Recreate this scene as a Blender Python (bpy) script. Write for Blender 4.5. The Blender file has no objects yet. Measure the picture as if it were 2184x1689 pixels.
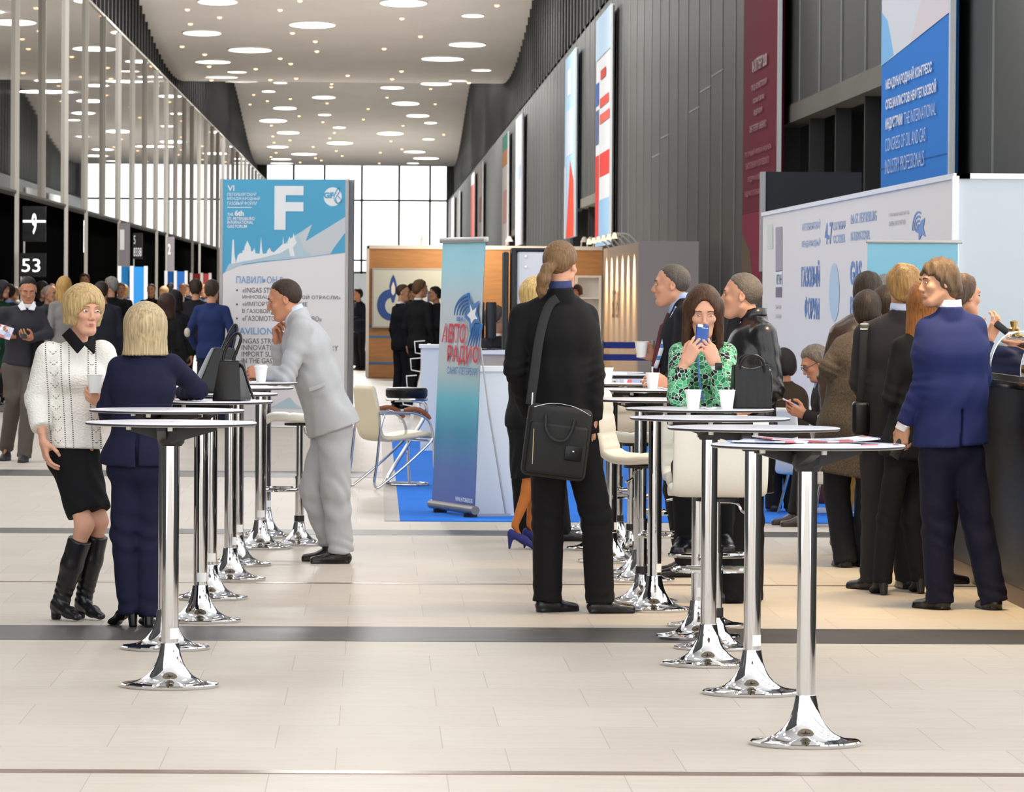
import bpy, bmesh, math, random
import numpy as np
from mathutils import Vector, Matrix

random.seed(7)
PI = math.pi
SC = bpy.context.scene
COL = SC.collection

# ------------------------------------------------------------------ camera
FPX, IW, IH = 10000.0, 2184.0, 1689.0
EYE = 1.645
_v = np.array([802 - IW / 2, IH / 2 - 622, -FPX]); _v /= np.linalg.norm(_v)
_u = np.array([0.007, 1.0, 0.0]); _u[2] = -(_u[0] * _v[0] + _u[1] * _v[1]) / _v[2]; _u /= np.linalg.norm(_u)
_x = np.cross(_v, _u)
CW = np.array([_x, _v, _u])            # rows: world x, y, z axes seen from the camera
cam_d = bpy.data.cameras.new('camera')
cam = bpy.data.objects.new('camera', cam_d); COL.objects.link(cam)
mw = Matrix.Identity(4)
for i in range(3):
    for j in range(3):
        mw[i][j] = CW[i][j]
mw[2][3] = EYE
cam.matrix_world = mw
cam_d.sensor_width = 36.0
cam_d.lens = FPX / IW * 36.0
cam_d.clip_end = 2000
cam_d.dof.use_dof = True
cam_d.dof.focus_distance = 22.0
cam_d.dof.aperture_fstop = 20.0
SC.camera = cam


def ray(px, py):
    return CW @ np.array([px - IW / 2, IH / 2 - py, -FPX])


def at(px, py, Y):
    """the point of the place seen at a pixel, at hall depth Y"""
    d = ray(px, py)
    return np.array([0, 0, EYE]) + d * (Y / d[1])


def onfloor(px, py):
    d = ray(px, py)
    return d * (-EYE / d[2]) + np.array([0, 0, EYE])


def onx(px, py, X):
    d = ray(px, py)
    return d * (X / d[0]) + np.array([0, 0, EYE])


# ------------------------------------------------------------------ world, exposure
W = bpy.data.worlds.new('sky'); SC.world = W; W.use_nodes = True
_bg = W.node_tree.nodes['Background']
_bg.inputs[0].default_value = (0.97, 0.985, 1.0, 1); _bg.inputs[1].default_value = 2.5
SC.view_settings.view_transform = 'Standard'
SC.view_settings.look = 'None'
SC.view_settings.gamma = 1
SC.view_settings.use_curve_mapping = False
SC.view_settings.exposure = 0.0
SC.cycles.max_bounces = 7
SC.cycles.diffuse_bounces = 4
SC.cycles.glossy_bounces = 4
SC.cycles.transmission_bounces = 4
SC.cycles.sample_clamp_indirect = 6.0
SC.cycles.caustics_reflective = False
SC.cycles.caustics_refractive = False

PERIOD, LOWY, HM, HA = 154.0, 222.0, 14.0, 2.2


def ceil_h(y):
    return HM - HA * math.cos(2 * PI * (y - LOWY) / PERIOD)


def area_light(name, loc, size, power, color=(1, 1, 1), rot=(0, 0, 0), shape='DISK', spread=PI):
    l = bpy.data.lights.new(name, 'AREA'); l.shape = shape; l.size = size; l.energy = power; l.color = color
    l.spread = spread
    o = bpy.data.objects.new(name, l); o.location = loc; o.rotation_euler = rot; COL.objects.link(o)
    return o


# lamps of the ceiling over and behind the viewer
_n = 0
for yy in (-2, 9, 20, 31, 42, 54, 68, 84):
    for xx in (-6.4, -2.4, 2.0):
        xo = xx + (1.2 if (_n // 3) % 2 else 0)
        area_light('ceiling_lamp_light', (xo, yy, ceil_h(yy) - 0.35), 2.6, 10 if yy < 26 else 95, (1.0, 0.985, 0.96))
        _n += 1
for yy in (105, 130, 160, 190, 235, 270, 310, 350):
    area_light('ceiling_lamp_light', (-1.5, yy, ceil_h(yy) - 0.6), 2.6, 5000, (1.0, 0.98, 0.96))

# ------------------------------------------------------------------ materials


def C(h):
    h = h.lstrip('#')
    r = []
    for i in (0, 2, 4):
        c = int(h[i:i + 2], 16) / 255
        r.append(c / 12.92 if c <= 0.04045 else ((c + 0.055) / 1.055) ** 2.4)
    return (r[0], r[1], r[2], 1.0)


_M = {}


def mat(name, col, rough=0.5, metal=0.0, spec=0.5, bump=None, var=None, stretch=None, emit=None, sheen=0.0, coat=0.0, trans=0.0, alpha=1.0):
    """procedural principled material; bump=(scale,strength), var=(scale,amount), stretch=xyz scale of the texture space"""
    if name in _M:
        return _M[name]
    m = bpy.data.materials.new(name); m.use_nodes = True
    nt = m.node_tree; b = nt.nodes['Principled BSDF']
    c = C(col) if isinstance(col, str) else col
    b.inputs['Base Color'].default_value = c
    b.inputs['Roughness'].default_value = rough
    b.inputs['Metallic'].default_value = metal
    b.inputs['Specular IOR Level'].default_value = spec
    if sheen:
        b.inputs['Sheen Weight'].default_value = sheen
    if coat:
        b.inputs['Coat Weight'].default_value = coat; b.inputs['Coat Roughness'].default_value = 0.08
    if trans:
        b.inputs['Transmission Weight'].default_value = trans
    if alpha < 1:
        b.inputs['Alpha'].default_value = alpha
    if emit:
        b.inputs['Emission Color'].default_value = C(emit[0]) if isinstance(emit[0], str) else emit[0]
        b.inputs['Emission Strength'].default_value = emit[1]
    if bump or var:
        tc = nt.nodes.new('ShaderNodeTexCoord'); mp = nt.nodes.new('ShaderNodeMapping')
        nt.links.new(tc.outputs['Object'], mp.inputs[0])
        if stretch:
            mp.inputs['Scale'].default_value = stretch
    if var:
        n = nt.nodes.new('ShaderNodeTexNoise'); n.inputs['Scale'].default_value = var[0]; n.inputs['Detail'].default_value = 4
        nt.links.new(mp.outputs[0], n.inputs['Vector'])
        mr = nt.nodes.new('ShaderNodeMapRange'); mr.inputs[1].default_value = 0.3; mr.inputs[2].default_value = 0.7
        mr.inputs[3].default_value = 1 - var[1]; mr.inputs[4].default_value = 1 + var[1]
        nt.links.new(n.outputs[0], mr.inputs[0])
        mx = nt.nodes.new('ShaderNodeVectorMath'); mx.operation = 'SCALE'
        mx.inputs[0].default_value = c[:3]
        nt.links.new(mr.outputs[0], mx.inputs['Scale']); nt.links.new(mx.outputs[0], b.inputs['Base Color'])
    if bump:
        n = nt.nodes.new('ShaderNodeTexNoise'); n.inputs['Scale'].default_value = bump[0]; n.inputs['Detail'].default_value = 3
        nt.links.new(mp.outputs[0], n.inputs['Vector'])
        bp = nt.nodes.new('ShaderNodeBump'); bp.inputs['Strength'].default_value = bump[1]; bp.inputs['Distance'].default_value = 0.01
        nt.links.new(n.outputs[0], bp.inputs['Height']); nt.links.new(bp.outputs[0], b.inputs['Normal'])
    _M[name] = m
    return m


class NT:
    """small node helper"""
    def __init__(s, m):
        s.m = m; s.nt = m.node_tree; s.b = s.nt.nodes['Principled BSDF']

    def n(s, t, **kw):
        x = s.nt.nodes.new(t)
        for k, v in kw.items():
            setattr(x, k, v)
        return x

    def put(s, sock, v):
        if hasattr(v, 'links') or hasattr(v, 'is_linked'):
            s.nt.links.new(v, sock)
        else:
            sock.default_value = v

    def math(s, op, a, b=0.0):
        x = s.n('ShaderNodeMath', operation=op); s.put(x.inputs[0], a); s.put(x.inputs[1], b)
        return x.outputs[0]

    def mix(s, f, a, b):
        x = s.n('ShaderNodeMix', data_type='RGBA'); s.put(x.inputs[0], f); s.put(x.inputs[6], a); s.put(x.inputs[7], b)
        return x.outputs[2]

    def obj(s):
        tc = s.n('ShaderNodeTexCoord'); sp = s.n('ShaderNodeSeparateXYZ'); s.nt.links.new(tc.outputs['Object'], sp.inputs[0])
        return tc.outputs['Object'], sp.outputs


# ------------------------------------------------------------------ objects


def tag(o, label=None, cat=None, group=None, kind=None):
    if label: o['label'] = label
    if cat: o['category'] = cat
    if group: o['group'] = group
    if kind: o['kind'] = kind
    return o


def thing(name, label, cat, loc=(0, 0, 0), rotz=0.0, group=None):
    o = bpy.data.objects.new(name, None); COL.objects.link(o)
    o.location = tuple(float(c) for c in loc); o.rotation_euler = (0, 0, rotz)
    o.empty_display_size = 0.2
    return tag(o, label, cat, group)


def link_mesh(name, me, mats, parent=None, loc=None, rotz=None):
    for m in (mats if isinstance(mats, (list, tuple)) else [mats]):
        me.materials.append(m)
    o = bpy.data.objects.new(name, me); COL.objects.link(o)
    if parent is not None: o.parent = parent
    if loc is not None: o.location = tuple(float(c) for c in loc)
    if rotz is not None: o.rotation_euler = (0, 0, rotz)
    return o


def mesh_arrays(name, V, F, smooth=True):
    """V (n,3), F (m,k) all faces alike"""
    me = bpy.data.meshes.new(name)
    V = np.asarray(V, dtype=np.float32); F = np.asarray(F, dtype=np.int32)
    me.vertices.add(len(V)); me.vertices.foreach_set('co', V.ravel())
    k = F.shape[1]
    me.loops.add(F.size); me.loops.foreach_set('vertex_index', F.ravel())
    me.polygons.add(len(F))
    me.polygons.foreach_set('loop_start', np.arange(0, F.size, k, dtype=np.int32))
    me.polygons.foreach_set('loop_total', np.full(len(F), k, dtype=np.int32))
    me.update(calc_edges=True)
    me.polygons.foreach_set('use_smooth', np.full(len(F), smooth, dtype=bool))
    me.validate()
    return me


class MB:
    """collects shapes and links them as ONE mesh object"""
    def __init__(s):
        s.v = []; s.f = []; s.mi = []; s.m = 0; s.T = None

    def raw(s, V, F, T=None):
        b = len(s.v)
        for p in V:
            s.v.append(tuple(p))
        for f in F:
            s.f.append([i + b for i in f]); s.mi.append(s.m)
        return s

    def box(s, x0, x1, y0, y1, z0, z1):
        V = [(x0, y0, z0), (x1, y0, z0), (x1, y1, z0), (x0, y1, z0), (x0, y0, z1), (x1, y0, z1), (x1, y1, z1), (x0, y1, z1)]
        return s.raw(V, [(3, 2, 1, 0), (4, 5, 6, 7), (0, 1, 5, 4), (1, 2, 6, 5), (2, 3, 7, 6), (3, 0, 4, 7)])

    def rbox(s, x0, x1, y0, y1, z0, z1, r=0.01, seg=2, fn=None):
        bm = bmesh.new(); bmesh.ops.create_cube(bm, size=1)
        for v in bm.verts:
            v.co = Vector(((x0 + x1) / 2 + v.co.x * (x1 - x0), (y0 + y1) / 2 + v.co.y * (y1 - y0), (z0 + z1) / 2 + v.co.z * (z1 - z0)))
        bmesh.ops.bevel(bm, geom=bm.edges[:], offset=r, segments=seg, affect='EDGES', profile=0.5)
        V = [tuple(v.co) for v in bm.verts]
        if fn: V = [fn(p) for p in V]
        s.raw(V, [[v.index for v in f.verts] for f in bm.faces]); bm.free()
        return s

    def quad(s, a, b, c, d):
        return s.raw([a, b, c, d], [(0, 1, 2, 3)])

    def lathe(s, prof, n=48, c=(0, 0, 0), cap=True):
        V = []; F = []
        for (r, z) in prof:
            for i in range(n):
                a = 2 * PI * i / n
                V.append((c[0] + r * math.cos(a), c[1] + r * math.sin(a), c[2] + z))
        for j in range(len(prof) - 1):
            for i in range(n):
                F.append((j * n + i, j * n + (i + 1) % n, (j + 1) * n + (i + 1) % n, (j + 1) * n + i))
        if cap:
            F.append([i for i in range(n)][::-1]); F.append([(len(prof) - 1) * n + i for i in range(n)])
        return s.raw(V, F)

    def tube(s, path, r, n=10, closed=False, flat=1.0):
        P = [Vector(p) for p in path]; R = r if isinstance(r, (list, tuple)) else [r] * len(P)
        N = len(P); V = []; F = []
        up = None
        for i in range(N):
            if closed:
                t = (P[(i + 1) % N] - P[i - 1]).normalized()
            else:
                t = (P[min(i + 1, N - 1)] - P[max(i - 1, 0)]).normalized()
            if up is None:
                up = Vector((0, 0, 1)) if abs(t.z) < 0.9 else Vector((1, 0, 0))
            a = (up - t * up.dot(t)).normalized(); b = t.cross(a); up = a
            for k in range(n):
                th = 2 * PI * k / n
                V.append(tuple(P[i] + (a * math.cos(th) + b * math.sin(th) * flat) * R[i]))
        M_ = N if closed else N - 1
        for i in range(M_):
            for k in range(n):
                j = (i + 1) % N
                F.append((i * n + k, i * n + (k + 1) % n, j * n + (k + 1) % n, j * n + k))
        if not closed:
            F.append([k for k in range(n)][::-1]); F.append([(N - 1) * n + k for k in range(n)])
        return s.raw(V, F)

    def prism(s, pts, O, U, Vv, t):
        """polygon pts (u,v) on origin O with axes U, Vv, extruded by t along U x V"""
        O = Vector(O); U = Vector(U); Vv = Vector(Vv); Nn = U.cross(Vv).normalized()
        n = len(pts); V = [tuple(O + U * p[0] + Vv * p[1]) for p in pts] + [tuple(O + U * p[0] + Vv * p[1] + Nn * t) for p in pts]
        F = [list(range(n))[::-1], [n + i for i in range(n)]] + [(i, (i + 1) % n, n + (i + 1) % n, n + i) for i in range(n)]
        return s.raw(V, F)

    def build(s, name, mats, parent=None, loc=None, rotz=None, smooth=True, ang=35):
        me = bpy.data.meshes.new(name)
        me.from_pydata(s.v, [], s.f)
        me.polygons.foreach_set('material_index', s.mi)
        if smooth:
            me.polygons.foreach_set('use_smooth', [True] * len(s.f))
            me.update()
            me.set_sharp_from_angle(angle=math.radians(ang))
        me.update()
        return link_mesh(name, me, mats, parent, loc, rotz)


def bez(pts, n=8):
    """smooth path through points (Catmull-Rom)"""
    P = [Vector(p) for p in pts]; out = []
    for i in range(len(P) - 1):
        p0 = P[max(i - 1, 0)]; p1 = P[i]; p2 = P[i + 1]; p3 = P[min(i + 2, len(P) - 1)]
        for k in range(n):
            t = k / n
            out.append(0.5 * ((2 * p1) + (p2 - p0) * t + (2 * p0 - 5 * p1 + 4 * p2 - p3) * t * t + (3 * p1 - p0 - 3 * p2 + p3) * t ** 3))
    out.append(P[-1])
    return [tuple(p) for p in out]


def copy_tree(o, parent=None):
    c = o.copy(); COL.objects.link(c)
    if parent is not None: c.parent = parent
    for ch in list(o.children):
        copy_tree(ch, c)
    return c


def text(body, m, O, U, V, w=None, h=None, parent=None, name='lettering', weight=0.0, align='L', depth=0.002, sp=1.0, shear=0.0, line=1.0):
    """lettering as a mesh, its box fitted to w x h from corner O (lower left) along U and V"""
    cu = bpy.data.curves.new(name, 'FONT'); cu.body = body; cu.size = 1.0; cu.offset = weight; cu.space_character = sp
    cu.space_line = line; cu.shear = shear; cu.resolution_u = 3
    cu.align_x = {'L': 'LEFT', 'C': 'CENTER', 'R': 'RIGHT'}[align]
    to = bpy.data.objects.new('text_tmp', cu); COL.objects.link(to)
    dg = bpy.context.evaluated_depsgraph_get(); dg.update()
    me = bpy.data.meshes.new_from_object(to.evaluated_get(dg))
    bpy.data.objects.remove(to); bpy.data.curves.remove(cu)
    n = len(me.vertices)
    if n == 0:
        return None
    co = np.empty(n * 3, dtype=np.float32); me.vertices.foreach_get('co', co); co = co.reshape(-1, 3)
    lo = co.min(0); hi = co.max(0); ext = np.maximum(hi - lo, 1e-6)
    sx = (w / ext[0]) if w else (h / ext[1]); sy = (h / ext[1]) if h else sx
    O = np.array(O, float); U = np.array(U, float); V = np.array(V, float)
    N = np.cross(U, V); N /= np.linalg.norm(N)
    q = O + np.outer((co[:, 0] - lo[0]) * sx, U) + np.outer((co[:, 1] - lo[1]) * sy, V) + N * depth
    me.vertices.foreach_set('co', q.astype(np.float32).ravel()); me.update()
    me.materials.clear()
    return link_mesh(name, me, m, parent)
# ------------------------------------------------------------------ the hall
XL, XR, YEND = -9.0, 5.8, 380.0
m_floor = mat('floor_tile', '#dcd4c8', rough=0.5, spec=0.1)
t = NT(m_floor)
co, xyz = t.obj()
br = t.n('ShaderNodeTexBrick', offset=0.37, offset_frequency=2, squash=1.0)
mp = t.n('ShaderNodeMapping'); t.nt.links.new(co, mp.inputs[0]); mp.inputs['Location'].default_value = (0.13, -22.04 + 0.8586 * 40, 0)
t.nt.links.new(mp.outputs[0], br.inputs['Vector'])
br.inputs['Color1'].default_value = C('#cac1b5'); br.inputs['Color2'].default_value = C('#c3b9ad'); br.inputs['Mortar'].default_value = C('#a89f94')
br.inputs['Scale'].default_value = 1.0; br.inputs['Mortar Size'].default_value = 0.0022; br.inputs['Mortar Smooth'].default_value = 0.3
br.inputs['Brick Width'].default_value = 0.605; br.inputs['Row Height'].default_value = 0.8586; br.inputs['Bias'].default_value = 0.0
ns = t.n('ShaderNodeTexNoise'); mp2 = t.n('ShaderNodeMapping'); t.nt.links.new(co, mp2.inputs[0]); mp2.inputs['Scale'].default_value = (1.2, 6.0, 1)
t.nt.links.new(mp2.outputs[0], ns.inputs['Vector']); ns.inputs['Scale'].default_value = 2.5; ns.inputs['Detail'].default_value = 5
f = t.n('ShaderNodeMapRange'); f.inputs[1].default_value = 0.35; f.inputs[2].default_value = 0.65; f.inputs[3].default_value = 0.0; f.inputs[4].default_value = 0.35
t.nt.links.new(ns.outputs[0], f.inputs[0])
t.nt.links.new(t.mix(f.outputs[0], br.outputs['Color'], C('#b9ab9c')), t.b.inputs['Base Color'])
bp = t.n('ShaderNodeBump'); bp.inputs['Strength'].default_value = 0.05; bp.inputs['Distance'].default_value = 0.004
t.nt.links.new(ns.outputs[0], bp.inputs['Height']); t.nt.links.new(bp.outputs[0], t.b.inputs['Normal'])

m_band = mat('floor_band', '#4a4644', rough=0.45, spec=.25, var=(3, .12))
m_brass = mat('floor_profile', '#8d7768', rough=0.35, metal=0.8)
m_ceil = mat('ceiling_white', '#eeeeee', rough=0.8, var=(.3, .03))
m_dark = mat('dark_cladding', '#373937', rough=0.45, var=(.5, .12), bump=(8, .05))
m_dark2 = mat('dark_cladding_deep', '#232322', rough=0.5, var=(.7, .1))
m_seam = mat('seam_profile', '#8f9490', rough=0.35, metal=0.5)
m_mull = mat('mullion_grey', '#b5b1a8', rough=0.5)
m_glassw = mat('mirror_glazing', '#2a2a28', rough=0.012, spec=0.5)
m_glassw.node_tree.nodes['Principled BSDF'].inputs['IOR'].default_value = 1.75
m_black = mat('black_glass', '#060606', rough=0.7, spec=0.0)
m_lintel = mat('lintel_grey', '#6a675f', rough=0.6, var=(.8, .1))
m_white = mat('white_panel', '#e6e6e6', rough=0.45)
m_wframe = mat('window_frame', '#4c5a3c', rough=0.5)
m_pane = mat('window_pane', '#ffffff', rough=0.0, trans=1.0)
m_pane.node_tree.nodes['Principled BSDF'].inputs['IOR'].default_value = 1.02

fl = MB().box(-11, 8, -8, YEND + 4, -0.3, 0).build('floor', m_floor, smooth=False); tag(fl, kind='structure')


def band(name, y0, y1, m, h=0.0015):
    d0 = onfloor(600, y1)[1]; d1 = onfloor(600, y0)[1]
    tag(MB().box(-9.0, 5.8, d0, d1, 0, h).build(name, m, smooth=False), kind='structure')


for i, (a, b) in enumerate([(1336, 1367), (1129, 1140), (1005, 1018), (862, 883), (800, 806), (757, 760)]):
    band('trim_%d' % (i + 1), a, b, m_band)
band('trim_7', 1644, 1650.5, m_brass, 0.003)
band('trim_8', 1242.6, 1244.2, m_brass, 0.002)

# ceiling: long waves
cm = MB()
ys = np.arange(-8, YEND + 5, 2.0)
for i in range(len(ys) - 1):
    a, b = ys[i], ys[i + 1]; ha, hb = ceil_h(a), ceil_h(b)
    cm.raw([(-9.95, a, ha), (6.55, a, ha), (6.55, b, hb), (-9.95, b, hb)], [(0, 1, 2, 3)])
    cm.raw([(-9.95, a, ha + .3), (6.55, a, ha + .3), (6.55, b, hb + .3), (-9.95, b, hb + .3)], [(3, 2, 1, 0)])
me = None
ce = cm.build('ceiling', m_ceil)
bm = bmesh.new(); bm.from_mesh(ce.data); bmesh.ops.remove_doubles(bm, verts=bm.verts, dist=0.0005); bm.to_mesh(ce.data); bm.free()
ce.data.polygons.foreach_set('use_smooth', [True] * len(ce.data.polygons))
tag(ce, kind='structure')

# left wall: mirror glazing above black glass fronts
GZ0, GZ1 = 4.1, 10.6
tag(MB().box(XL - .1, XL, 64, YEND, GZ0, GZ1).build('wall_left', m_glassw, smooth=False), kind='structure')
tag(MB().box(XL - .5, XL - .35, 64, YEND, 0, GZ0).build('wall_left_lower', m_black, smooth=False), kind='structure')
tag(MB().box(XL - .5, XL + .05, 64, YEND, GZ0 - .06, GZ0).build('trim_9', m_dark2, smooth=False), kind='structure')
tag(MB().box(-10.0, XL + .04, 64, YEND, GZ1, GZ1 + .08).build('trim_10', m_mull, smooth=False), kind='structure')
up = MB(); up.box(-10.0, -9.95, 64, YEND + 2, GZ1, 17)
y = 60.0
while y < YEND:
    up.box(-9.96, -9.62, y, y + .35, GZ1 + .08, ceil_h(y) + .05); y += 2.4
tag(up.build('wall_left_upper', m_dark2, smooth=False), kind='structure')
# mullion fins; every so often one comes down to the floor
full = {0, 2, 3, 5, 8, 9, 12, 13, 16, 19, 22}
for n in range(-5, 29):
    d = 117 + 9.3 * n
    o = MB().box(XL, XL + .105, d, d + .07, 0.0 if n in full else GZ0, GZ1).build('trim_%d' % (20 + n + 6), m_mull, smooth=False)
    tag(o, kind='structure')

# right wall: dark cladding with pale seams and openings under a lintel
LZ = 4.3
openings = [(53.0, 67.5), (122.5, 138.5), (192, 206)]
rw = MB()
segs = []
y0 = 41.5
for a, b in openings:
    segs.append((y0, a)); rw.box(XR, XR + .3, a, b, LZ, 9.1); y0 = b
segs.append((y0, YEND))
for a, b in segs:
    rw.box(XR, XR + .3, a, b, 0, 9.1)
rw.m = 1
y = 75.9 - 2.9 * 11
while y < YEND:
    low = 0 if not any(a < y < b for a, b in openings) else LZ
    rw.box(XR - .014, XR, y, y + .06, low, 9.1); y += 2.9
for k, (yy, zz) in enumerate([(78.5, 3.9), (81.4, 3.75), (84.3, 3.5), (96, 3.0), (93, 3.3)]):
    rw.box(XR - .008, XR, yy, yy + 2.8, zz + 1.5, zz + 1.53)
tag(rw.build('wall_right', [m_dark, m_seam], smooth=False), kind='structure')
ur = MB(); ur.box(6.5, 6.6, 41.5, YEND + 2, 9.0, 17); ur.box(XR, 6.6, 41.5, YEND, 9.0, 9.1)
y = 60.0
while y < YEND:
    ur.box(6.22, 6.51, y, y + .3, 9.1, ceil_h(y) + .05); y += 2.4
tag(ur.build('wall_right_upper', m_dark, smooth=False), kind='structure')
for i, (a, b) in enumerate(openings):
    q = MB(); q.box(XR - .02, XR + .3, a, b, LZ - .25, LZ); tag(q.build('trim_%d' % (11 + i), m_lintel, smooth=False), kind='structure')
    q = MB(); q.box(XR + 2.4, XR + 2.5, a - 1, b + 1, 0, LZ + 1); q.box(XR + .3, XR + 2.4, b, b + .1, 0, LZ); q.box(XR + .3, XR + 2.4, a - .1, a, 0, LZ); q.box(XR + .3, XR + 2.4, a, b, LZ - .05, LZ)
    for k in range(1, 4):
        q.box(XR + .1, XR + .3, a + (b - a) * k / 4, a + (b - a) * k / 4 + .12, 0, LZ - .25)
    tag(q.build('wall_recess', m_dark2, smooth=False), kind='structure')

# end window
ew = MB()
vx = sorted((onx_ - 0) for onx_ in [at(p, 450, YEND)[0] for p in (566, 626, 692, 771.5, 851, 917, 954)])
zs = [at(750, p, YEND)[2] for p in (427, 555, 585)] + [12.2, 3.2, 0.2]
for x in vx: ew.box(x - .09, x + .09, YEND - .1, YEND + .1, 0, 13)
for z in zs: ew.box(XL, XR + .7, YEND - .1, YEND + .1, z - .08, z + .08)
w1 = ew.build('window_1', m_wframe, smooth=False); tag(w1, kind='structure')
MB().box(XL - 1, XR + .8, YEND + .02, YEND + .04, 0, 13).build('pane', m_pane, w1, smooth=False)
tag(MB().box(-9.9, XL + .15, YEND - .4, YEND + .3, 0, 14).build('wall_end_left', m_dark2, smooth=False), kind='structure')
tag(MB().box(XR - .1, 6.6, YEND - .4, YEND + .3, 0, 14).build('wall_end_right', m_dark, smooth=False), kind='structure')
tag(MB().box(XL, XR, YEND - 8, YEND - 7.9, 0, 3.05).build('partition_end', mat('pale_partition', '#cfd8de', rough=.4), smooth=False), kind='structure')
# glazed frame of the right side close to the viewer
gw = MB()
for y in range(-8, 44, 4): gw.box(XR, XR + .15, y, y + .12, 0, 12)
for z in (3.2, 6.4, 9.6): gw.box(XR, XR + .15, -8, 41.5, z, z + .1)
gw.box(XR, XR + .15, 12, 41.5, 0, 1.0); gw.box(XR, XR + .15, 36, 41.5, 0, 12)
gl = MB()  # left side openings, added out of view and sized to let in more daylight
for y in range(26, 66, 4): gl.box(XL - .15, XL, y, y + .12, 0, 12)
for z in (3.2, 6.4, 9.6): gl.box(XL - .15, XL, 26, 64, z, z + .1)
gl.box(XL - .15, XL, 15, 33, 0, 14); gl.box(XL - .15, XL, 33, 64, 0, 3.3)
for y in range(-6, 16, 4): gl.box(XL - .15, XL, y, y + .12, 0, 12)
tag(gl.build('added_opening_left', m_dark, smooth=False), kind='structure')
tag(gw.build('window_2', m_dark, smooth=False), kind='structure')

# ------------------------------------------------------------------ ceiling lamps
m_lamp = mat('lamp_diffuser', '#ffffff', emit=((1, .985, .93, 1), 7.0))
m_lring = mat('lamp_rim', '#f3efe4', rough=.4)
m_spot = mat('spot_bulb', '#ffd8a8', emit=((1, .55, .3, 1), 3.2))


def ceil_at(px, py):
    d = ray(px, py); y = 60.0
    while y < YEND:
        if EYE + d[2] / d[1] * y >= ceil_h(y):
            break
        y += 0.1
    return np.array([d[0] / d[1] * y, y, ceil_h(y)])


def ceil_slope(y):
    return math.atan2(ceil_h(y + .5) - ceil_h(y - .5), 1.0)


L4 = [(538, 5, 190), (1450, 10, 228), (1003, 118, 222), (462, 158, 184), (697, 241, 210), (515, 300, 170), (1762, 215, 178),
      (1642, 285, 206), (1790, 73, 100), (1832, 340, 90), (634, 349, 88), (558, 375, 158), (655, 399, 150), (846, 403, 50), (1610, 408, 150),
      (1716, 393, 76), (788, 445, 62), (1395, 428, 114), (1059, 475, 112), (868, 528, 112), (1460, 505, 132), (1063, 560, 60),
      (811, 589, 132), (1520, 565, 110), (1582, 600, 60), (1135, 622, 60), (884, 648, 108), (1385, 652, 128), (1572, 680, 58),
      (833, 717, 104), (1138, 699, 126), (1504, 742, 104), (962, 753, 124), (850, 778, 98), (1560, 774, 124), (853, 798, 110), (1497, 798, 60)]
big0 = None
for (u, v, w) in L4:
    px, py, wpx = 230 + u / 2.299, v / 2.299, w / 2.299
    p = ceil_at(px, py)
    if p[1] > YEND - 2: continue
    R = max(0.45, wpx * p[1] / FPX / 2)
    near = p[1] < 250
    lab = 'round lit lamp disc set in the %s wave of the white ceiling, %s size' % ('nearer' if near else 'farther', 'smaller' if R < .8 else 'full')
    r = thing('ceiling_lamp', lab, 'ceiling lamp', (p[0], p[1], p[2]), 0, 'round ceiling lamps')
    r.rotation_euler = (ceil_slope(p[1]), 0, 0)
    MB().lathe([(R * 1.06, 0.0), (R * 1.06, -.05), (R, -.05), (R, -.01)], 40, cap=False).build('rim', m_lring, r)
    MB().lathe([(R * 1.0, -.02), (R * .9, -.045), (0.01, -.05)], 40, cap=False).build('diffuser', m_lamp, r)
S4 = [(390, 46), (548, 84), (405, 116), (364, 227), (475, 265), (845, 47), (942, 2), (905, 161), (1017, 201), (1025, 250), (845, 285), (897, 311),
      (725, 336), (497, 324), (508, 391), (923, 383), (1355, 238), (1442, 90), (1533, 177), (1908, 25), (1440, 348), (1394, 386), (1176, 369), (1770, 404),
      (715, 464), (782, 494), (697, 511), (895, 484), (1075, 505), (938, 568), (1054, 597), (802, 614), (809, 667), (815, 698), (893, 686), (1111, 650),
      (1253, 584), (1277, 533), (1369, 477), (1583, 435), (1605, 509), (1647, 659), (1447, 615), (1388, 691), (1442, 730), (1336, 747), (1088, 677),
      (1007, 719), (1120, 739), (1149, 763), (1018, 774), (1047, 785), (943, 795), (1331, 799), (825, 748), (800, 768), (1098, 411), (1096, 426), (797, 390)]
sp_me = None
for (u, v) in S4:
    p = ceil_at(230 + u / 2.299, v / 2.299)
    if p[1] > YEND - 2: continue
    r = MB(); 
    if sp_me is None:
        o = MB().lathe([(.095, .02), (.095, -.02), (.075, -.05), (.01, -.07)], 16, cap=False).build('ceiling_spotlight', m_spot, None, p); sp_me = o
    else:
        o = sp_me.copy(); COL.objects.link(o); o.location = p
    tag(o, 'tiny glowing orange spotlight dot in the white wavy ceiling between round lamps', 'spotlight', 'small ceiling spotlights')

# ------------------------------------------------------------------ wall banners (flat hanging boards along the right wall)
m_frame_w = mat('banner_edge', '#d8dde0', rough=.35, metal=.3)


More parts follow.
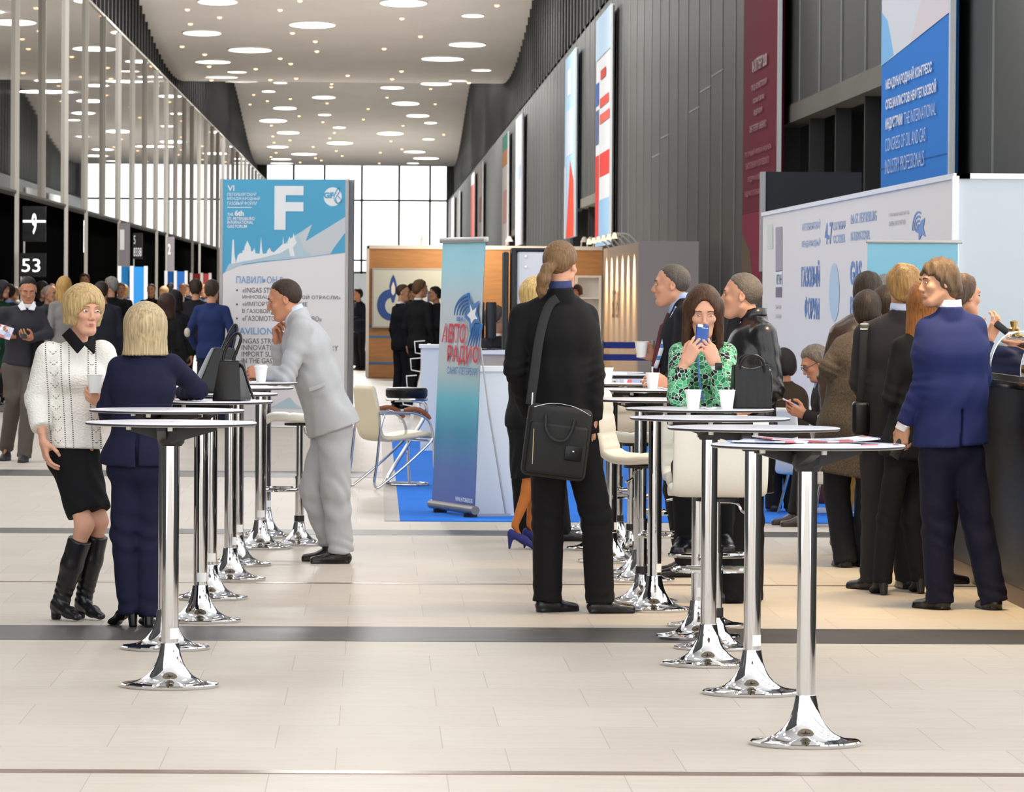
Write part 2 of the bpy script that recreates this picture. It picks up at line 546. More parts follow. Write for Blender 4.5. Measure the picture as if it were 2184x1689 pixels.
def wall_banner(x0, x1, ytop, ybot, label, panels, X=5.62, texts=(), edge='#e6eaec'):
    """x0,x1: picture columns of its far and near edges; ytop / ybot rows at the near edge; panels: (u0,v0,u1,v1,colour) in 0..1"""
    pn = onx(x1, ytop, X); pf = onx(x0, ytop, X)
    Y0, Y1 = pn[1], pf[1]; zt = pn[2]; zb = max(0.3, onx(x1, ybot, X)[2])
    r = thing('wall_banner', label, 'banner', (X, (Y0 + Y1) / 2, zb), 0, 'tall banners along the dark wall')
    W_ = Y1 - Y0; H_ = zt - zb; yc = (Y0 + Y1) / 2
    base = panels[0]
    cl = MB().box(0, .08, -W_ / 2, W_ / 2, 0, H_).build('cloth', mat('banner_' + base, base, rough=.7, spec=.05), r, smooth=False)
    MB().box(-.02, .035, -W_ / 2 - .12, -W_ / 2, 0, H_).build('frame', m_frame_w, r, smooth=False)
    g = {}
    for k, (poly, colr) in enumerate(panels[1:]):
        g.setdefault(colr, []).append((k, poly))
    for colr, pl in g.items():
        q = MB()
        for k, poly in pl:
            q.prism([((a - .5) * W_, b * H_) for a, b in poly], (-.004 - .0015 * k, 0, 0), (0, -1, 0), (0, 0, 1), .001)
        q.build('print', mat('print_' + colr, colr, rough=.7, spec=.05), r, smooth=False)
    for (body, u0, v0, u1, v1, colr, wt) in texts:
        text(body, mat('print_' + colr, colr, rough=.7, spec=.05), (-.02, (.5 - u0) * W_, v0 * H_), (0, -1, 0), (0, 0, 1), (u1 - u0) * W_, (v1 - v0) * H_, cl, weight=wt)
    return r


def R4(a, b, c, d): return [(a, b), (c, b), (c, d), (a, d)]


wall_banner(1883, 2030, -140, 425, 'huge blue and white congress banner hung above the white booth wall', ['#387ccb',
            ([(0, .62), (1, .71), (1, 1), (0, 1)], '#d6d9de'), ([(0, .62), (.2, .643), (.1, .8), (0, .85)], '#86bbe8'), ([(.45, .66), (1, .71), (1, 1), (.8, 1)], '#d9d0d2'),
            (R4(0, .176, 1, .179), '#35669f')],
            texts=[('МЕЖДУНАРОДНЫЙ КОНГРЕСС', .1, .50, .78, .56, '#e3e6ea', .03), ('СПЕЦИАЛИСТОВ НЕФТЕГАЗОВОЙ', .1, .415, .84, .475, '#e3e6ea', .03),
                   ('ИНДУСТРИИ/', .1, .33, .37, .385, '#e3e6ea', .03), ('THE INTERNATIONAL', .39, .335, .84, .385, '#c4d2e4', -.01),
                   ('CONGRESS OF OIL AND GAS', .1, .245, .7, .3, '#c4d2e4', -.01), ('INDUSTRY PROFESSIONALS', .1, .15, .68, .21, '#c4d2e4', -.01)])
wall_banner(1588, 1663, -120, 600, 'tall maroon concert banner hung on the dark wall beside the opening', ['#7c2238', (R4(0, .0, 1, .22), '#9c3450'), (R4(0, .222, 1, .224), '#8b4a58'),
            ([(0, 0), (.35, 0), (.25, .1), (0, .16)], '#7d6a55'), (R4(.4, .9, .95, .93), '#7c3b33')],
            texts=[('04 ОКТЯБРЯ 20.00', .3, .66, .72, .70, '#d8c6c6', .03), ('ГОРОДА ВСЕ МЕСТОПОЛИЯ', .28, .60, .72, .622, '#c9a9b0', .02), ('ЛЕДОВЫЙ ДВОРЕЦ', .33, .56, .66, .58, '#c9a9b0', .02),
                   ('РЕЦЕПТАРИЯ', .36, .52, .6, .54, '#c9a9b0', .02), ('САНКТ-ПЕТЕРБУРГ, МАНЕЖНАЯ, 2', .24, .47, .72, .495, '#c9a9b0', .02),
                   ('ЭТО ЛУЧШИЙ МИРОВОЙ АНСАМБЛЬ', .1, .40, .86, .42, '#c78f9c', .01), ('В ИСПОЛНЕНИИ И КОРОЛЕВСКОГО', .14, .36, .8, .38, '#c78f9c', .01),
                   ('МОДЕРН И КЛАССИКА', .2, .315, .72, .335, '#c78f9c', .01), ('И ЕЩЕ МНОГО ОТ БЛИЗКИХ И УЧАСТНИКОВ', .12, .27, .82, .29, '#c78f9c', .01)])
wall_banner(1273, 1304, 8, 520, 'tall white banner with red and blue bands, second board left of the maroon one', ['#dfe4ea', (R4(0, 0, 1, .2), '#9cc4e6'), (R4(.0, .02, .25, .4), '#d8433f'), (R4(.3, .3, .95, .4), '#e2473f'),
            (R4(.0, .45, .22, .6), '#5c6b94'), (R4(.0, .62, .22, .72), '#3f67b0'), (R4(.3, .6, .9, .64), '#dc5a50'), (R4(.3, .53, .95, .57), '#e0695f'), (R4(0, .82, 1, 1), '#b9d3ea'), (R4(.35, .72, .7, .76), '#c94b42')])
wall_banner(1206, 1228, 101, 503, 'tall pale blue banner with red flame shape, next to dark recess', ['#a9cbe8', (R4(.15, .45, .8, .7), '#c9d4e2'), ([(.2, 0), (.95, 0), (.9, .3), (.55, .42)], '#e0503c'), (R4(0, 0, .15, .4), '#d7dfe8'), (R4(.3, .78, .6, .92), '#e6edf2')])
wall_banner(1101, 1114, 240, 520, 'narrow pale lilac banner far along the dark wall', ['#c9c4cc', (R4(.2, .5, .8, .62), '#9aa9c9')])
wall_banner(1072, 1084, 280, 522, 'narrow banner with green and orange top far along the wall', ['#cfcbc8', (R4(0, .86, 1, 1), '#4f9a8a'), (R4(0, .72, 1, .86), '#c98c58'), (R4(.2, .2, .8, .5), '#cf9a98')])
wall_banner(1021, 1029.5, 344, 525, 'very narrow dusky banner near the end window', ['#a89c9a', (R4(.2, .3, .8, .6), '#8d6a66')])
wall_banner(1005, 1012, 366, 525, 'very narrow red banner near the end window', ['#c96a66', (R4(0, .85, 1, 1), '#d9d5d2')])
wall_banner(974, 980.5, 406, 525, 'thin white banner, right one of the farthest pair by the end window', ['#cfd2d0'])
wall_banner(963.5, 969, 418, 525, 'thin white banner, left one of the farthest pair by the end window', ['#cdd0ce'])
# ------------------------------------------------------------------ bar tables
m_chrome = mat('chrome', '#d9d9da', rough=0.04, metal=1.0)
m_chrome2 = mat('chrome_soft', '#d0d0d0', rough=0.16, metal=1.0)
m_top = mat('table_white', '#e4e4ec', rough=0.25)
m_edge = mat('table_edge', '#2b2836', rough=0.4)
m_under = mat('table_underside', '#b9b3a6', rough=0.5)
m_blackp = mat('black_plastic', '#1c1c1e', rough=0.45)
m_whitep = mat('white_plastic', '#efefef', rough=0.4)
m_paper = mat('white_paper', '#f2f2f0', rough=0.7)
m_leather_w = mat('white_leather', '#e9e4d8', rough=0.42, bump=(60, .08))
m_leather_b = mat('black_leather', '#09090b', rough=0.36, spec=.35, bump=(45, .06))
m_leather_c = mat('cream_leather', '#d9cdb0', rough=0.45, bump=(60, .08))
m_wood_o = mat('orange_wood', '#8e4d28', rough=0.35, var=(6, .12), stretch=(1, 8, 8))

BASE_PROF = [(.2015, 0), (.203, .004), (.203, .013), (.198, .0175), (.168, .021), (.14, .026), (.115, .036), (.092, .052), (.072, .075), (.056, .104), (.046, .135), (.0405, .168), (.039, .182), (.036, .184)]


def make_table(name='bar_table'):
    r = thing(name, '', 'table')
    MB().lathe(BASE_PROF, 56).build('base', m_chrome, r)
    p = MB(); p.lathe([(.0355, .18), (.0355, 1.03)], 32); pole = p.build('pole', m_chrome, r)
    b = MB(); b.lathe([(.045, 1.0), (.06, 1.03), (.062, 1.062)], 24)
    for k in range(4):
        a = PI / 4 + k * PI / 2; c, s = math.cos(a), math.sin(a)
        b.prism([(0, 1.01), (.19, 1.066), (.19, 1.078), (0, 1.075)], (s * .018, -c * .018, 0), (c, s, 0), (0, 0, 1), .036)
    bk = b.build('bracket', m_blackp, r)
    for k in range(4):
        a = PI / 4 + k * PI / 2; MB().lathe([(.011, 1.066), (.011, 1.086)], 10, (.175 * math.cos(a), .175 * math.sin(a), 0)).build('bolt_cap', m_whitep, bk)
    t = MB(); t.m = 0; t.lathe([(.355, 1.096), (.3535, 1.0995), (.35, 1.1), (.01, 1.1)], 72, cap=False)
    t.m = 1; t.lathe([(.352, 1.0885), (.355, 1.0905), (.355, 1.096)], 72, cap=False)
    t.m = 2; t.lathe([(.01, 1.086), (.348, 1.086), (.352, 1.0885)], 72, cap=False)
    t.build('tabletop', [m_top, m_edge, m_under], r)
    s = MB(); n = 8; V = []
    for i in range(n + 1):
        a = -PI / 2 - .75 + 1.5 * i / n
        V += [(.0362 * math.cos(a), .0362 * math.sin(a), .2), (.0362 * math.cos(a), .0362 * math.sin(a), .245)]
    s.raw(V, [(2 * i, 2 * i + 2, 2 * i + 3, 2 * i + 1) for i in range(n)])
    s.build('sticker', m_paper, pole)
    return r


TABLES = {}
left_t = [(362, 1464.5, 'bar table standing nearest on the left, in front of the woman in navy suit', .8), (353, 1384, 'bar table just behind the nearest left one, its base on the dark floor band', 1.9),
          (427, 1325.5, 'bar table in the left row under the smooth brown handbag', .3), (448, 1277, 'bar table of the left row behind the handbag table, under the slouchy black bag', .2), (490.7, 1236.5, 'fifth bar table of the left row, its flared base left of the grey-suited man', 1.1),
          (506, 1205.5, 'bar table of the left row the grey-suited man rests his elbow on', .4), (555, 1169.5, 'bar table far in the left row, its base just left of the cream stool', .2), (566, 1145, 'last and farthest bar table of the left row', .9)]
right_t = [(1718, 1588, 'nearest bar table on the right, with magazines spread on its top', 2.6), (1603, 1480, 'second bar table of the right row, right behind the magazine table, top empty', .75),
           (1510, 1418.5, 'third bar table of right row, before the back of the white stool', 2.3), (1489, 1361, 'bar table holding two paper cups and the black bucket bag', .4), (1395, 1302, 'bar table by the shoe tip of the ponytailed man', 1.0),
           (1364, 1239, 'bar table under the hand of the man with red tie and his standing cup', 2.0), (1303, 1199, 'bar table right of the ponytailed man that holds a single paper cup', 1.2), (1275, 1172, 'bar table behind the single-cup table, with a black folder on it', .5),
           (1272, 1144, 'bar table second from the back of the right row, base beside the black trouser leg', .2), (1262, 1131, 'farthest bar table of the right row, beside the blue carpet', 2.2)]
proto = make_table()
for i, (px, py, lab, ro) in enumerate(left_t + right_t):
    o = proto if i == 0 else copy_tree(proto)
    p = onfloor(px, py); o.location = p; o.rotation_euler = (0, 0, ro)
    tag(o, lab, 'table', 'round chrome bar tables')
    TABLES[('L%d' % (i + 1)) if i < 8 else ('R%d' % (i - 7))] = p

# ------------------------------------------------------------------ stools


def sweep(path, w, t, grooves=(), n=20, wf=None):
    """padded band of width w(x) and thickness t along a path in the y,z plane"""
    m = MB(); P = [Vector((0, a, b)) for a, b in path]; N = len(P); V = []; F = []
    L = [0]
    for i in range(1, N): L.append(L[-1] + (P[i] - P[i - 1]).length)
    for i in range(N):
        tg = (P[min(i + 1, N - 1)] - P[max(i - 1, 0)]).normalized(); nn = Vector((0, -tg.z, tg.y))
        e = min(L[i], L[-1] - L[i]); k = min(1, math.sqrt(max(0.0, 1 - (1 - min(1, e / (t * .8))) ** 2)) * .9 + .12)
        g = 1 - .32 * sum(math.exp(-((L[i] - x) / .008) ** 2) for x in grooves)
        ww = (wf(L[i] / L[-1]) if wf else 1) * w * (1 - .04 * (1 - k))
        for j in range(n):
            a = 2 * PI * j / n; ca, sa = math.cos(a), math.sin(a)
            x = math.copysign(abs(ca) ** .25, ca) * ww / 2; h = math.copysign(abs(sa) ** .6, sa) * t / 2 * k
            if h < 0: h *= g
            V.append(tuple(P[i] + nn * h + Vector((x, 0, 0))))
    for i in range(N - 1):
        for j in range(n):
            F.append((i * n + j, i * n + (j + 1) % n, (i + 1) * n + (j + 1) % n, (i + 1) * n + j))
    F.append(list(range(n))); F.append([(N - 1) * n + j for j in range(n)][::-1])
    # make the winding face outward
    m.raw(V, [f[::-1] for f in F])
    return m


def make_stool(seat_z=.72, back=.34, w=.44, baser=.195):
    r = thing('bar_stool', '', 'stool')
    k = baser / .2015
    MB().lathe([(x * k if x > .06 else x * .9, z * .8) for x, z in BASE_PROF], 48).build('base', m_chrome, r)
    MB().lathe([(.033, .15), (.033, .155), (.033, .19), (.0315, .19)], 24).build('collar', m_blackp, r)
    MB().lathe([(.0275, .17), (.0275, .43), (.03, .43), (.03, .445), (.021, .445), (.021, seat_z - .05)], 28).build('pole', m_chrome, r)
    ring = [(.03, .0, .36), (.15, .02, .36), (.19, .1, .36), (.17, .2, .36), (0, .245, .36), (-.17, .2, .36), (-.19, .1, .36), (-.15, .02, .36), (-.03, 0, .36)]
    MB().tube(bez(ring, 6), .0115, 10).build('footrest', m_chrome, r)
    MB().tube(bez([(.02, 0, seat_z - .055), (.09, -.02, seat_z - .06), (.12, -.03, seat_z - .1), (.2, -.05, seat_z - .12)], 5), .006, 8).build('lever', m_chrome, r)
    MB().lathe([(.1, seat_z - .05), (.1, seat_z - .035)], 20).build('seat_plate', m_blackp, r)
    path = bez([(.21, seat_z - .035), (.19, seat_z + .0), (.1, seat_z + .005), (-.06, seat_z - .003), (-.15, seat_z + .015), (-.195, seat_z + .08), (-.215, seat_z + .2), (-.235, seat_z + back)], 9)
    sweep(path, w, .055, grooves=(.16, .27, .42, .52, .62), n=28).build('seat', m_leather_w, r, ang=60)
    return r


def stool(px, py, rz, lab, seat_z=.72, back=.34, w=.44):
    o = make_stool(seat_z, back, w); o.location = onfloor(px, py); o.rotation_euler = (0, 0, rz)
    return tag(o, lab, 'stool', 'white padded bar stools')


stool(1527, 1383, 0.0, 'white bar stool turned with its smooth back to the viewer, between the right tables', .735, .335)
stool(1507, 1335, PI, 'white bar stool the woman in green blouse sits on, mostly hidden by tables', .74, .3)
stool(1368, 1283, -PI / 2 - .25, 'white quilted bar stool seen from the side, right of the ponytailed man', .765, .36)
stool(1360, 1222, -PI / 2, 'bar stool behind the side-on quilted stool, showing cushion edge and round base', .80, .12)
stool(1346, 1181, .4, 'bar stool with chrome ring farther back, behind the pole of second quilted stool', .80, .1)
stool(1319, 1160, 2.4, 'farthest of the chrome ring stools on the right, beside the blue carpet', .80, .1)
stool(638, 1161.5, PI / 2, 'cream bar stool with flat quilted seat behind the grey-suited man', .825, .12, .42)

# ------------------------------------------------------------------ beige armchair and black Z stool by the carpet


def armchair(loc, rz, lab):
    r = thing('armchair', lab, 'chair', loc, rz)
    path = bez([(.25, .42), (.22, .455), (.1, .44), (-.1, .415), (-.19, .435), (-.225, .52), (-.24, .66), (-.27, .86)], 9)
    sweep(path, .46, .05, n=28, wf=lambda u: 1 - .15 * max(0, u - .8) / .2).build('seat_shell', m_leather_c, r, ang=60)
    for s in (-1, 1):
        x = s * .265
        MB().tube(bez([(x, -.25, .63), (x, -.1, .635), (x, .06, .635), (x, .19, .58), (x, .245, .45), (x, .26, .2), (x, .275, 0.01)], 7), .0125, 10).build('leg', m_chrome2, r)
        MB().tube(bez([(x, -.2, .63), (x, -.235, .5), (x, -.27, .2), (x, -.29, .05), (x, -.26, .015), (x, -.2, .05), (x, 0, .2), (x, .2, .37), (x, .24, .42)], 7), .011, 10).build('side_loop', m_chrome2, r)
        a = MB(); pts = [(x, -.02, .655), (x, .06, .668), (x, .13, .655), (x, .19, .615), (x, .215, .58)]
        a.tube(bez(pts, 6), .02, 10, flat=.5); a.build('armrest', m_wood_o, r)
    b = MB(); b.tube([(-.265, -.2, .63), (.265, -.2, .63)], .01, 8); b.tube([(-.265, .2, .40), (.265, .2, .40)], .01, 8); b.tube([(-.265, -.12, .4), (.265, -.12, .4)], .01, 8)
    b.build('cross_bars', m_chrome2, r)
    return r


armchair(onfloor(838, 1040), -PI / 2 + .42, 'cream leather armchair with chrome tube frame and wooden arms beside the blue carpet')

zp = onfloor(866, 1036)
r = thing('z_stool', 'black round padded bar stool on bent chrome frame behind the cream armchair', 'stool', zp, 0)
MB().lathe([(.02, .74), (.165, .745), (.178, .765), (.178, .815), (.165, .832), (.02, .838)], 40).build('seat', m_leather_b, r)
MB().lathe([(.175, .722), (.18, .733), (.175, .744)], 40).build('seat_ring', m_chrome2, r)
for s in (-1, 1):
    y = s * .09
    MB().tube(bez([(-.1, y, .725), (.1, y, .72), (.165, y, .68), (.15, y, .58), (0, y, .33), (-.14, y, .1), (-.17, y * 1.3, .04), (-.12, y * 1.6, .02), (.1, y * 1.8, .016), (.165, y * 1.4, .016)], 7), .0135, 10).build('frame', m_chrome2, r)
MB().tube(bez([(.165, -.126, .016), (.185, 0, .016), (.165, .126, .016)], 6), .0135, 10).build('base_bar', m_chrome2, r)
MB().tube([(-.03, -.09, .28), (-.03, .09, .28)], .011, 8).build('footrest', m_chrome2, r)

# ------------------------------------------------------------------ cups


def make_cup(lid=False):
    r = thing('paper_cup', '', 'cup')
    MB().lathe([(.027, 0), (.0275, .003), (.0385, .088), (.0405, .0885), (.041, .0905), (.0395, .092), (.037, .089), (.026, .006), (.002, .006)], 28).build('cup_body', m_paper, r)
    if lid:
        MB().lathe([(.042, .086), (.042, .093), (.036, .096), (.034, .103), (.002, .101)], 28).build('lid', m_whitep, r)
    return r


cup0 = make_cup()
_first = [True]


def cup(loc, lab, lid=False, tilt=(0, 0)):
    if lid: o = make_cup(True)
    elif _first[0]: o = cup0; _first[0] = False
    else: o = copy_tree(cup0)
    o.location = tuple(loc); o.rotation_euler = (tilt[0], tilt[1], random.random() * 6)
    return tag(o, lab, 'cup', 'white paper cups')


def ontop(t, px, dy):
    """point on top of a table, at picture column px, dy behind its centre"""
    p = TABLES[t]; q = at(px, 900, p[1] + dy); return (q[0], p[1] + dy, 1.1)


cup(ontop('R4', 1478, -.2), 'white paper cup standing before the woman in green, left of two')
cup(ontop('R4', 1550, -.18), 'white paper cup with stirrer beside the black bucket bag')
cup(ontop('R6', 1391, .05), 'white paper cup held on the table by the man with red tie')
cup(ontop('R7', 1294, -.05), 'white paper cup alone on a table right of the ponytailed man')
cup(ontop('L6', 556, -.05), 'white lidded cup on the table in front of the grey-suited man', True)
st = MB(); q = ontop('R4', 1554, -.19); st.tube([(q[0], q[1], 1.11), (q[0] + .02, q[1], 1.197)], .0025, 6)
tag(st.build('stirrer', m_whitep), 'thin white stirrer sticking out of the right paper cup', 'stirrer')

# ------------------------------------------------------------------ papers, folders, trays on the tables
m_mag = mat('magazine_print', '#c9d2e2', rough=.35)
t = NT(m_mag); co, xyz = t.obj(); v = t.n('ShaderNodeTexVoronoi'); v.inputs['Scale'].default_value = 14; t.nt.links.new(co, v.inputs['Vector'])
cr = t.n('ShaderNodeValToRGB'); t.nt.links.new(v.outputs['Color'], cr.inputs[0])
for k, (pos, c) in enumerate([(0, '#3d62b5'), (.3, '#dfe4ee'), (.55, '#eceef2'), (.8, '#c9545a'), (1, '#2f3b55')]):
    e = cr.color_ramp.elements[k] if k < 2 else cr.color_ramp.elements.new(pos); e.position = pos; e.color = C(c)
t.nt.links.new(cr.outputs[0], t.b.inputs['Base Color'])


def sheet(t, px, dy, w, l, h, rz, m, name, lab, cat, z=1.1, curl=0.0):
    p = ontop(t, px, dy); q = MB(); n = 8; V = []
    for i in range(n + 1):
        x = -w / 2 + w * i / n; zz = curl * (x / (w / 2)) ** 2
        V += [(x, -l / 2, zz), (x, l / 2, zz), (x, l / 2, zz + h), (x, -l / 2, zz + h)]
    F = [(0, 1, 2, 3), (4 * n + 3, 4 * n + 2, 4 * n + 1, 4 * n)]
    for i in range(n):
        a, b = 4 * i, 4 * (i + 1); F += [(a, b, b + 1, a + 1), (a + 1, b + 1, b + 2, a + 2), (a + 2, b + 2, b + 3, a + 3), (a + 3, b + 3, b, a)]
    q.raw(V, [f[::-1] for f in F]); o = q.build(name, m, None, (p[0], p[1], z), rz, smooth=False)
    return tag(o, lab, cat)


sheet('R1', 1650, .05, .21, .29, .006, 1.2, m_mag, 'magazine', 'colour magazine lying at the left side of the nearest right table', 'magazine', curl=.006)
sheet('R1', 1740, .1, .42, .29, .005, .12, m_mag, 'newspaper', 'open newspaper spread over the top of nearest right table', 'newspaper', z=1.107, curl=.012)
sheet('R1', 1765, -.12, .21, .28, .003, -.5, m_paper, 'leaflet', 'white leaflet under the newspaper on the nearest right table', 'leaflet')
sheet('R1', 1850, .0, .15, .2, .003, .4, m_mag, 'leaflet', 'printed leaflet at the right edge of the nearest right table', 'leaflet')
sheet('R8', 1335, .0, .26, .2, .018, .1, m_leather_b, 'folder', 'black zipped folder on the far right-hand table behind the single cup', 'folder')
sheet('R9', 1300, .0, .2, .15, .012, .2, m_whitep, 'tray', 'white plate tray on a far right-hand table', 'tray')
sheet('R7', 1342, .05, .14, .1, .02, .5, m_mag, 'packet', 'blue and white printed packet right of the single cup', 'packet')
sheet('R7', 1322, .1, .1, .07, .004, .9, m_paper, 'napkin', 'crumpled white napkin beside the single cup', 'napkin', curl=.012)
sheet('R6', 1422, -.1, .09, .06, .006, .3, m_whitep, 'saucer', 'small white saucer right of the held cup', 'saucer', curl=.008)
sheet('R4', 1512, -.22, .06, .05, .003, .3, m_paper, 'napkin', 'small folded white napkin between the two cups', 'napkin', curl=.008)

# ------------------------------------------------------------------ bags
m_bag = mat('smooth_bag_leather', '#0f0d0c', rough=.32, spec=.35, bump=(25, .06))
p = ontop('L3', 494, -.05)
r = thing('handbag', 'dark brown leather handbag standing upright on the left-row table', 'bag', p, -.25)


def bagfn(w0, w1, d0, d1, h, z0=0, sag=0.0):
    def fn(q):
        k = (q[2] - z0) / h
        return (q[0] * (w0 + (w1 - w0) * k), q[1] * (d0 + (d1 - d0) * k) * (1 - .25 * sag * k), q[2] + sag * .03 * (abs(q[0]) * 2) ** 2 * k)
    return fn


MB().rbox(-.5, .5, -.5, .5, 0, .19, r=.03, seg=4, fn=lambda q: (q[0] * (.15 - .05 * q[2] / .19) * 1.0, q[1] * (.2 - .1 * q[2] / .19), q[2] + .012 * (q[0] * 2) ** 2 * (q[2] > .1))).build('bag_body', m_bag, r, ang=50)
MB().tube(bez([(-.06, .04, .17), (-.05, .05, .25), (.0, .06, .33), (.03, .055, .31), (.0, .05, .22), (-.02, .045, .17)], 6), .008, 8).build('handle', m_bag, r)
MB().tube(bez([(.05, -.04, .18), (.08, -.07, .16), (.115, -.1, .08), (.145, -.11, .012)], 6), .009, 8, flat=.6).build('handle', m_bag, r)
MB().tube([(-.05, 0, .193), (.05, 0, .193)], .004, 6).build('zipper', m_chrome2, r)
MB().tube([(.05, -.035, .175), (.065, -.055, .17)], .007, 8).build('buckle', m_chrome2, r)
p = ontop('L4', 452, -.05)
r = thing('slouch_bag', 'slouchy black leather bag with raised strap behind the brown handbag', 'bag', p, .3)
MB().rbox(-.5, .5, -.5, .5, 0, .24, r=.06, seg=4, fn=lambda q: (q[0] * (.22 - .1 * q[2] / .24) + q[2] * .25, q[1] * (.16 - .08 * q[2] / .24), q[2])).build('bag_body', m_leather_b, r, ang=60)
MB().tube(bez([(.05, 0, .22), (.09, .02, .3), (.13, .03, .36), (.14, .02, .34), (.12, 0, .28), (.1, 0, .2)], 6), .009, 8).build('strap', m_leather_b, r)
p = ontop('R4', 1600, .02)
r = thing('bucket_bag', 'black leather bucket bag with two arched handles standing on the right-row table', 'bag', p, .1)


def bfn(q):
    k = q[2] / .2
    pinch = 1 - .45 * max(0, k) ** 1.5
    fold = 1 + .08 * math.sin(q[0] * 14)
    return (q[0] * (.19 - .02 * k), q[1] * (.13 * pinch) * fold, q[2] - .01 * math.cos(q[0] * 6) * (k > .8))


bm = bmesh.new(); bmesh.ops.create_cube(bm, size=1)
bmesh.ops.subdivide_edges(bm, edges=bm.edges[:], cuts=10, use_grid_fill=True)
mb = MB(); mb.raw([bfn((v.co.x, v.co.y, (v.co.z + .5) * .2)) for v in bm.verts], [[v.index for v in f.verts] for f in bm.faces]); bm.free()
o = mb.build('bag_body', m_leather_b, r, ang=70); md = o.modifiers.new('round', 'BEVEL'); md.width = .012; md.segments = 3; md.limit_method = 'ANGLE'
for yy in (-.035, .035):
    MB().tube(bez([(-.06, yy, .17), (-.05, yy * 1.2, .23), (.0, yy * 1.3, .255), (.05, yy * 1.2, .23), (.06, yy, .17)], 6), .007, 8).build('handle', m_leather_b, r)
MB().tube(bez([(.085, 0, .2), (.1, 0, .15), (.1, 0, .05)], 5), .006, 6).build('side_strap', m_leather_b, r)
MB().tube([(.083, -.01, .195), (.088, -.01, .18)], .006, 6).build('clasp', m_chrome2, r)
# ------------------------------------------------------------------ standing F board
m_cyan = mat('board_cyan', '#4fa9d0', rough=.5)
m_cyan2 = mat('board_pale', '#b9cfdb', rough=.5)
m_bwhite = mat('board_white', '#eae6e7', rough=.5)
m_silver = mat('silver_post', '#b9b6b4', rough=.35, metal=.4)
m_txtw = mat('print_white', '#eef1f3', rough=.5)
m_txtg = mat('print_grey', '#4f4f55', rough=.5)
m_txtb = mat('print_blue', '#7fa9d3', rough=.5)
pf = onfloor(603, 911.5)
AW, AH = 1.60, 2.99
r = thing('info_board', 'tall white and blue forum board with a big F standing free in the hall', 'sign', pf, math.radians(-13))
pan = MB().box(-AW / 2 + .04, AW / 2 - .04, 0, .3, 0.02, AH).build('panel', m_bwhite, r, smooth=False)
for x in (-AW / 2, AW / 2 - .04):
    for y in (-.005, .265):
        MB().box(x, x + .04, y, y + .04, 0, AH + .005).build('post', m_silver, r, smooth=False)


def bu(px): return (px - 474) / (741 - 474) * (AW - .08) - (AW / 2 - .04)
def bz(py): return AH - (py - 386) / (909 - 386) * (AH - .02)


def poly(pts, m, name, off):
    q = MB(); q.prism([(bu(a), bz(b)) for a, b in pts], (0, -off, 0), (1, 0, 0), (0, 0, 1), .0006)
    return q.build(name, m, pan, smooth=False)


def bt(body, x0, y0, x1, y1, m, wt=0.0, sp=1.0):
    return text(body, m, (bu(x0), -.002, bz(y1)), (1, 0, 0), (0, 0, 1), bu(x1) - bu(x0), bz(y0) - bz(y1), pan, weight=wt, depth=.0045, sp=sp)


poly([(474, 386), (741, 386), (741, 541), (700, 546), (620, 556), (560, 562), (520, 568), (495, 572), (477, 585), (474, 588)], m_cyan, 'blue_field', .001)
poly([(488, 566), (520, 562), (560, 550), (592, 540), (620, 512), (645, 497), (669, 481), (655, 517), (700, 490), (741, 465), (741, 490), (709, 544), (640, 553), (560, 560), (520, 566), (480, 583)], m_cyan2, 'wave_print', .002)
poly([(669, 481), (655, 517), (741, 466), (741, 498), (708, 543), (670, 548), (650, 530), (640, 505)], mat('board_pale2', '#cdd3d8', rough=.5), 'wave_print', .003)
sky = [(488, 567), (493, 566), (494, 545), (495.5, 516), (497, 513), (498.5, 516), (500, 545), (503, 563), (507, 548), (512, 543), (517, 543), (518, 537), (521, 537), (522, 530), (526, 521), (528, 516), (530, 521), (535, 530), (537, 540), (541, 537), (543, 532), (545, 537), (546, 543), (555, 544), (556, 532), (558, 507), (560, 532), (562, 544), (570, 543), (572, 537), (577, 531), (580, 538), (586, 541), (601, 527), (605, 523), (606, 506), (608, 523), (616, 522), (618, 512), (620, 507), (622, 513), (627, 509), (629, 500), (632, 511), (636, 520), (628, 530), (632, 549), (622, 549), (618, 532), (600, 543), (560, 553), (520, 561)]
poly(sky, m_txtw, 'skyline_print', .0038)
bt('F', 587, 400, 650, 493, m_txtw, .035)
bt('VI', 484, 399, 499, 411, m_txtw, .02)
bt('ПЕТЕРБУРГСКИЙ', 484, 413, 547, 421.5, m_txtw, .008); bt('МЕЖДУНАРОДНЫЙ', 484, 422.5, 555, 431, m_txtw, .008); bt('ГАЗОВЫЙ ФОРУМ', 484, 431.5, 548, 441, m_txtw, .008)
poly([(484, 445), (537, 445), (537, 446.5), (484, 446.5)], m_txtw, 'rule_print', .0045)
bt('THE', 484, 457.5, 497, 464, m_txtw, .015); bt('6th', 500, 452, 520, 464, m_txtw, .04)
bt('ST. PETERSBURG', 484, 466, 543, 473, m_txtw, .015); bt('INTERNATIONAL', 484, 474, 541, 481, m_txtw, .015); bt('GAS FORUM', 484, 482.5, 527, 489.5, m_txtw, .015)
cx, cy, R_ = 713.5, 422.5, 20
poly([(cx + R_ * math.cos(a) * .98, cy + R_ * math.sin(a)) for a in np.linspace(0, 2 * PI, 40, endpoint=False)], m_txtw, 'emblem', .003)
bt('GF', 694, 413, 716, 426, m_cyan, .05)
q = MB()
for pts in ([(726, 402), (720, 412), (716, 424), (720, 434), (724, 437)], [(726, 402), (728, 412), (724, 420), (732, 430), (724, 437)], [(722, 420), (720, 428), (724, 437)]):
    q.tube(bez([(bu(a), -.006, bz(b)) for a, b in pts], 6), .005, 6)
q.build('emblem_flame', m_cyan, r)
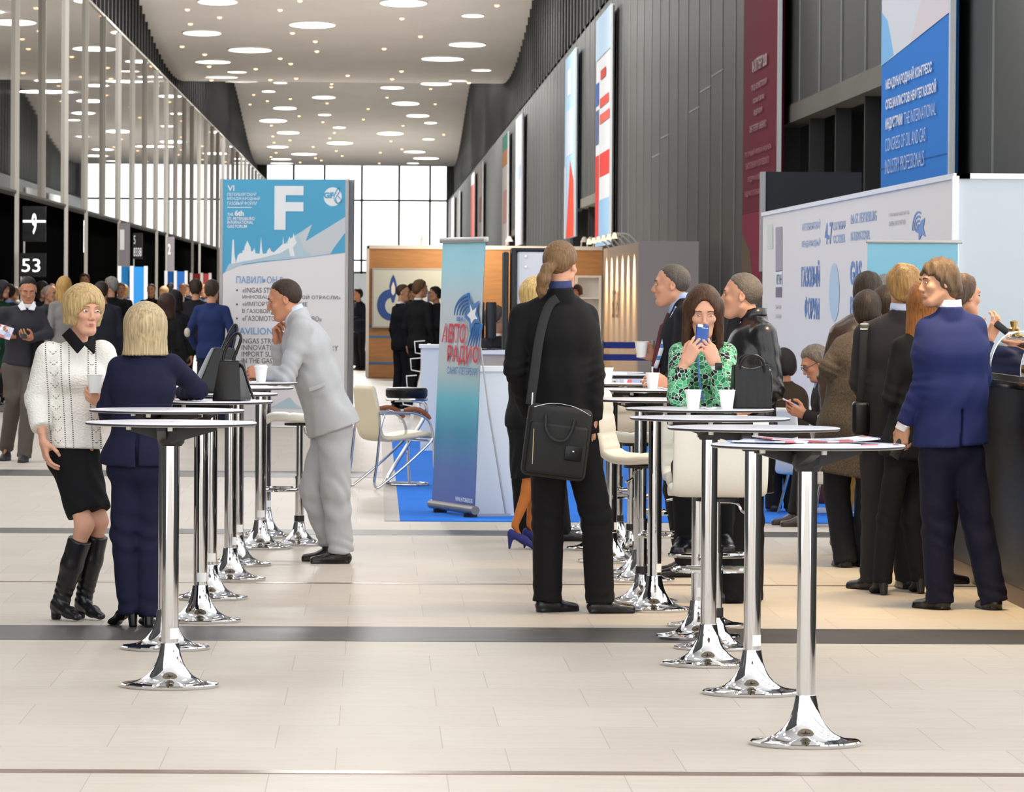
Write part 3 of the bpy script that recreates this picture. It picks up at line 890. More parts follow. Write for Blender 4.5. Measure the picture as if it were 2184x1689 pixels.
bt('ПАВИЛЬОН F', 504, 592, 606, 607, m_txtb, .012); bt('PAVILION F', 503, 701, 600, 716, m_txtb, .012)
for (s_, x0, y0, x1, y1) in [('«INGAS STREAM 2016 –', 518, 616, 648, 627), ('ИННОВАЦИИ В ГАЗОВОЙ ОТРАСЛИ»', 518, 630, 732, 641), ('«ИМПОРТОЗАМЕЩЕНИЕ', 518, 646, 660, 657), ('В ГАЗОВОЙ ОТРАСЛИ»', 518, 659, 640, 670), ('«ГАЗОМОТОРНОЕ ТОПЛИВО»', 518, 676, 691, 687),
                             ('INGAS STREAM 2016 –', 517, 724, 650, 735), ('INNOVATIONS IN GAS INDUSTRY', 517, 738, 727, 749), ('IMPORT SUBSTITUTION', 517, 752, 660, 763), ('IN THE GAS INDUSTRY', 517, 766, 650, 777)]:
    bt(s_, x0, y0, x1, y1, m_txtg, .0)
q = MB()
for y in (622, 652, 682, 757): q.lathe([(.011, 0), (.011, .001)], 12, (0, 0, 0)) if False else q.prism([(bu(506) + .012 * math.cos(a), bz(y) + .012 * math.sin(a)) for a in np.linspace(0, 2 * PI, 12, endpoint=False)], (0, -.003, 0), (1, 0, 0), (0, 0, 1), .0006)
q.build('bullet_print', m_txtg, r, smooth=False)
poly([(560, 872), (585, 868), (600, 860), (622, 848), (635, 862), (650, 873)], m_cyan2, 'cloud_print', .002)
q = MB(); q.box(AW / 2 - .0395, AW / 2 - .038, .05, .25, AH - .75, AH - .02)
for k in range(14): q.box(AW / 2 - .0395, AW / 2 - .038, .06, .2, 1.72 - .11 * k, 1.77 - .11 * k)
q.build('side_print', m_cyan2, r, smooth=False)

# ------------------------------------------------------------------ blue carpet of the stands
m_carpet = mat('blue_carpet', '#0c74dc', rough=.95, bump=(400, .3), var=(4, .05))
m_tape = mat('carpet_border', '#b3aba0', rough=.6)
c0 = onfloor(853, 1112)
cp = MB().box(c0[0], 4.2, c0[1], 52, 0, .006).build('blue_carpet', m_carpet, smooth=False)
tag(cp, 'bright blue carpet laid across the floor under the exhibition stands', 'carpet')
tag(MB().box(c0[0] - .11, c0[0], c0[1], 52, 0, .005).build('carpet_edging', m_tape, smooth=False), 'pale grey tape along the left edge of the blue carpet', 'edging')

# ------------------------------------------------------------------ radio roll-up banner
pl, pr = onfloor(921, 1092), onfloor(1012, 1106)
U = (pr - pl); BWD = float(np.linalg.norm(U)); U = U / BWD
Nf = np.cross(U, (0, 0, 1))            # faces the viewer's left
ang = math.atan2(U[1], U[0])
m_ru = mat('rollup_print', '#ffffff', rough=.4)
t = NT(m_ru); co, xyz = t.obj()
crz = t.n('ShaderNodeValToRGB'); mrz = t.n('ShaderNodeMapRange'); mrz.inputs[2].default_value = 2.03; t.nt.links.new(xyz[2], mrz.inputs[0]); t.nt.links.new(mrz.outputs[0], crz.inputs[0])
for k, (pos, c) in enumerate([(0, '#4a63ae'), (1, '#93d6ea'), (.17, '#5277b6'), (.3, '#3f93b4'), (.42, '#68bfd2'), (.52, '#b9ccd0'), (.62, '#c7cdd2'), (.78, '#c2d2da'), (.9, '#a2dcec')]):
    e = crz.color_ramp.elements[k] if k < 2 else crz.color_ramp.elements.new(pos); e.position = pos; e.color = C(c)
t.nt.links.new(crz.outputs[0], t.b.inputs['Base Color'])
m_rback = mat('rollup_back', '#e9edf0', rough=.5)
LEAN = .07
r = thing('rollup_banner', 'blue roll-up banner of a radio station with star logo and red lettering', 'banner', (pl + pr) / 2, ang)
# local: x along the banner, +y away from its face
h0, h1 = .07, 2.02
V = []; nz, nx = 24, 14
for i in range(nz + 1):
    for j in range(nx + 1):
        u = j / nx; v = i / nz; z = h0 + (h1 - h0) * v
        V.append(((u - .5) * BWD, LEAN * v + .012 * math.sin(u * 9 + v * 2) * v * (1 - v) * 2, z))
F = [(i * (nx + 1) + j, i * (nx + 1) + j + 1, (i + 1) * (nx + 1) + j + 1, (i + 1) * (nx + 1) + j) for i in range(nz) for j in range(nx)]
b = MB(); b.m = 0; b.raw(V, F); b.m = 1; b.raw([(a, y + .003, z) for a, y, z in V], [f[::-1] for f in F])
prt = b.build('print', [m_ru, m_rback], r)
MB().rbox(-BWD / 2 - .02, BWD / 2 + .02, LEAN - .02, LEAN + .02, h1 - .01, h1 + .03, r=.008).build('top_rail', m_silver, r)
MB().tube([(-BWD / 2 - .02, .0, .06), (BWD / 2 + .02, 0, .06)], .032, 14).build('base_roller', mat('roller_grey', '#8c8580', rough=.4, metal=.3), r)
for x in (-BWD / 2 + .2, BWD / 2 - .1):
    MB().box(x - .012, x + .012, -.05, .05, 0, .035).build('foot', m_blackp, r, smooth=False)
MB().tube([(.3 * BWD, .03 + LEAN * .7, 1.42), (.3 * BWD, .17, .8)], .007, 8).build('strut_upper', m_silver, r)
MB().tube([(.3 * BWD, .17, .8), (.3 * BWD, .31, .02)], .009, 8).build('strut_lower', m_silver, r)
MB().box(.3 * BWD - .02, .3 * BWD + .02, 0, .34, .0, .025).build('stand_rail', m_silver, r, smooth=False)


def ru(u, py):
    """point on the print: u across, picture row py"""
    v = (1095 - py) / (1095 - 512); return np.array([(u - .5) * BWD, LEAN * v - .012, h0 + (h1 - h0) * v])


Vd = np.array([0, LEAN, h1 - h0]); Vd /= np.linalg.norm(Vd)
m_red = mat('logo_red', '#d23a4e', rough=.4); m_blu = mat('logo_blue', '#3f7cbf', rough=.4)


def rt(body, u0, y0, u1, y1, m, wt=0.0, shear=0.0):
    o = ru(u0, y1); return text(body, m, o, (1, 0, 0), Vd, (u1 - u0) * BWD, (y1 - y0) / 583 * 1.95, prt, weight=wt, depth=.004, shear=shear)


rt('АВТО', .12, 693, .68, 736, m_red, .022, .1)
rt('РАДИО', .27, 741, 1.0, 785, m_red, .022)
rt('САНКТ-ПЕТЕРБУРГ', .28, 789, 1.0, 805, m_blu, .008)
rt('88.4', .45, 678, .60, 688, m_blu, .03); rt('FM', .6, 684, .65, 688, m_blu, .0)
rt('WWW.AVTORADIO.RU', .6, 1073, 1.0, 1083, m_txtw, .03)


def rpoly(pts, m, name, off=.003):
    q = MB(); q.prism([(u * BWD, (785 - y) / 583 * 1.95) for u, y in pts], ru(0, 785) + np.array([0, -off, 0]), (1, 0, 0), Vd, .0008)
    return q.build(name, m, prt, smooth=False)


rpoly([(.70, 629), (.79, 652), (.95, 642), (.92, 665), (.99, 690), (.88, 690), (.77, 712), (.75, 690), (.63, 678), (.72, 660)], m_blu, 'star_print')
rpoly([(.76, 650), (.82, 664), (.91, 657), (.88, 672), (.94, 682), (.86, 683), (.80, 693), (.78, 682), (.70, 674), (.77, 666)], m_txtw, 'star_print', .005)
for k in range(5):
    q = MB(); rr = 1 - k * .17; pts = []
    for a in np.linspace(PI * .55, PI * 1.0, 12):
        pts.append(ru(.74 + .37 * rr * math.cos(a), 675 - 46 * rr * math.sin(a)) + np.array([0, .006, 0]))
    q.tube([tuple(p) for p in pts], [.004 + .012 * (1 - i / 11) * rr for i in range(12)], 6); q.build('arc_print', m_blu, prt)
for k in range(5):
    q = MB(); u = .78 + k * .05
    q.tube([tuple(ru(u + .02, 692) + np.array([0, .006, 0])), tuple(ru(u, 715) + np.array([0, .006, 0])), tuple(ru(u - .07 + .012 * k, 742) + np.array([0, .006, 0]))], [.011, .009, .003], 6); q.build('stripe_print', m_blu, prt)

# ------------------------------------------------------------------ reception counters and stand furniture behind the roll-up
m_cnt = mat('counter_white', '#dfe5e8', rough=.35)


def counter(x0, x1, yb, h, depth, lab, m=None, name='reception_counter'):
    a = onfloor(x0, yb); b_ = onfloor(x1, yb)
    r = thing(name, lab, 'counter', a)
    w = b_[0] - a[0]
    MB().box(0, w, 0, depth, 0.006, h - .035).build('front_panel', m or m_cnt, r, smooth=False)
    MB().box(-.02, w + .02, -.02, depth, h - .035, h).build('counter_top', m_whitep, r, smooth=False)
    return r


counter(1012, 1120, 1101, 1.1, .45, 'white reception counter directly behind the radio roll-up')
counter(897, 1010, 962, 1.1, .5, 'farther white counter seen left of the radio roll-up')
counter(1012, 1074, 1025, 1.14, .4, 'beige front desk behind the white counter where a man sits', mat('desk_beige', '#b8aa9c', rough=.5))
a = at(1073, 535, 41.5)
r = thing('display_cabinet', 'tall white cabinet panel with thick black edge behind the ponytailed man', 'cabinet', (a[0], 41.5, 0.006))
MB().rbox(.12, .46, 0, .2, 0, 2.02, r=.03, seg=3).build('front', m_whitep, r)
MB().rbox(0, .05, -.02, .3, 0, 2.0, r=.015).build('side_edge', m_blackp, r)
MB().rbox(.07, .12, -.02, .3, 0, 2.03, r=.015).build('inner_edge', m_blackp, r)
MB().rbox(.07, .48, -.01, .25, 2.0, 2.035, r=.012).build('top_edge', m_blackp, r)
for z in (1.96, 1.87): MB().tube([(.2, -.012, z), (.2, .01, z)], .01, 10).build('bolt', m_chrome2, r)
for k, px in enumerate((1026, 1038)):
    a = at(px, 690, 41.6); r = thing('monitor', ['dark desktop monitor edge-on, left one on the beige desk', 'dark desktop monitor edge-on, right one on the beige desk'][k], 'monitor', (a[0] - .03 + .06 * k, 41.07 + .2 * k, 1.14), 1.3)
    MB().rbox(-.14, .14, -.015, .015, .1, .42, r=.008).build('screen', m_blackp, r)
    MB().box(-.02, .02, 0, .03, 0, .15).build('stand', m_blackp, r, smooth=False); MB().box(-.1, .1, -.07, .09, 0, .012).build('foot', m_blackp, r, smooth=False)
# brochure stand
a = onfloor(868, 925)
r = thing('brochure_stand', 'white slanted wire brochure stand between black-suited men and the counter', 'stand', a)
MB().box(-.02, .02, -.2, .2, 0, .02).build('foot', m_whitep, r, smooth=False)
q = MB(); q.prism([(-.01, 0), (.03, 0), (.27, 1.05), (.23, 1.05)], (0, .015, 0), (1, 0, 0), (0, 0, 1), .03); q.build('rail', m_whitep, r, smooth=False)
for k in range(5):
    z = .12 + .2 * k; x = -.03 + .23 * z
    q = MB()
    for y in (-.1, .1):
        q.tube([(x + .02, y, z), (x - .09, y, z + .02), (x - .1, y, z + .15)], .006, 6)
        q.tube([(x - .1, y, z + .15), (x + .02, y, z + .16)], .005, 6)
    q.tube([(x - .1, -.1, z + .15), (x - .1, .1, z + .15)], .006, 6); q.tube([(x - .09, -.1, z + .02), (x - .09, .1, z + .02)], .006, 6)
    q.build('pocket', m_whitep, r)

# ------------------------------------------------------------------ wood stand far behind
m_wood = mat('stand_wood', '#b98a58', rough=.45, var=(2.2, .14), stretch=(1, 1, 9))
D = 90.0
A = at(786, 805, D); B = at(1285, 527, D); zt = 2.52
r = thing('wood_stand', 'light wood exhibition stand wall with white top rail', 'stand', (A[0], D, 0))
Wd = B[0] - A[0]
MB().box(0, Wd, 0, .12, 0.0, zt - .05).build('wood_wall', m_wood, r, smooth=False)
MB().box(-.04, Wd, -.03, .15, zt - .05, zt + .02).build('top_rail', m_whitep, r, smooth=False)
MB().box(-.06, 0, -.03, .15, 0, zt).build('corner_post', m_whitep, r, smooth=False)
for py in (696, 718, 774):
    z = at(800, py, D)[2]; MB().box(0, Wd * .35, -.006, 0, z - .02, z + .02).build('blue_stripe', m_blu, r, smooth=False)
nx0 = at(1231, 592, D)[0] - A[0]; nx1 = at(1276, 592, D)[0] - A[0]; nz0 = at(1231, 745, D)[2]; nz1 = at(1231, 592, D)[2]
nm = MB(); nm.box(nx0, nx1, -.3, -.28, nz0, nz1); o = nm.build('niche_back', m_cnt, r, smooth=False); o.location = (0, .27, 0)
q = MB(); q.box(nx0, nx1, -.25, 0, nz0 - .03, nz0); q.box(nx0, nx1, -.25, 0, at(1240, 634, D)[2] - .03, at(1240, 634, D)[2]); q.box(nx0, nx1, -.25, 0, nz1, nz1 + .04); q.box(nx1, nx1 + .05, -.25, 0, nz0, nz1 + .04); q.box(nx0 - .05, nx0, -.25, 0, nz0, nz1 + .04)
q.build('shelf_unit', m_whitep, r, smooth=False)
# emblem sign
s0 = at(797, 695, D - .05); s1 = at(985, 576, D - .05)
r = thing('emblem_sign', 'pale framed sign with blue flame emblem on the wood stand wall', 'sign', (s0[0], D - .06, s0[2]))
MB().box(0, s1[0] - s0[0], 0, .05, 0, s1[2] - s0[2]).build('panel', mat('sign_pale', '#ccd8d6', rough=.35), r, smooth=False)
q = MB(); w_, h_ = s1[0] - s0[0], s1[2] - s0[2]
for (a, b_, c, d) in [(-.03, w_ + .03, -.03, 0), (-.03, w_ + .03, h_, h_ + .03), (-.03, 0, 0, h_), (w_, w_ + .03, 0, h_)]: q.box(a, b_, -.01, .05, c, d)
q.build('frame', m_silver, r, smooth=False)
m_gaz = mat('emblem_blue', '#2a51a3', rough=.4)
gs = 1 / 111.0
def gp(px, py): return ((px - 797) * gs, (695 - py) * gs)
ring = []
for a in np.linspace(math.radians(60), math.radians(300), 24): ring.append((28 * math.cos(a), 33 * math.sin(a)))
for a in np.linspace(math.radians(290), math.radians(75), 20): ring.append((4 + 15 * math.cos(a), -2 + 18 * math.sin(a)))
q = MB(); q.prism([(gp(832, 650)[0] + a * gs, gp(832, 650)[1] + b_ * gs) for a, b_ in ring], (0, -.004, 0), (1, 0, 0), (0, 0, 1), .003)
q.build('emblem', m_gaz, r, smooth=False)
q = MB(); q.prism([gp(*p) for p in [(838, 585), (843, 596), (846, 610), (845, 625), (840, 645), (836, 645), (831, 625), (830, 610), (833, 596)]], (0, -.006, 0), (1, 0, 0), (0, 0, 1), .002); q.build('flame', m_gaz, r, smooth=False)
q = MB(); q.prism([gp(*p) for p in [(838, 600), (842, 612), (842, 624), (838, 630), (834, 624), (834, 612)]], (0, -.009, 0), (1, 0, 0), (0, 0, 1), .002); q.build('flame_core', m_txtw, r, smooth=False)
text('ПРОМ', m_gaz, (gp(911, 645)[0], -.006, gp(911, 645)[1]), (1, 0, 0), (0, 0, 1), 66 * gs, 25 * gs, r, weight=.05)
# right wing with warm spots
Xw = B[0] + .02
d2 = D * (Xw / (Xw + 0)) - 12
r = thing('stand_wing', 'side wing of the wood stand washed by warm spotlights, with grey end panel', 'stand', (Xw, 78, 0))
MB().box(0, .1, 0, 12, 0, 2.5).build('lit_panel', mat('wing_panel', '#d8c6b4', rough=.6), r, smooth=False)
MB().box(0, 1.0, -.1, 0, 0, 2.52).build('end_panel', mat('wing_grey', '#cdc4c8', rough=.6), r, smooth=False)
text('ВЫСТАВКА', m_txtg, (-.003, 8.5, 1.2), (0, -1, 0), (0, 0, 1), 2.5, .5, r, name='lettering')
for k in range(6):
    yy = 79.2 + k * 1.9; 
    o = thing('arm_spotlight', 'warm lit arm spotlight along the stand wing top, %s from the front' % ['first', 'second', 'third', 'fourth', 'fifth', 'sixth'][k], 'spotlight', (Xw, yy, 2.5), 0, 'arm spotlights on the stand wing')
    MB().tube(bez([(0.05, 0, 0), (-.1, 0, .14), (-.3, 0, .16)], 5), .014, 6).build('arm', m_whitep, o)
    MB().lathe([(.025, .1), (.05, .0)], 16, (-.34, 0, .07), cap=True).build('lamp_head', mat('lamp_warm', '#fff0d8', emit=((1, .8, .5, 1), 1.3)), o)
    area_light('arm_spot_light', (Xw - .34, yy, 2.42), .1, 16, (1, .68, .36), (0, math.radians(-28), 0), spread=1.5)
for k, px in enumerate((898, 1080, 1240, 1253, 1266)):
    a = at(px, 527, D - .2)
    o = thing('arm_spotlight', ['white arm spotlight above the emblem sign', 'white arm spotlight pair over the wood wall centre', 'white arm spotlight left of three over the wood wall end', 'white arm spotlight in the middle of three over the wood wall end', 'white arm spotlight right of three over the wood wall end'][k], 'spotlight', (a[0], D - .02, 2.54), 0, 'arm spotlights on the wood wall')
    MB().tube(bez([(0, 0, 0), (0.02, -.1, .14), (.05, -.3, .16)], 5), .014, 6).build('arm', m_whitep, o)
    MB().lathe([(.03, .1), (.08, .0)], 16, (.05, -.34, .08), cap=True).build('lamp_head', m_whitep, o)
area_light('wood_wall_wash', (at(1000, 527, D)[0], D - 1.4, 2.9), 2.0, 60, (1, .75, .5), (math.radians(50), 0, 0))

# belt barrier in front of the wing
a = at(1283, 735, 66); b_ = at(1392, 735, 66)
r = thing('belt_barrier', 'queue barrier of two blue belts between slim posts by the stand wing', 'barrier', (a[0], 66, 0))
for x in (0, b_[0] - a[0]):
    MB().lathe([(.16, 0), (.16, .02), (.03, .04), (.03, .98), (.0, .99)], 16, (x, 0, 0)).build('post', m_silver, r)
for py in (736, 762):
    z = at(1300, py, 66)[2]; MB().box(0, b_[0] - a[0], -.004, .004, z - .045, z + .045).build('belt', mat('belt_blue', '#2b3fa0', rough=.6), r, smooth=False)

# ------------------------------------------------------------------ white stand on the right
X0 = 4.23; Yn = X0 * FPX / (2038 - 802); Yf = X0 * FPX / (1627 - 802)
m_stand = mat('stand_white', '#ece5dd', rough=.45)
r = thing('white_stand', 'large white exhibition stand wall with blue lettering at the right', 'stand', (X0, Yn, 0))
lw = MB().box(0, .08, 0, Yf - Yn, 0, 2.5).build('long_wall', m_stand, r, smooth=False)
MB().box(.0, 1.5, -.06, 0, 0, 2.5).build('end_wall', mat('stand_bluewhite', '#c6d0d6', rough=.5), r, smooth=False)
MB().box(-.02, .1, -.08, Yf - Yn, 2.5, 2.54).build('top_trim', m_whitep, r, smooth=False)
MB().box(.0, 1.5, -.08, 0, 2.5, 2.54).build('top_trim', m_whitep, r, smooth=False)
MB().box(-.03, .02, -.09, -.03, 0, 2.52).build('corner_post', m_whitep, r, smooth=False)
m_sb = mat('print_softblue', '#9fb6d6', rough=.5); m_sb2 = mat('print_midblue', '#6f93c8', rough=.5); m_sg = mat('print_softgrey', '#a29ca2', rough=.5)


def sw(body, x0, y0, x1, y1, m, wt=0.0, name='lettering'):
    xm, ym = (x0 + x1) / 2, (y0 + y1) / 2
    a = onx(x0, ym, X0); b_ = onx(x1, ym, X0); zc = onx(xm, ym, X0); s_ = FPX / zc[1]
    h = (y1 - y0) / s_
    return text(body, m, (-.003, a[1] - Yn, zc[2] - h / 2), (0, -1, 0), (0, 0, 1), a[1] - b_[1], h, lw, weight=wt, depth=.002)


sw('VI ПЕТЕРБУРГСКИЙ', 1711, 470, 1750, 490, m_sb, .02); sw('МЕЖДУНАРОДНЫЙ', 1711, 508, 1750, 528, m_sb, .02); sw('ГАЗОВЫЙ', 1710, 556, 1749, 612, m_sb2, .03); sw('ФОРУМ', 1717, 633, 1748, 683, m_sb2, .03)
sw('4-7', 1760, 474, 1776, 522, m_sb2, .02); sw('ОКТЯБРЯ', 1778, 472, 1803, 490, m_sb, .02); sw('OCTOBER', 1778, 500, 1803, 518, m_sb, .02)
sw('6th ST. PETERSBURG', 1815, 452, 1870, 474, m_sb, .02); sw('INTERNATIONAL', 1815, 492, 1856, 512, m_sb, .02); sw('GAS', 1814, 556, 1838, 608, m_sb2, .04); sw('FORUM', 1814, 632, 1846, 680, m_sb2, .04)
sw('ГЕНЕРАЛЬНЫЙ РАДИОПАРТНЁР', 1897, 450, 1940, 461, m_sg, 0); sw('GENERAL RADIO PARTNER', 1897, 470, 1932, 480, m_sg, 0)
# wave logo, drop emblem, grey blocks


def spoly(pts, m, name):
    q = MB(); V = []
    for (px, py) in pts:
        p = onx(px, py, X0); V.append((-.004, p[1] - Yn, p[2]))
    n = len(V); q.raw(V, [list(range(n))[::-1]]); return q.build(name, m, lw, smooth=False)


for k in range(4):
    rr = 1 - .22 * k; pts = [(1962 - 14 * rr * math.cos(a) - 2, 492 - 42 * rr * math.sin(a)) for a in np.linspace(0, PI * .62, 12)]
    pin = [(1962 - 14 * (rr - .1) * math.cos(a) - 2, 492 - 42 * (rr - .1) * math.sin(a)) for a in np.linspace(PI * .62, 0, 12)]
    spoly(pts + pin, m_sb2, 'logo_arc')
spoly([(1962, 480), (1966, 470), (1974, 464), (1970, 485), (1975, 505), (1967, 500), (1960, 515), (1960, 498), (1953, 494)], m_sb2, 'logo_star')
spoly([(1780 + 11 * math.cos(a), 623 + 62 * math.sin(a)) for a in np.linspace(0, 2 * PI, 28, endpoint=False)], m_cyan2, 'drop_emblem')
spoly([(1655, 485), (1669, 483), (1669, 578), (1655, 580)], m_sg, 'grey_block'); spoly([(1656, 578), (1669, 577), (1669, 612), (1656, 612)], m_txtw, 'grey_block'); sw('ИГУИН', 1657, 585, 1668, 607, m_txtg, .03)
spoly([(1655, 613), (1668, 612), (1668, 634), (1655, 634)], mat('print_plum', '#77707e', rough=.5), 'grey_block')
for y in (655, 675): sw('ПАРТНЕР', 1655, y - 4, 1667, y + 4, m_sg, 0)
spoly([(1637, 480), (1649, 478), (1649, 530), (1637, 531)], mat('print_palegreen', '#d3d8cc', rough=.5), 'pale_block')
# dark parapet behind
a = at(1629, 366, 52.2); b_ = at(1838, 366, 52.2)
MBx = MB().box(0, b_[0] - a[0], 0, .3, 0, a[2]); o = MBx.build('dark_screen', m_dark2, None, (a[0], 52.2, 0), smooth=False); tag(o, 'dark screen panel rising behind the far end of the white stand', 'screen')
o = MB().box(-.02, .02, -.02, .3, 1.9, a[2]).build('pale_edge', m_silver, o, smooth=False)
# roll-up in front of it
a = onfloor(1842, 1165); b_ = onfloor(2050, 1180)
a = at(1842, 900, 30.3); b_ = at(2052, 900, 30.0)
r = thing('rollup_banner', 'plain pale blue roll-up banner standing behind the coffee queue', 'banner', ((a[0] + b_[0]) / 2, 30.15, 0), -.03)
w_ = b_[0] - a[0]; zt = at(1900, 517, 30.1)[2]
m_ru2 = mat('rollup_pale', '#7fbfd6', rough=.45)
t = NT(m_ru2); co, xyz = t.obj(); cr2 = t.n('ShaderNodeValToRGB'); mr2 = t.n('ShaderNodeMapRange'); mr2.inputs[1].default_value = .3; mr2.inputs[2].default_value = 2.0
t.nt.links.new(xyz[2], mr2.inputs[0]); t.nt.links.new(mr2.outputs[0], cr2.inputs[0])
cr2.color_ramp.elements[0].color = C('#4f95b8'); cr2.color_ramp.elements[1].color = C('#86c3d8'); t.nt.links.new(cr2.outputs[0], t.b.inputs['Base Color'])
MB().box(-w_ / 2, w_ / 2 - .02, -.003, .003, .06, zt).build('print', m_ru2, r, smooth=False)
MB().rbox(-w_ / 2 - .01, w_ / 2 + .01, -.015, .015, zt - .005, zt + .018, r=.006).build('top_rail', m_silver, r)
MB().rbox(-w_ / 2 - .01, w_ / 2 + .01, -.07, .07, 0, .08, r=.02).build('base_case', m_silver, r)
MB().tube([(0, .03, .05), (0, .03, zt)], .01, 8).build('rear_pole', m_silver, r)

# ------------------------------------------------------------------ coffee counter
m_bar = mat('bar_black', '#121113', rough=.28, bump=(30, .04))
XC = 3.43
r = thing('coffee_counter', 'long black coffee bar counter along the right edge', 'counter', (XC, 22.5, 0))
MB().box(0.0, .06, 0, 6.9, .09, 1.15).build('front_panel', m_bar, r, smooth=False)
MB().box(.06, .75, 0, 6.9, .05, 1.15).build('body', m_bar, r, smooth=False)
MB().rbox(-.05, .78, -.02, 6.95, 1.15, 1.19, r=.008).build('counter_top', mat('bar_top', '#1b1a1c', rough=.12), r)
MB().box(-.012, 0.02, 0, 6.9, 0, .09).build('plinth', mat('bar_plinth', '#5a4336', rough=.35), r, smooth=False)
# curved glass food case
yc = 25.3
r = thing('food_display', 'curved glass food display case with brass knob standing on the black counter', 'display case', (XC - .02, yc, 1.19))
prof = [(0, .03), (.0, .09), (.02, .16), (.06, .22), (.13, .255), (.3, .265)]
pth = bez([(a, 0, b_) for a, b_ in prof], 6)
g = MB(); V = []
for (a, _, b_) in pth: V += [(a, -.6, b_), (a, .6, b_)]
g.raw(V, [(2 * i, 2 * i + 1, 2 * i + 3, 2 * i + 2) for i in range(len(pth) - 1)])
m_glass = mat('case_glass', '#eef4f6', rough=.02, trans=1.0); m_glass.node_tree.nodes['Principled BSDF'].inputs['IOR'].default_value = 1.1
g.build('curved_glass', m_glass, r)
MB().box(-.01, .5, -.62, .62, 0, .03).build('case_base', m_blackp, r, smooth=False)
MB().box(.36, .5, -.6, .6, .03, .265).build('case_back', mat('case_back', '#161617', rough=.5), r, smooth=False)
for y in (-.605, .6): MB().tube(bez([(a, y, b_) for a, b_ in prof], 5), .004, 6).build('rim', m_chrome2, r)
MB().lathe([(.03, .26), (.034, .275), (.018, .285), (.024, .315), (.003, .322)], 16, (.12, .55, 0)).build('knob', mat('brass', '#b79a62', rough=.3, metal=.8), r)
m_bread = mat('pastry_crust', '#b9824a', rough=.6, bump=(40, .4), var=(12, .2))
for k in range(5):
    o = MB().lathe([(.005, 0), (.045, .004), (.05, .025), (.03, .045), (.003, .05)], 16).build('pastry', m_bread, None, (XC + .15, yc - .4 + .2 * k, 1.221)); tag(o, 'small golden pastry inside the glass food case', 'pastry', 'pastries in the glass case')
p = at(2112, 700, 27.3); r = thing('price_card', 'small white price card standing on the coffee counter', 'sign', (XC + .05, 27.6, 1.19), -.2)
MB().box(-.07, .07, -.003, .003, .0, .34).build('card', m_paper, r, smooth=False)
for k in range(2): MB().box(-.05, .04, -.005, -.003, .25 - .04 * k, .256 - .04 * k).build('print_line', m_txtg, r, smooth=False)
p = at(2172, 790, 24.9); r = thing('napkin_stack', 'white napkin stack in a holder at the counter edge', 'napkins', (XC + .04, 24.5, 1.19)); MB().box(-.0, .12, -.08, .08, 0, .008).build('holder', m_whitep, r, smooth=False); MB().box(.01, .11, -.07, .07, .008, .07).build('napkins_block', m_paper, r, smooth=False)
p = at(2110, 780, 26.9); r = thing('tray', 'pale tray with white paper on the coffee counter', 'tray', (XC + .02, 26.7, 1.19)); MB().rbox(0, .22, -.25, .25, 0, .02, r=.006).build('tray_plate', mat('tray_wood', '#c9b28c', rough=.5), r); MB().box(.03, .19, -.2, .2, .02, .09).build('paper_stack', m_paper, r, smooth=False)
area_light('counter_lamp', (XC - .4, 24.0, 3.4), .5, 44, (1, .72, .36), (0, 0, 0), spread=1.9)
area_light('counter_lamp', (XC - .3, 27.2, 3.4), .5, 40, (1, .72, .36), (0, 0, 0), spread=1.9)

# things on the blue carpet at right
a = onfloor(1752, 1075); r = thing('leather_case', 'red-brown leather document case standing on the blue carpet', 'bag', (a[0], a[1], .006), .05)
m_case = mat('case_leather', '#6b2f1c', rough=.4, bump=(30, .2))
MB().rbox(-.165, .165, -.06, .06, 0, .27, r=.02, seg=3).build('case_body', m_case, r)
for x in (-.08, .08): MB().rbox(x - .06, x + .06, -.085, -.055, .03, .19, r=.012).build('pocket', m_case, r)
MB().rbox(-.165, .165, -.068, -.058, .2, .275, r=.005).build('flap', m_case, r)
MB().tube(bez([(-.06, 0, .27), (-.03, 0, .32), (.03, 0, .32), (.06, 0, .27)], 5), .008, 8).build('handle', m_leather_b, r)
a = onfloor(1755, 1096); r = thing('power_strip', 'white power strip with cable lying on the blue carpet', 'power strip', (a[0], a[1], .006), .0)
MB().rbox(-.06, .06, -.03, .03, 0, .04, r=.006).build('strip_body', m_whitep, r)
MB().tube(bez([(.06, 0, .015), (.1, .01, .008), (.2, 0, .006), (.3, .03, .006)], 5), .005, 6).build('cable', m_whitep, r)

# ------------------------------------------------------------------ signs along the left fronts
m_sign_k = mat('sign_black', '#101012', rough=.25)


def hang_sign(x0, y0, x1, y1, Y, lab, body, m, tm, wt=.0, tb=None, bottom=None):
    a = at(x0, y1, Y); b_ = at(x1, y0, Y)
    r = thing('door_sign', lab, 'sign', (a[0], Y, a[2]))
    w_, h_ = b_[0] - a[0], b_[2] - a[2]
    sp = MB().box(0, w_, 0, .06, 0, h_).build('sign_panel', m, r, smooth=False)
    if tb is None: tb = (.1, .15, .9, .85)
    text(body, tm, (w_ * tb[0], -.004, h_ * tb[1]), (1, 0, 0), (0, 0, 1), w_ * (tb[2] - tb[0]), h_ * (tb[3] - tb[1]), sp, weight=wt)
    MB().box(.02, .06, .0, .06, -a[2], 0).build('leg', m_silver, r, smooth=False)
    return r


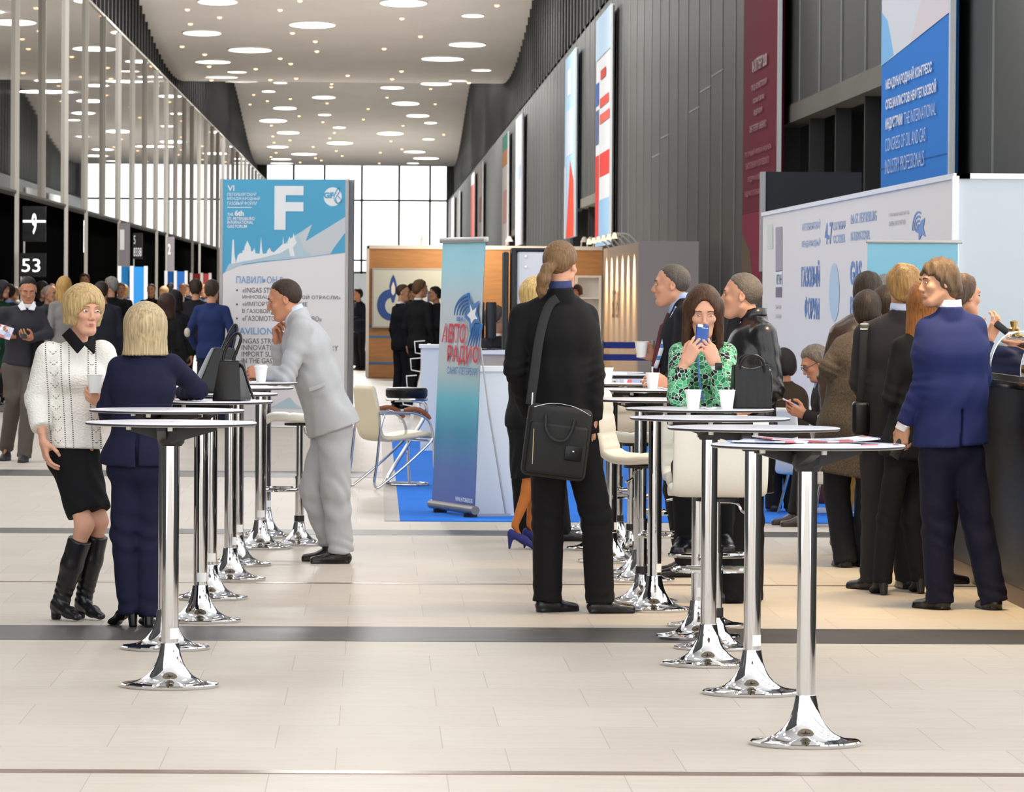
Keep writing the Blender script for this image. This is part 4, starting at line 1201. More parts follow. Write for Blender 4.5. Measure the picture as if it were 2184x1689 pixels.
m_lit = mat('lit_letter', '#ffffff', emit=((1, 1, 1, 1), 1.2))
hang_sign(42, 540, 98, 590, 115.5, 'black glass door panel with white number 53', '53', m_sign_k, m_lit, .0, (.08, .2, .78, .76), True)
sg9 = hang_sign(48, 440, 98, 515, 115.6, 'black glass panel with white numeral above the 53 panel', '9', m_sign_k, m_lit, .02, (.4, .2, .6, .8))
o = MB().box(0, (97 - 49) / 86.7, 0, .03, 0, .05).build('light_bar', m_lit, None, at(49, 474, 115.3), smooth=False); o.parent = sg9; o.location = Vector(at(49, 474, 115.3)) - sg9.location
hang_sign(178, 470, 187, 538, 146, 'narrow white lit panel between black glass fronts', 'I', m_lit, m_txtw)
hang_sign(253, 476, 277, 574, 162, 'grey door panel with large white numeral 1', '1', mat('sign_greyv', '#8a858a', rough=.4), m_txtw, .03, (.1, .42, .5, .86))
hang_sign(356, 505, 372, 580, 196, 'farther grey door panel with white numeral 2', '2', mat('sign_greyv', '#8a858a'), m_txtw, .03, (.1, .5, .5, .8))
hang_sign(283, 497, 304, 552, 166, 'black door panel with small white figures beside the numeral 1 panel', '5\n8338', m_sign_k, m_txtw, 0, (.1, .1, .9, .9))
for k, (x0, x1, x2, y0, colr, lab) in enumerate([(255, 281, 311, 572, '#2f8fdc', 'blue two-sided advertising pillar, tallest one near the numeral 1 panel'), (354, 374, 397, 581, '#2f6fc4', 'blue two-sided advertising pillar, farther one in the left crowd'), (408, 430, 448, 585, '#96383a', 'dark red two-sided advertising pillar farthest in the left crowd')]):
    s_ = (620 - y0) / .56; Y = FPX / s_
    a = at(x0, 600, Y); b_ = at(x1, 600, Y - .3); c = at(x2, 600, Y); zt = 2.2
    r = thing('ad_pillar', lab, 'pillar', (b_[0], Y - .3, 0))
    mm = mat('pillar_%d' % k, colr, rough=.35)
    a = a - b_; c = c - b_
    q = MB(); q.prism([(a[0], .3), (0, 0), (c[0], .3), (0, .8)], (0, 0, .02), (1, 0, 0), (0, 1, 0), zt); q.build('panels', mm, r, smooth=False)
    q = MB()
    for (x, y) in ((a[0], .3), (0, 0), (c[0], .3)): q.box(x - .045, x + .045, y - .05, y + .03, 0, zt + .04)
    q.build('posts', m_whitep, r, smooth=False)
    q = MB(); q.prism([(.25 * c[0], .3), (.8 * c[0], .3), (.6 * c[0], 1.1), (.45 * c[0], 1.35)], (0, .1 - .02, .0), (1, 0, 0), (0, 0, 1), .002)
# ------------------------------------------------------------------ sculpting with distance fields


def nrm(v):
    v = np.asarray(v, float); return v / (np.linalg.norm(v) + 1e-12)


class Field:
    def __init__(s, lo, hi, res):
        s.res = res; s.lo = np.asarray(lo, float)
        s.n = np.maximum(np.ceil((np.asarray(hi) - s.lo) / res).astype(int) + 1, 4)
        s.ax = [s.lo[i] + res * np.arange(s.n[i]) for i in range(3)]
        s.D = np.full(tuple(s.n), 0.4, dtype=np.float32)

    def sub(s, lo, hi):
        i0 = np.clip(np.floor((np.asarray(lo) - s.lo) / s.res).astype(int), 0, s.n - 1)
        i1 = np.clip(np.ceil((np.asarray(hi) - s.lo) / s.res).astype(int) + 1, 1, s.n)
        sl = tuple(slice(a, b) for a, b in zip(i0, i1))
        X = s.ax[0][sl[0]][:, None, None]; Y = s.ax[1][sl[1]][None, :, None]; Z = s.ax[2][sl[2]][None, None, :]
        return sl, X, Y, Z

    def _put(s, sl, d, k, op):
        a = s.D[sl]
        if op == 'u':
            if k > 0:
                h = np.maximum(k - np.abs(a - d), 0) / k; s.D[sl] = np.minimum(a, d) - h * h * k * .25
            else: s.D[sl] = np.minimum(a, d)
        elif op == 's':
            d = -d
            if k > 0:
                h = np.maximum(k - np.abs(a - d), 0) / k; s.D[sl] = np.maximum(a, d) + h * h * k * .25
            else: s.D[sl] = np.maximum(a, d)

    def cone(s, a, b, ra, rb, X=None, k=.03, op='u', flat=False, flat_a=False):
        """tapered limb a->b; ra, rb radius or (lateral, depth); X lateral axis"""
        a = np.asarray(a, float); b = np.asarray(b, float)
        ra = (ra, ra) if np.isscalar(ra) else ra; rb = (rb, rb) if np.isscalar(rb) else rb
        m = max(*ra, *rb) + k + 3 * s.res
        sl, x, y, z = s.sub(np.minimum(a, b) - m, np.maximum(a, b) + m)
        if min(s.D[sl].shape) == 0: return
        ba = b - a; L2 = ba @ ba + 1e-12; L = math.sqrt(L2); w = ba / L
        u = nrm(np.cross([0, 1, 0] if abs(w[1]) < .9 else [1, 0, 0], w)) if X is None else nrm(np.asarray(X) - w * (np.asarray(X) @ w))
        v = np.cross(w, u)
        px, py, pz = x - a[0], y - a[1], z - a[2]
        t = px * w[0] + py * w[1] + pz * w[2]; pu = px * u[0] + py * u[1] + pz * u[2]; pv = px * v[0] + py * v[1] + pz * v[2]
        h = np.clip(t / L, 0, 1); rx = ra[0] + (rb[0] - ra[0]) * h; ry = ra[1] + (rb[1] - ra[1]) * h
        q = t - h * L; rm = np.minimum(rx, ry)
        e = np.sqrt((pu / rx) ** 2 + (pv / ry) ** 2 + (q / rm) ** 2)
        d = (e - 1) * rm
        if flat: d = np.maximum(d, t - L)
        if flat_a: d = np.maximum(d, -t)
        s._put(sl, d.astype(np.float32), k, op)

    def ell(s, c, r, R=None, k=.03, op='u'):
        c = np.asarray(c, float); r = np.asarray((r, r, r) if np.isscalar(r) else r, float); m = r.max() + k + 3 * s.res
        sl, x, y, z = s.sub(c - m, c + m)
        if min(s.D[sl].shape) == 0: return
        p = (x - c[0], y - c[1], z - c[2]); e = 0; g = 0
        for i in range(3):
            ax = np.eye(3)[i] if R is None else np.asarray(R)[:, i]
            q = p[0] * ax[0] + p[1] * ax[1] + p[2] * ax[2]
            e = e + (q / r[i]) ** 2; g = g + (q / r[i] ** 2) ** 2
        e = np.sqrt(e); d = e * (e - 1) / (np.sqrt(g) + 1e-9)
        s._put(sl, d.astype(np.float32), k, op)

    def cut(s, p, n, lo=None, hi=None, k=0.0):
        """remove what lies beyond plane p along n"""
        sl, x, y, z = s.sub(s.lo if lo is None else lo, (s.lo + s.n * s.res) if hi is None else hi)
        n = nrm(n); d = (x - p[0]) * n[0] + (y - p[1]) * n[1] + (z - p[2]) * n[2]
        s.D[sl] = np.maximum(s.D[sl], d.astype(np.float32))

    def fold(s, amp, lam, dirs, seed=0, c=None, rad=None):
        """cloth folds: waves along given directions, limited to a ball if c, rad"""
        rs = np.random.RandomState(seed)
        if c is None: sl, x, y, z = s.sub(s.lo, s.lo + s.n * s.res); wgt = 1.0
        else:
            c = np.asarray(c); sl, x, y, z = s.sub(c - 2 * rad, c + 2 * rad)
            if min(s.D[sl].shape) == 0: return
            wgt = np.exp(-((x - c[0]) ** 2 + (y - c[1]) ** 2 + (z - c[2]) ** 2) / rad ** 2)
        acc = 0
        for d in dirs:
            d = nrm(np.asarray(d) + rs.randn(3) * .25); o = rs.randn(3) * 9; l2 = rs.rand() * 6
            acc = acc + np.sin((x * d[0] + y * d[1] + z * d[2]) * 2 * PI / (lam * (.75 + .5 * rs.rand())) + 1.4 * np.sin(x * o[0] + y * o[1] + z * o[2] + l2) + l2)
        s.D[sl] = (s.D[sl] + amp * wgt * acc / math.sqrt(len(dirs))).astype(np.float32)

    def mesh(s):
        D = s.D; S = D < 0
        S[0] = S[-1] = False; S[:, 0] = S[:, -1] = False; S[:, :, 0] = S[:, :, -1] = False
        D = np.where(S == (D < 0), D, 1e-3)
        n = s.n
        cnt = np.zeros(tuple(n - 1), dtype=np.int8)
        for i in (0, 1):
            for j in (0, 1):
                for k in (0, 1):
                    cnt += S[i:n[0] - 1 + i, j:n[1] - 1 + j, k:n[2] - 1 + k]
        I, J, K = np.nonzero((cnt > 0) & (cnt < 8))
        if len(I) == 0: return np.zeros((0, 3)), np.zeros((0, 4), int)
        vid = np.full(tuple(n - 1), -1, dtype=np.int32); vid[I, J, K] = np.arange(len(I))
        P = np.zeros((len(I), 3)); Wt = np.zeros(len(I))
        corners = [(i, j, k) for i in (0, 1) for j in (0, 1) for k in (0, 1)]
        for a in corners:
            for ax in range(3):
                if a[ax] == 1: continue
                b = list(a); b[ax] = 1
                da = D[I + a[0], J + a[1], K + a[2]]; db = D[I + b[0], J + b[1], K + b[2]]
                m = (da < 0) != (db < 0)
                t = np.where(m, da / np.where(m, da - db, 1), 0)
                for q in range(3):
                    P[:, q] += np.where(m, a[q] + (t if q == ax else 0), 0)
                Wt += m
        P /= Wt[:, None]
        V = s.lo + (np.stack([I, J, K], 1) + P) * s.res
        F = []
        for ax in range(3):
            o1, o2 = [(1, 2), (2, 0), (0, 1)][ax]
            sl0 = [slice(None)] * 3; sl1 = [slice(None)] * 3; sl0[ax] = slice(0, -1); sl1[ax] = slice(1, None)
            A = S[tuple(sl0)]; B = S[tuple(sl1)]
            for flip, Mk in ((False, A & ~B), (True, ~A & B)):
                i = np.stack(np.nonzero(Mk), 1)
                if len(i) == 0: continue
                def g(d1, d2):
                    q = i.copy(); q[:, o1] -= d1; q[:, o2] -= d2
                    return vid[q[:, 0], q[:, 1], q[:, 2]]
                quad = np.stack([g(0, 0), g(1, 0), g(1, 1), g(0, 1)], 1)
                F.append(quad[:, ::-1] if flip else quad)
        return V, np.concatenate(F)


def join_vf(parts):
    V = []; F = []; b = 0
    for v, f in parts:
        if len(v) == 0: continue
        V.append(v); F.append(f + b); b += len(v)
    return np.concatenate(V), np.concatenate(F)


def smooth_vf(V, F, it=1):
    E = np.concatenate([F[:, [0, 1]], F[:, [1, 2]], F[:, [2, 3]], F[:, [3, 0]]])
    for _ in range(it):
        acc = np.zeros_like(V); c = np.zeros(len(V))
        for q in range(3):
            acc[:, q] = np.bincount(E[:, 0], V[E[:, 1], q], len(V)) + np.bincount(E[:, 1], V[E[:, 0], q], len(V))
        c = np.bincount(E[:, 0], minlength=len(V)) + np.bincount(E[:, 1], minlength=len(V))
        V = V * .5 + .5 * acc / np.maximum(c, 1)[:, None]
    return V


# ------------------------------------------------------------------ people
def skin_mat(c):
    return mat('skin_' + c, c, rough=.6, spec=.22, var=(14, .05), bump=(120, .03))


def hair_mat(c, short=False):
    n = 'hair_' + c + ('_s' if short else '')
    if n in _M: return _M[n]
    m = mat(n, c, rough=.55, spec=.3, sheen=.0)
    t = NT(m); co, xyz = t.obj(); mp = t.n('ShaderNodeMapping'); mp.inputs['Scale'].default_value = (110, 110, 70) if short else (70, 70, 6); t.nt.links.new(co, mp.inputs[0])
    ns = t.n('ShaderNodeTexNoise'); ns.inputs['Scale'].default_value = 1.6; ns.inputs['Detail'].default_value = 4; t.nt.links.new(mp.outputs[0], ns.inputs['Vector'])
    mr = t.n('ShaderNodeMapRange'); mr.inputs[1].default_value = .3; mr.inputs[2].default_value = .7; mr.inputs[3].default_value = .6; mr.inputs[4].default_value = 1.25; t.nt.links.new(ns.outputs[0], mr.inputs[0])
    sc = t.n('ShaderNodeVectorMath', operation='SCALE'); sc.inputs[0].default_value = C(c)[:3]; t.nt.links.new(mr.outputs[0], sc.inputs['Scale']); t.nt.links.new(sc.outputs[0], t.b.inputs['Base Color'])
    bp = t.n('ShaderNodeBump'); bp.inputs['Strength'].default_value = .4; bp.inputs['Distance'].default_value = .006; t.nt.links.new(ns.outputs[0], bp.inputs['Height']); t.nt.links.new(bp.outputs[0], t.b.inputs['Normal'])
    return m


def cloth_mat(c, rough=.85, kind='wool'):
    if kind == 'leather': return mat('leather_' + c, c, rough=.3, bump=(35, .15))
    if kind == 'satin': return mat('satin_' + c, c, rough=.5, bump=(220, .05))
    return mat('cloth_' + c, c, rough=rough, bump=(260, .12), var=(5, .07), sheen=.0, spec=.25)


m_eye = mat('eye_white', '#e8e4e0', rough=.2); m_iris = mat('eye_iris', '#3a3a38', rough=.15); m_brow = mat('eyebrow', '#4a3626', rough=.8)
m_lip = mat('lips', '#c07a6c', rough=.4); m_lipm = mat('lips_pale', '#b5806f', rough=.5)


def rot_head(yaw, pitch=0.0, roll=0.0):
    """columns: head x (its left), y (face), z (up). yaw: direction faced, 0 = toward the viewer, 90 = picture right"""
    y = math.radians(yaw); p = math.radians(pitch)
    f = np.array([math.sin(y), -math.cos(y), 0]); z = np.array([0, 0, 1.0])
    f2 = f * math.cos(p) + z * math.sin(p); z2 = z * math.cos(p) - f * math.sin(p)
    x2 = np.cross(f2, z2)
    r = math.radians(roll)
    x3 = x2 * math.cos(r) + z2 * math.sin(r); z3 = z2 * math.cos(r) - x2 * math.sin(r)
    return np.stack([x3, f2, z3], 1)


def head_vf(res, sex, neck_local, jaw=1.0, nose=1.0):
    f = Field((-.13, -.16, min(-.2, neck_local[2] - .03)), (.13, .16, .15), res)
    w = 1.0 if sex == 'm' else .94
    f.ell((0, -.012, .03), (.075 * w, .094, .087), k=0)
    f.ell((0, .026, -.042), (.056 if sex == 'm' else .0495, .06, .074), k=.03)
    f.cone((-.02 * jaw * w, .058, -.098), (.02 * jaw * w, .058, -.098), .02 * w, .02 * w, k=.03)
    jx, jr = (.05, .02) if sex == 'm' else (.041, .015)
    for sgn in (1, -1): f.cone((sgn * jx * jaw, -.005, -.058), (sgn * .4 * jx, .05, -.098), jr, jr * .9, k=.03)
    f.cone((-.034, .076, .026), (.034, .076, .026), .012, .012, k=.02)
    f.ell((.036, .062, -.022), (.022, .02, .018), k=.02); f.ell((-.036, .062, -.022), (.022, .02, .018), k=.02)
    f.ell((.031, .093, .004), (.016, .013, .0115), k=.012, op='s'); f.ell((-.031, .093, .004), (.016, .013, .0115), k=.012, op='s')
    f.cone((0, .082, .014), (0, (.102 if sex == 'm' else .1) + .004 * (nose - 1), -.03 if sex == 'm' else -.027), .0075, (.0115 if sex == 'm' else .0095) * nose, k=.012)
    f.ell((.011, .094, -.036), (.0085, .01, .008), k=.006); f.ell((-.011, .094, -.036), (.0085, .01, .008), k=.006)
    f.ell((0, .083, -.063), (.022, .012, .012), k=.012)
    f.ell((0, .094, -.0645), (.02 if sex == 'm' else .015, .006, .0022), k=.003, op='s')
    if sex == 'm': f.ell((0, .084, -.081), (.018, .008, .005), k=.01, op='s')
    f.ell((0, .074, -.1), (.017, .014, .014), k=.015)
    for sgn in (1, -1):
        a = .3 * sgn
        R = np.stack([nrm([math.cos(.35), sgn * -.35, 0]), nrm([sgn * .35, math.cos(.35), .15]), [0, -.15, 1]], 1)
        f.ell((sgn * .076 * w, -.012, -.004), (.009, .018, .031), R=R, k=.006)
        f.ell((sgn * .083 * w, -.008, -.0), (.005, .009, .016), R=R, k=.004, op='s')
    f.cone((0, -.022, -.06), neck_local, .048 * (w if sex == 'm' else .84), .054 * (w if sex == 'm' else .84), k=.03)
    return f.mesh()


HAIR_Z = {  # hairline height by depth y (face at +y)
    'short': ([-.12, -.06, -.03, .0, .02, .04, .065, .1], [-.078, -.072, -.04, -.005, .03, .055, .078, .09]),
    'crop': ([-.12, -.06, -.03, .0, .02, .04, .06, .1], [-.062, -.055, -.02, .03, .05, .068, .086, .1]),
    'recede': ([-.12, -.06, -.03, .0, .02, .04, .06, .1], [-.065, -.06, -.03, .02, .05, .09, .11, .13]),
    'bald': ([-.12, -.06, -.03, .0, .02, .04, .06], [-.065, -.06, .0, .06, .12, .14, .15]),
    'pulled': ([-.12, -.06, -.03, .0, .02, .04, .065, .1], [-.07, -.06, -.02, .0, .03, .05, .075, .09]),
    'mop': ([-.12, -.06, -.03, .0, .02, .05, .07, .1], [-.095, -.09, -.07, -.045, -.01, .03, .05, .055]),
}


def hair_vf(style, res, seed=1, length=None):
    rs = np.random.RandomState(seed)
    th = {'short': .014, 'crop': .006, 'recede': .009, 'bald': .006, 'pulled': .011, 'mop': .018, 'bob': .02, 'fringe': .018, 'long': .014, 'pony': .011}[style]
    lo = np.array((-.2, -.22, -.22)); hi = np.array((.2, .2, .17))
    if style in ('long',): lo[2] = -(length or .38) - .04
    if style == 'pony': lo[2] = -.2; lo[1] = -.26
    f = Field(lo, hi, res)
    f.ell((0, -.014, .03), (.077 + th, .096 + th, .089 + th), k=0)
    sl, x, y, z = f.sub(lo, hi)
    key = style if style in HAIR_Z else ('pulled' if style == 'pony' else None)
    if key:
        if key in ('mop', 'short'): f.ell((0, -.055, -.03), (.062 + th, .05 + th, .07), k=.03)
        ys, zs = HAIR_Z[key]
        zl = np.interp(np.broadcast_to(y, (1, y.shape[1], 1)), ys, zs) + .012 * np.sin(x * 90 + seed) * (1 if key in ('mop', 'short') else .3) + .004 * np.sin(x * 210 + z * 160 + seed)
        tp = {'mop': .35, 'short': .8, 'bald': .9}.get(key, 1.0)
        f.D = f.D + (tp * (th + .001) * np.exp(-np.clip(z - zl, 0, 1) / .016)).astype(np.float32)
        f.D = np.maximum(f.D, ((zl - z) * .75).astype(np.float32))
    if style == 'pony':
        p = [(-.0, -.1, -.005), (-.012, -.135, -.025), (-.025, -.15, -.08), (-.04, -.14, -.14), (-.05, -.13, -.175)]
        r = [.022, .03, .034, .026, .008]
        for i in range(4): f.cone(p[i], p[i + 1], r[i], r[i + 1], k=.015)
    if style in ('bob', 'fringe'):
        L = length or .135
        f.cone((0, -.03, .03), (0, -.03, -L), (.098, .085), (.112, .08) if style == 'bob' else (.095, .075), X=(1, 0, 0), k=.04, flat=True)
        # face opening
        top = .042 if style == 'fringe' else .05
        f.ell((0, .1, -.1), (.07, .092, top + .1), k=.02, op='s')
        f.ell((0, .0, -.17), (.06, .05, .1), k=.02, op='s')
    if style == 'long':
        L = length or .38
        f.cone((0, -.045, .0), (0, -.07, -L), (.088, .055), (.1, .03), X=(1, 0, 0), k=.03, flat=False)
        for sgn in (1, -1):
            f.cone((sgn * .072, .0, .03), (sgn * .085, .02, -L * .85), .03, .02, k=.02)
        f.ell((0, .105, -.04), (.06, .085, .125), k=.015, op='s')
        f.ell((0, .02, -.25), (.07, .055, .18), k=.02, op='s')
    # strands
    ang = np.arctan2(x, -(y + .02))
    f.D = (f.D + .0012 * np.sin(ang * 34 + 3 * np.sin(z * 25 + seed) + seed) + .0008 * np.sin(ang * 71 + 2 * np.sin(z * 40))).astype(np.float32)
    if style in ('short', 'mop', 'recede', 'crop'):
        a = {'short': .003, 'mop': .006, 'recede': .002, 'crop': .001}[style]
        f.D = (f.D + a * np.sin(x * 60 + y * 45 + seed) * np.sin(y * 70 - z * 30 + seed * 2)).astype(np.float32)
    return f.mesh()


def hand_vf(curl, res=.0028, spread=.12, thumb=(.5, .5), idx=None):
    """right hand, wrist at 0, fingers +y, palm -z, thumb toward -x ; curl 0..1 or four values"""
    cs = [curl] * 4 if np.isscalar(curl) else curl
    f = Field((-.11, -.05, -.13), (.09, .22, .05), res)
    base = [(-.03, .088, 0), (-.0095, .094, .002), (.0105, .09, .001), (.029, .081, -.003)]
    ln = [(.042, .026, .021), (.046, .03, .022), (.042, .028, .021), (.033, .021, .019)]
    f.cone((0, -.045, 0), (0, .012, 0), (.028, .02), (.029, .018), X=(1, 0, 0), k=0)
    for b in base: f.cone((b[0] * .62, .012, 0), b, .0155, .0115, k=.014)
    f.ell((-.024, .035, -.012), (.017, .028, .013), k=.012); f.ell((.024, .035, -.01), (.014, .028, .012), k=.012)
    for i, b in enumerate(base):
        p = np.array(b); th = 0.0; sp = (-1.5 + i) * spread * (1 - .6 * cs[i]); r = .0092 if i < 3 else .0078
        for j, L in enumerate(ln[i]):
            th += cs[i] * (1.25, 1.5, .95)[j]
            d = np.array([math.sin(sp) * math.cos(th), math.cos(sp) * math.cos(th), -math.sin(th)])
            q = p + d * L; f.cone(p, q, r, r * .92, k=.003 if j else .006); p = q; r *= .92
    t0 = np.array([-.024, .02, -.008]); a, c = thumb
    d = nrm([-math.cos(.5 + a * .4), math.sin(.75), -.25 - a * .7]); t1 = t0 + d * .045
    d = nrm([-.45 + c * .5, .8, -.3 - a * .5]); t2 = t1 + d * .033; d = nrm([-.1 + c * .8, .85, -.3 - a * .4]); t3 = t2 + d * .026
    f.cone(t0, t1, .0155, .0115, k=.014); f.cone(t1, t2, .0112, .0102, k=.004); f.cone(t2, t3, .0102, .0085, k=.004)
    return f.mesh()


class Person:
    """joints in world coordinates; everything is built as meshes local to the spot the person stands on"""

    def __init__(s, label, base, J, sex='m', skin='#d9a78a', name='person', group=None, res=.011, head_yaw=0, head_pitch=0, head_roll=0, hs=1.0, g=1.0, hands=None, jaw=1.0, nose=1.0, eyes=.5, brow=None):
        s.label = label; s.base = np.array([base[0], base[1], 0.0]); s.sex = sex; s.res = res; s.g = g; s.hs = hs
        s.J = {k: np.asarray(v, float) - s.base for k, v in J.items()}
        J = s.J
        s.k = 1.0 if sex == 'm' else .87
        pel = (J['hipL'] + J['hipR']) / 2; s.pel = pel
        s.up = nrm(J['neck'] - pel); lat = nrm(J['shL'] - J['shR']); lat = nrm(lat - s.up * (lat @ s.up)); s.lat = lat; s.fwd = np.cross(lat, s.up)
        s.plat = nrm((J['hipL'] - J['hipR']) * [1, 1, 0]); s.pfwd = np.cross(s.plat, [0, 0, 1])
        s.HR = rot_head(head_yaw, head_pitch, head_roll)
        s.skin = skin_mat(skin)
        hr = .0055 if res < .013 else .0095
        nl = s.HR.T @ (J['neck'] - J['head']) / hs
        hv, hf = head_vf(hr, sex, nl, jaw, nose)
        parts = [(J['head'] + hs * (hv @ s.HR.T), hf)]
        # torso and limbs under the clothes
        br = res * 1.5
        P = np.array(list(J.values())); f = Field(P.min(0) - .2, P.max(0) + .2, br)
        k = s.k
        f.cone(pel, J['neck'] - s.up * .12, (.135 * k * g, .09 * g), (.13 * k * g, .08 * g), X=s.lat, k=0)
        f.cone(J['shL'] - s.up * .03, J['shR'] - s.up * .03, .03 * k, .03 * k, k=.03); f.cone(J['neck'] - s.up * .1, J['neck'] + s.up * .01, .06 * k, .045 * k, k=.05)
        for sd in 'LR':
            f.cone(J['sh' + sd], J['el' + sd], .044 * k, .036 * k, k=.03); f.cone(J['el' + sd], J['wr' + sd], .037 * k, .026 * k, k=.02)
            f.cone(J['hip' + sd], J['kn' + sd], .072 * k * g, .05 * k, k=.05); f.cone(J['kn' + sd], J['an' + sd], .05 * k, .03 * k, k=.03)
            f.cone(J['an' + sd] - [0, 0, .01], J['toe' + sd] * .6 + J['an' + sd] * .4 - [0, 0, .01], .024 * k, .014 * k, k=.01)
        if sex == 'f':
            for sg in (1, -1): f.ell(s.pt(.72) + s.fwd * .075 + s.lat * sg * .065, (.055, .05, .055), k=.04)
        v, q = f.mesh(); v = smooth_vf(v, q); parts.append((v, q))
        for sd, hd in (hands or {}).items():
            if hd is None: continue
            d, pn, curl = nrm(hd['d']), np.asarray(hd['pn'], float), hd.get('curl', .35)
            pn = nrm(pn - d * (pn @ d)); x = np.cross(d, -pn)        # hand frame: y=d, z=-pn (back), x=y x z
            hv, hf = hand_vf(curl, .003 if res < .013 else .006, thumb=hd.get('thumb', (.5, .5)), spread=hd.get('spread', .12))
            sc = hd.get('s', 1.0) * (1.0 if sex == 'm' else .9)
            if sd == 'L':
                hv = hv * [-1, 1, 1]; hf = hf[:, ::-1]
            M_ = np.stack([x, d, -pn], 1)
            parts.append((J['wr' + sd] + sc * (hv @ M_.T), hf))
        V, F = join_vf(parts)
        s.root = link_mesh(name, mesh_arrays(name, V, F), s.skin, None, s.base)
        tag(s.root, label, 'person', group)
        s.brow = mat('eyebrow_' + brow, brow, rough=.8) if brow else m_brow; s.face(sex, eyes)

    def pt(s, t): return s.pel + (s.J['neck'] - s.pel) * t

    def h(s, p): return s.J['head'] + s.hs * (s.HR @ np.asarray(p, float))

    def add(s, name, V, F, m, parent=None, sm=1):
        if len(V) == 0: return None
        if sm: V = smooth_vf(V, F, sm)
        return link_mesh(name, mesh_arrays(name, V, F), m, parent or s.root)

    def face(s, sex, eyes=.5):
        for sg in (1, -1):
            b = MB(); c = s.h((sg * .031, .0775, .003)); r = (.0118 if sex == 'm' else .0128) * s.hs; f = s.HR[:, 1]
            n = 14; V = []; F = []
            ring = [0.0, .3, .55, .75, 1.0]
            for a in ring:
                for i in range(n):
                    th = 2 * PI * i / n
                    V.append(tuple(c + r * (math.cos(a) * f + math.sin(a) * (math.cos(th) * s.HR[:, 0] * 1.12 + math.sin(th) * s.HR[:, 2] * eyes))))
            for j in range(len(ring) - 1):
                b.m = 1 if j < 2 else 0
                Fj = [(j * n + i, (j + 1) * n + i, (j + 1) * n + (i + 1) % n, j * n + (i + 1) % n) for i in range(n)]
                F.append((b.m, Fj))
            off = len(b.v); b.v += V
            for mi, Fj in F:
                for q in Fj: b.f.append([x + off for x in q]); b.mi.append(mi)
            b.build('eye', [m_eye, m_iris], s.root)
            bw = MB(); pts = [tuple(s.h(p)) for p in [(sg * .014, .0925, .0225), (sg * .03, .091, .0275), (sg * .047, .079, .022)]]
            bw.tube(bez(pts, 4), ([.002] + [.0034] * 7 + [.0015]) if sex == 'm' else ([.0012] + [.0021] * 7 + [.001]), 6); bw.build('eyebrow', s.brow, s.root)
        lp = MB(); lw = 1.0 if sex == 'm' else .8
        for z, y, rr, w in ((-.0615, .0935, .0034, .021 * lw), (-.0685, .0925, .0042, .018 * lw)):
            lp.tube(bez([tuple(s.h(p)) for p in [(-w, y - .009, -.0635), (-w * .4, y, z + .001), (0, y + .001, z), (w * .4, y, z + .001), (w, y - .009, -.0635)]], 3), [.001] + [rr] * 11 + [.001], 6)
        lp.build('lips', m_lip if sex == 'f' else m_lipm, s.root)

    def hair(s, style, col, length=None, seed=3, name='hair'):
        v, f = hair_vf(style, .0055 if s.res < .013 else .0085, seed, length)
        return s.add(name, s.J['head'] + s.hs * (v @ s.HR.T), f, hair_mat(col, style in ('crop', 'recede', 'bald')), sm=1)

    # ---------------------------------------------------------------- garments
    def top(s, name, m, hem=.12, girth=1.0, sleeve=1.0, vneck=None, sleeve_end=1.0, loose=0.0, collar=True, amp=.004, seed=1, bust=True, vent=False, flare=.01, no_arm='', turtleneck=0.0, split=False):
        """jacket, coat, shirt or sweater over the torso, with sleeves; hem = length below the hips"""
        J = s.J; k = s.k; g = s.g * girth; lat, up, fwd = s.lat, s.up, s.fwd
        P = np.array([J[q] for q in J if not q.startswith(('an', 'toe', 'kn'))] + [s.pel - [0, 0, hem + .1]])
        f = Field(P.min(0) - .2, P.max(0) + .2, s.res)
        w_, d_ = (.165, .118) if s.sex == 'm' else (.142, .105)
        wa, da = (.152, .112) if s.sex == 'm' else (.120, .092)
        hp, dh = (.176, .128) if s.sex == 'm' else (.166, .125)
        w_, d_, wa, da, hp, dh = [q * g + loose for q in (w_, d_, wa, da, hp, dh)]
        dn = -up
        hemp = s.pel + dn * hem
        ext = max(hem, .0)
        if hem > .0:
            f.cone(s.pel, hemp + dn * .02, (hp, dh), (hp + flare + .08 * max(0, hem - .2), dh + flare), X=s.plat, k=0, flat=True)
        f.cone(s.pt(.42), s.pt(.02), (wa, da), (hp, dh), X=lat, k=.05)
        f.cone(s.pt(.42), s.pt(.72), (wa, da), (w_, d_), X=lat, k=.06)
        f.cone(s.pt(.70), s.pt(.82), (w_, d_), (w_ * .86, d_ * .78), X=lat, k=.05)
        if s.sex == 'f' and bust:
            for sg in (1, -1): f.ell(s.pt(.70) + fwd * (.07 + loose) + lat * sg * .064, (.06, .054, .06), k=.06)
        f.fold(amp * .3, .17, [up * .7 + lat * .8, lat], seed); f.fold(amp * .4, .085, [up * .7 + lat * .8], seed + 3, s.pt(.3), .16)
        f.fold(amp * .5, .09, [lat], seed + 21, hemp, .2)
        f.cut(hemp, dn)
        for sd in 'LR':
            sh, el, wr = J['sh' + sd], J['el' + sd], J['wr' + sd]
            f.cone(J['neck'] - up * .012, sh + up * .006, .044 * k, .052 * k, k=.05)
            if sd in no_arm: continue
            wr2 = el + (wr - el) * sleeve_end
            f.cone(sh, el, .062 * k * sleeve + loose * .4, .052 * k * sleeve + loose * .6, k=.014)
            if s.sex == 'm': f.ell(sh + up * .022 - lat * (.012 if sd == 'L' else -.012), (.06, .058, .042), k=.02)
            f.cone(el, wr2, .052 * k * sleeve + loose * .6, .042 * k * sleeve + loose * .4, k=.012, flat=True)
            e = nrm(wr - el); q = .5 * (sh + el)
            f.fold(amp * .95, .055, [nrm(el - sh) + e * .4 + fwd * .4], seed + 5, el, .075)
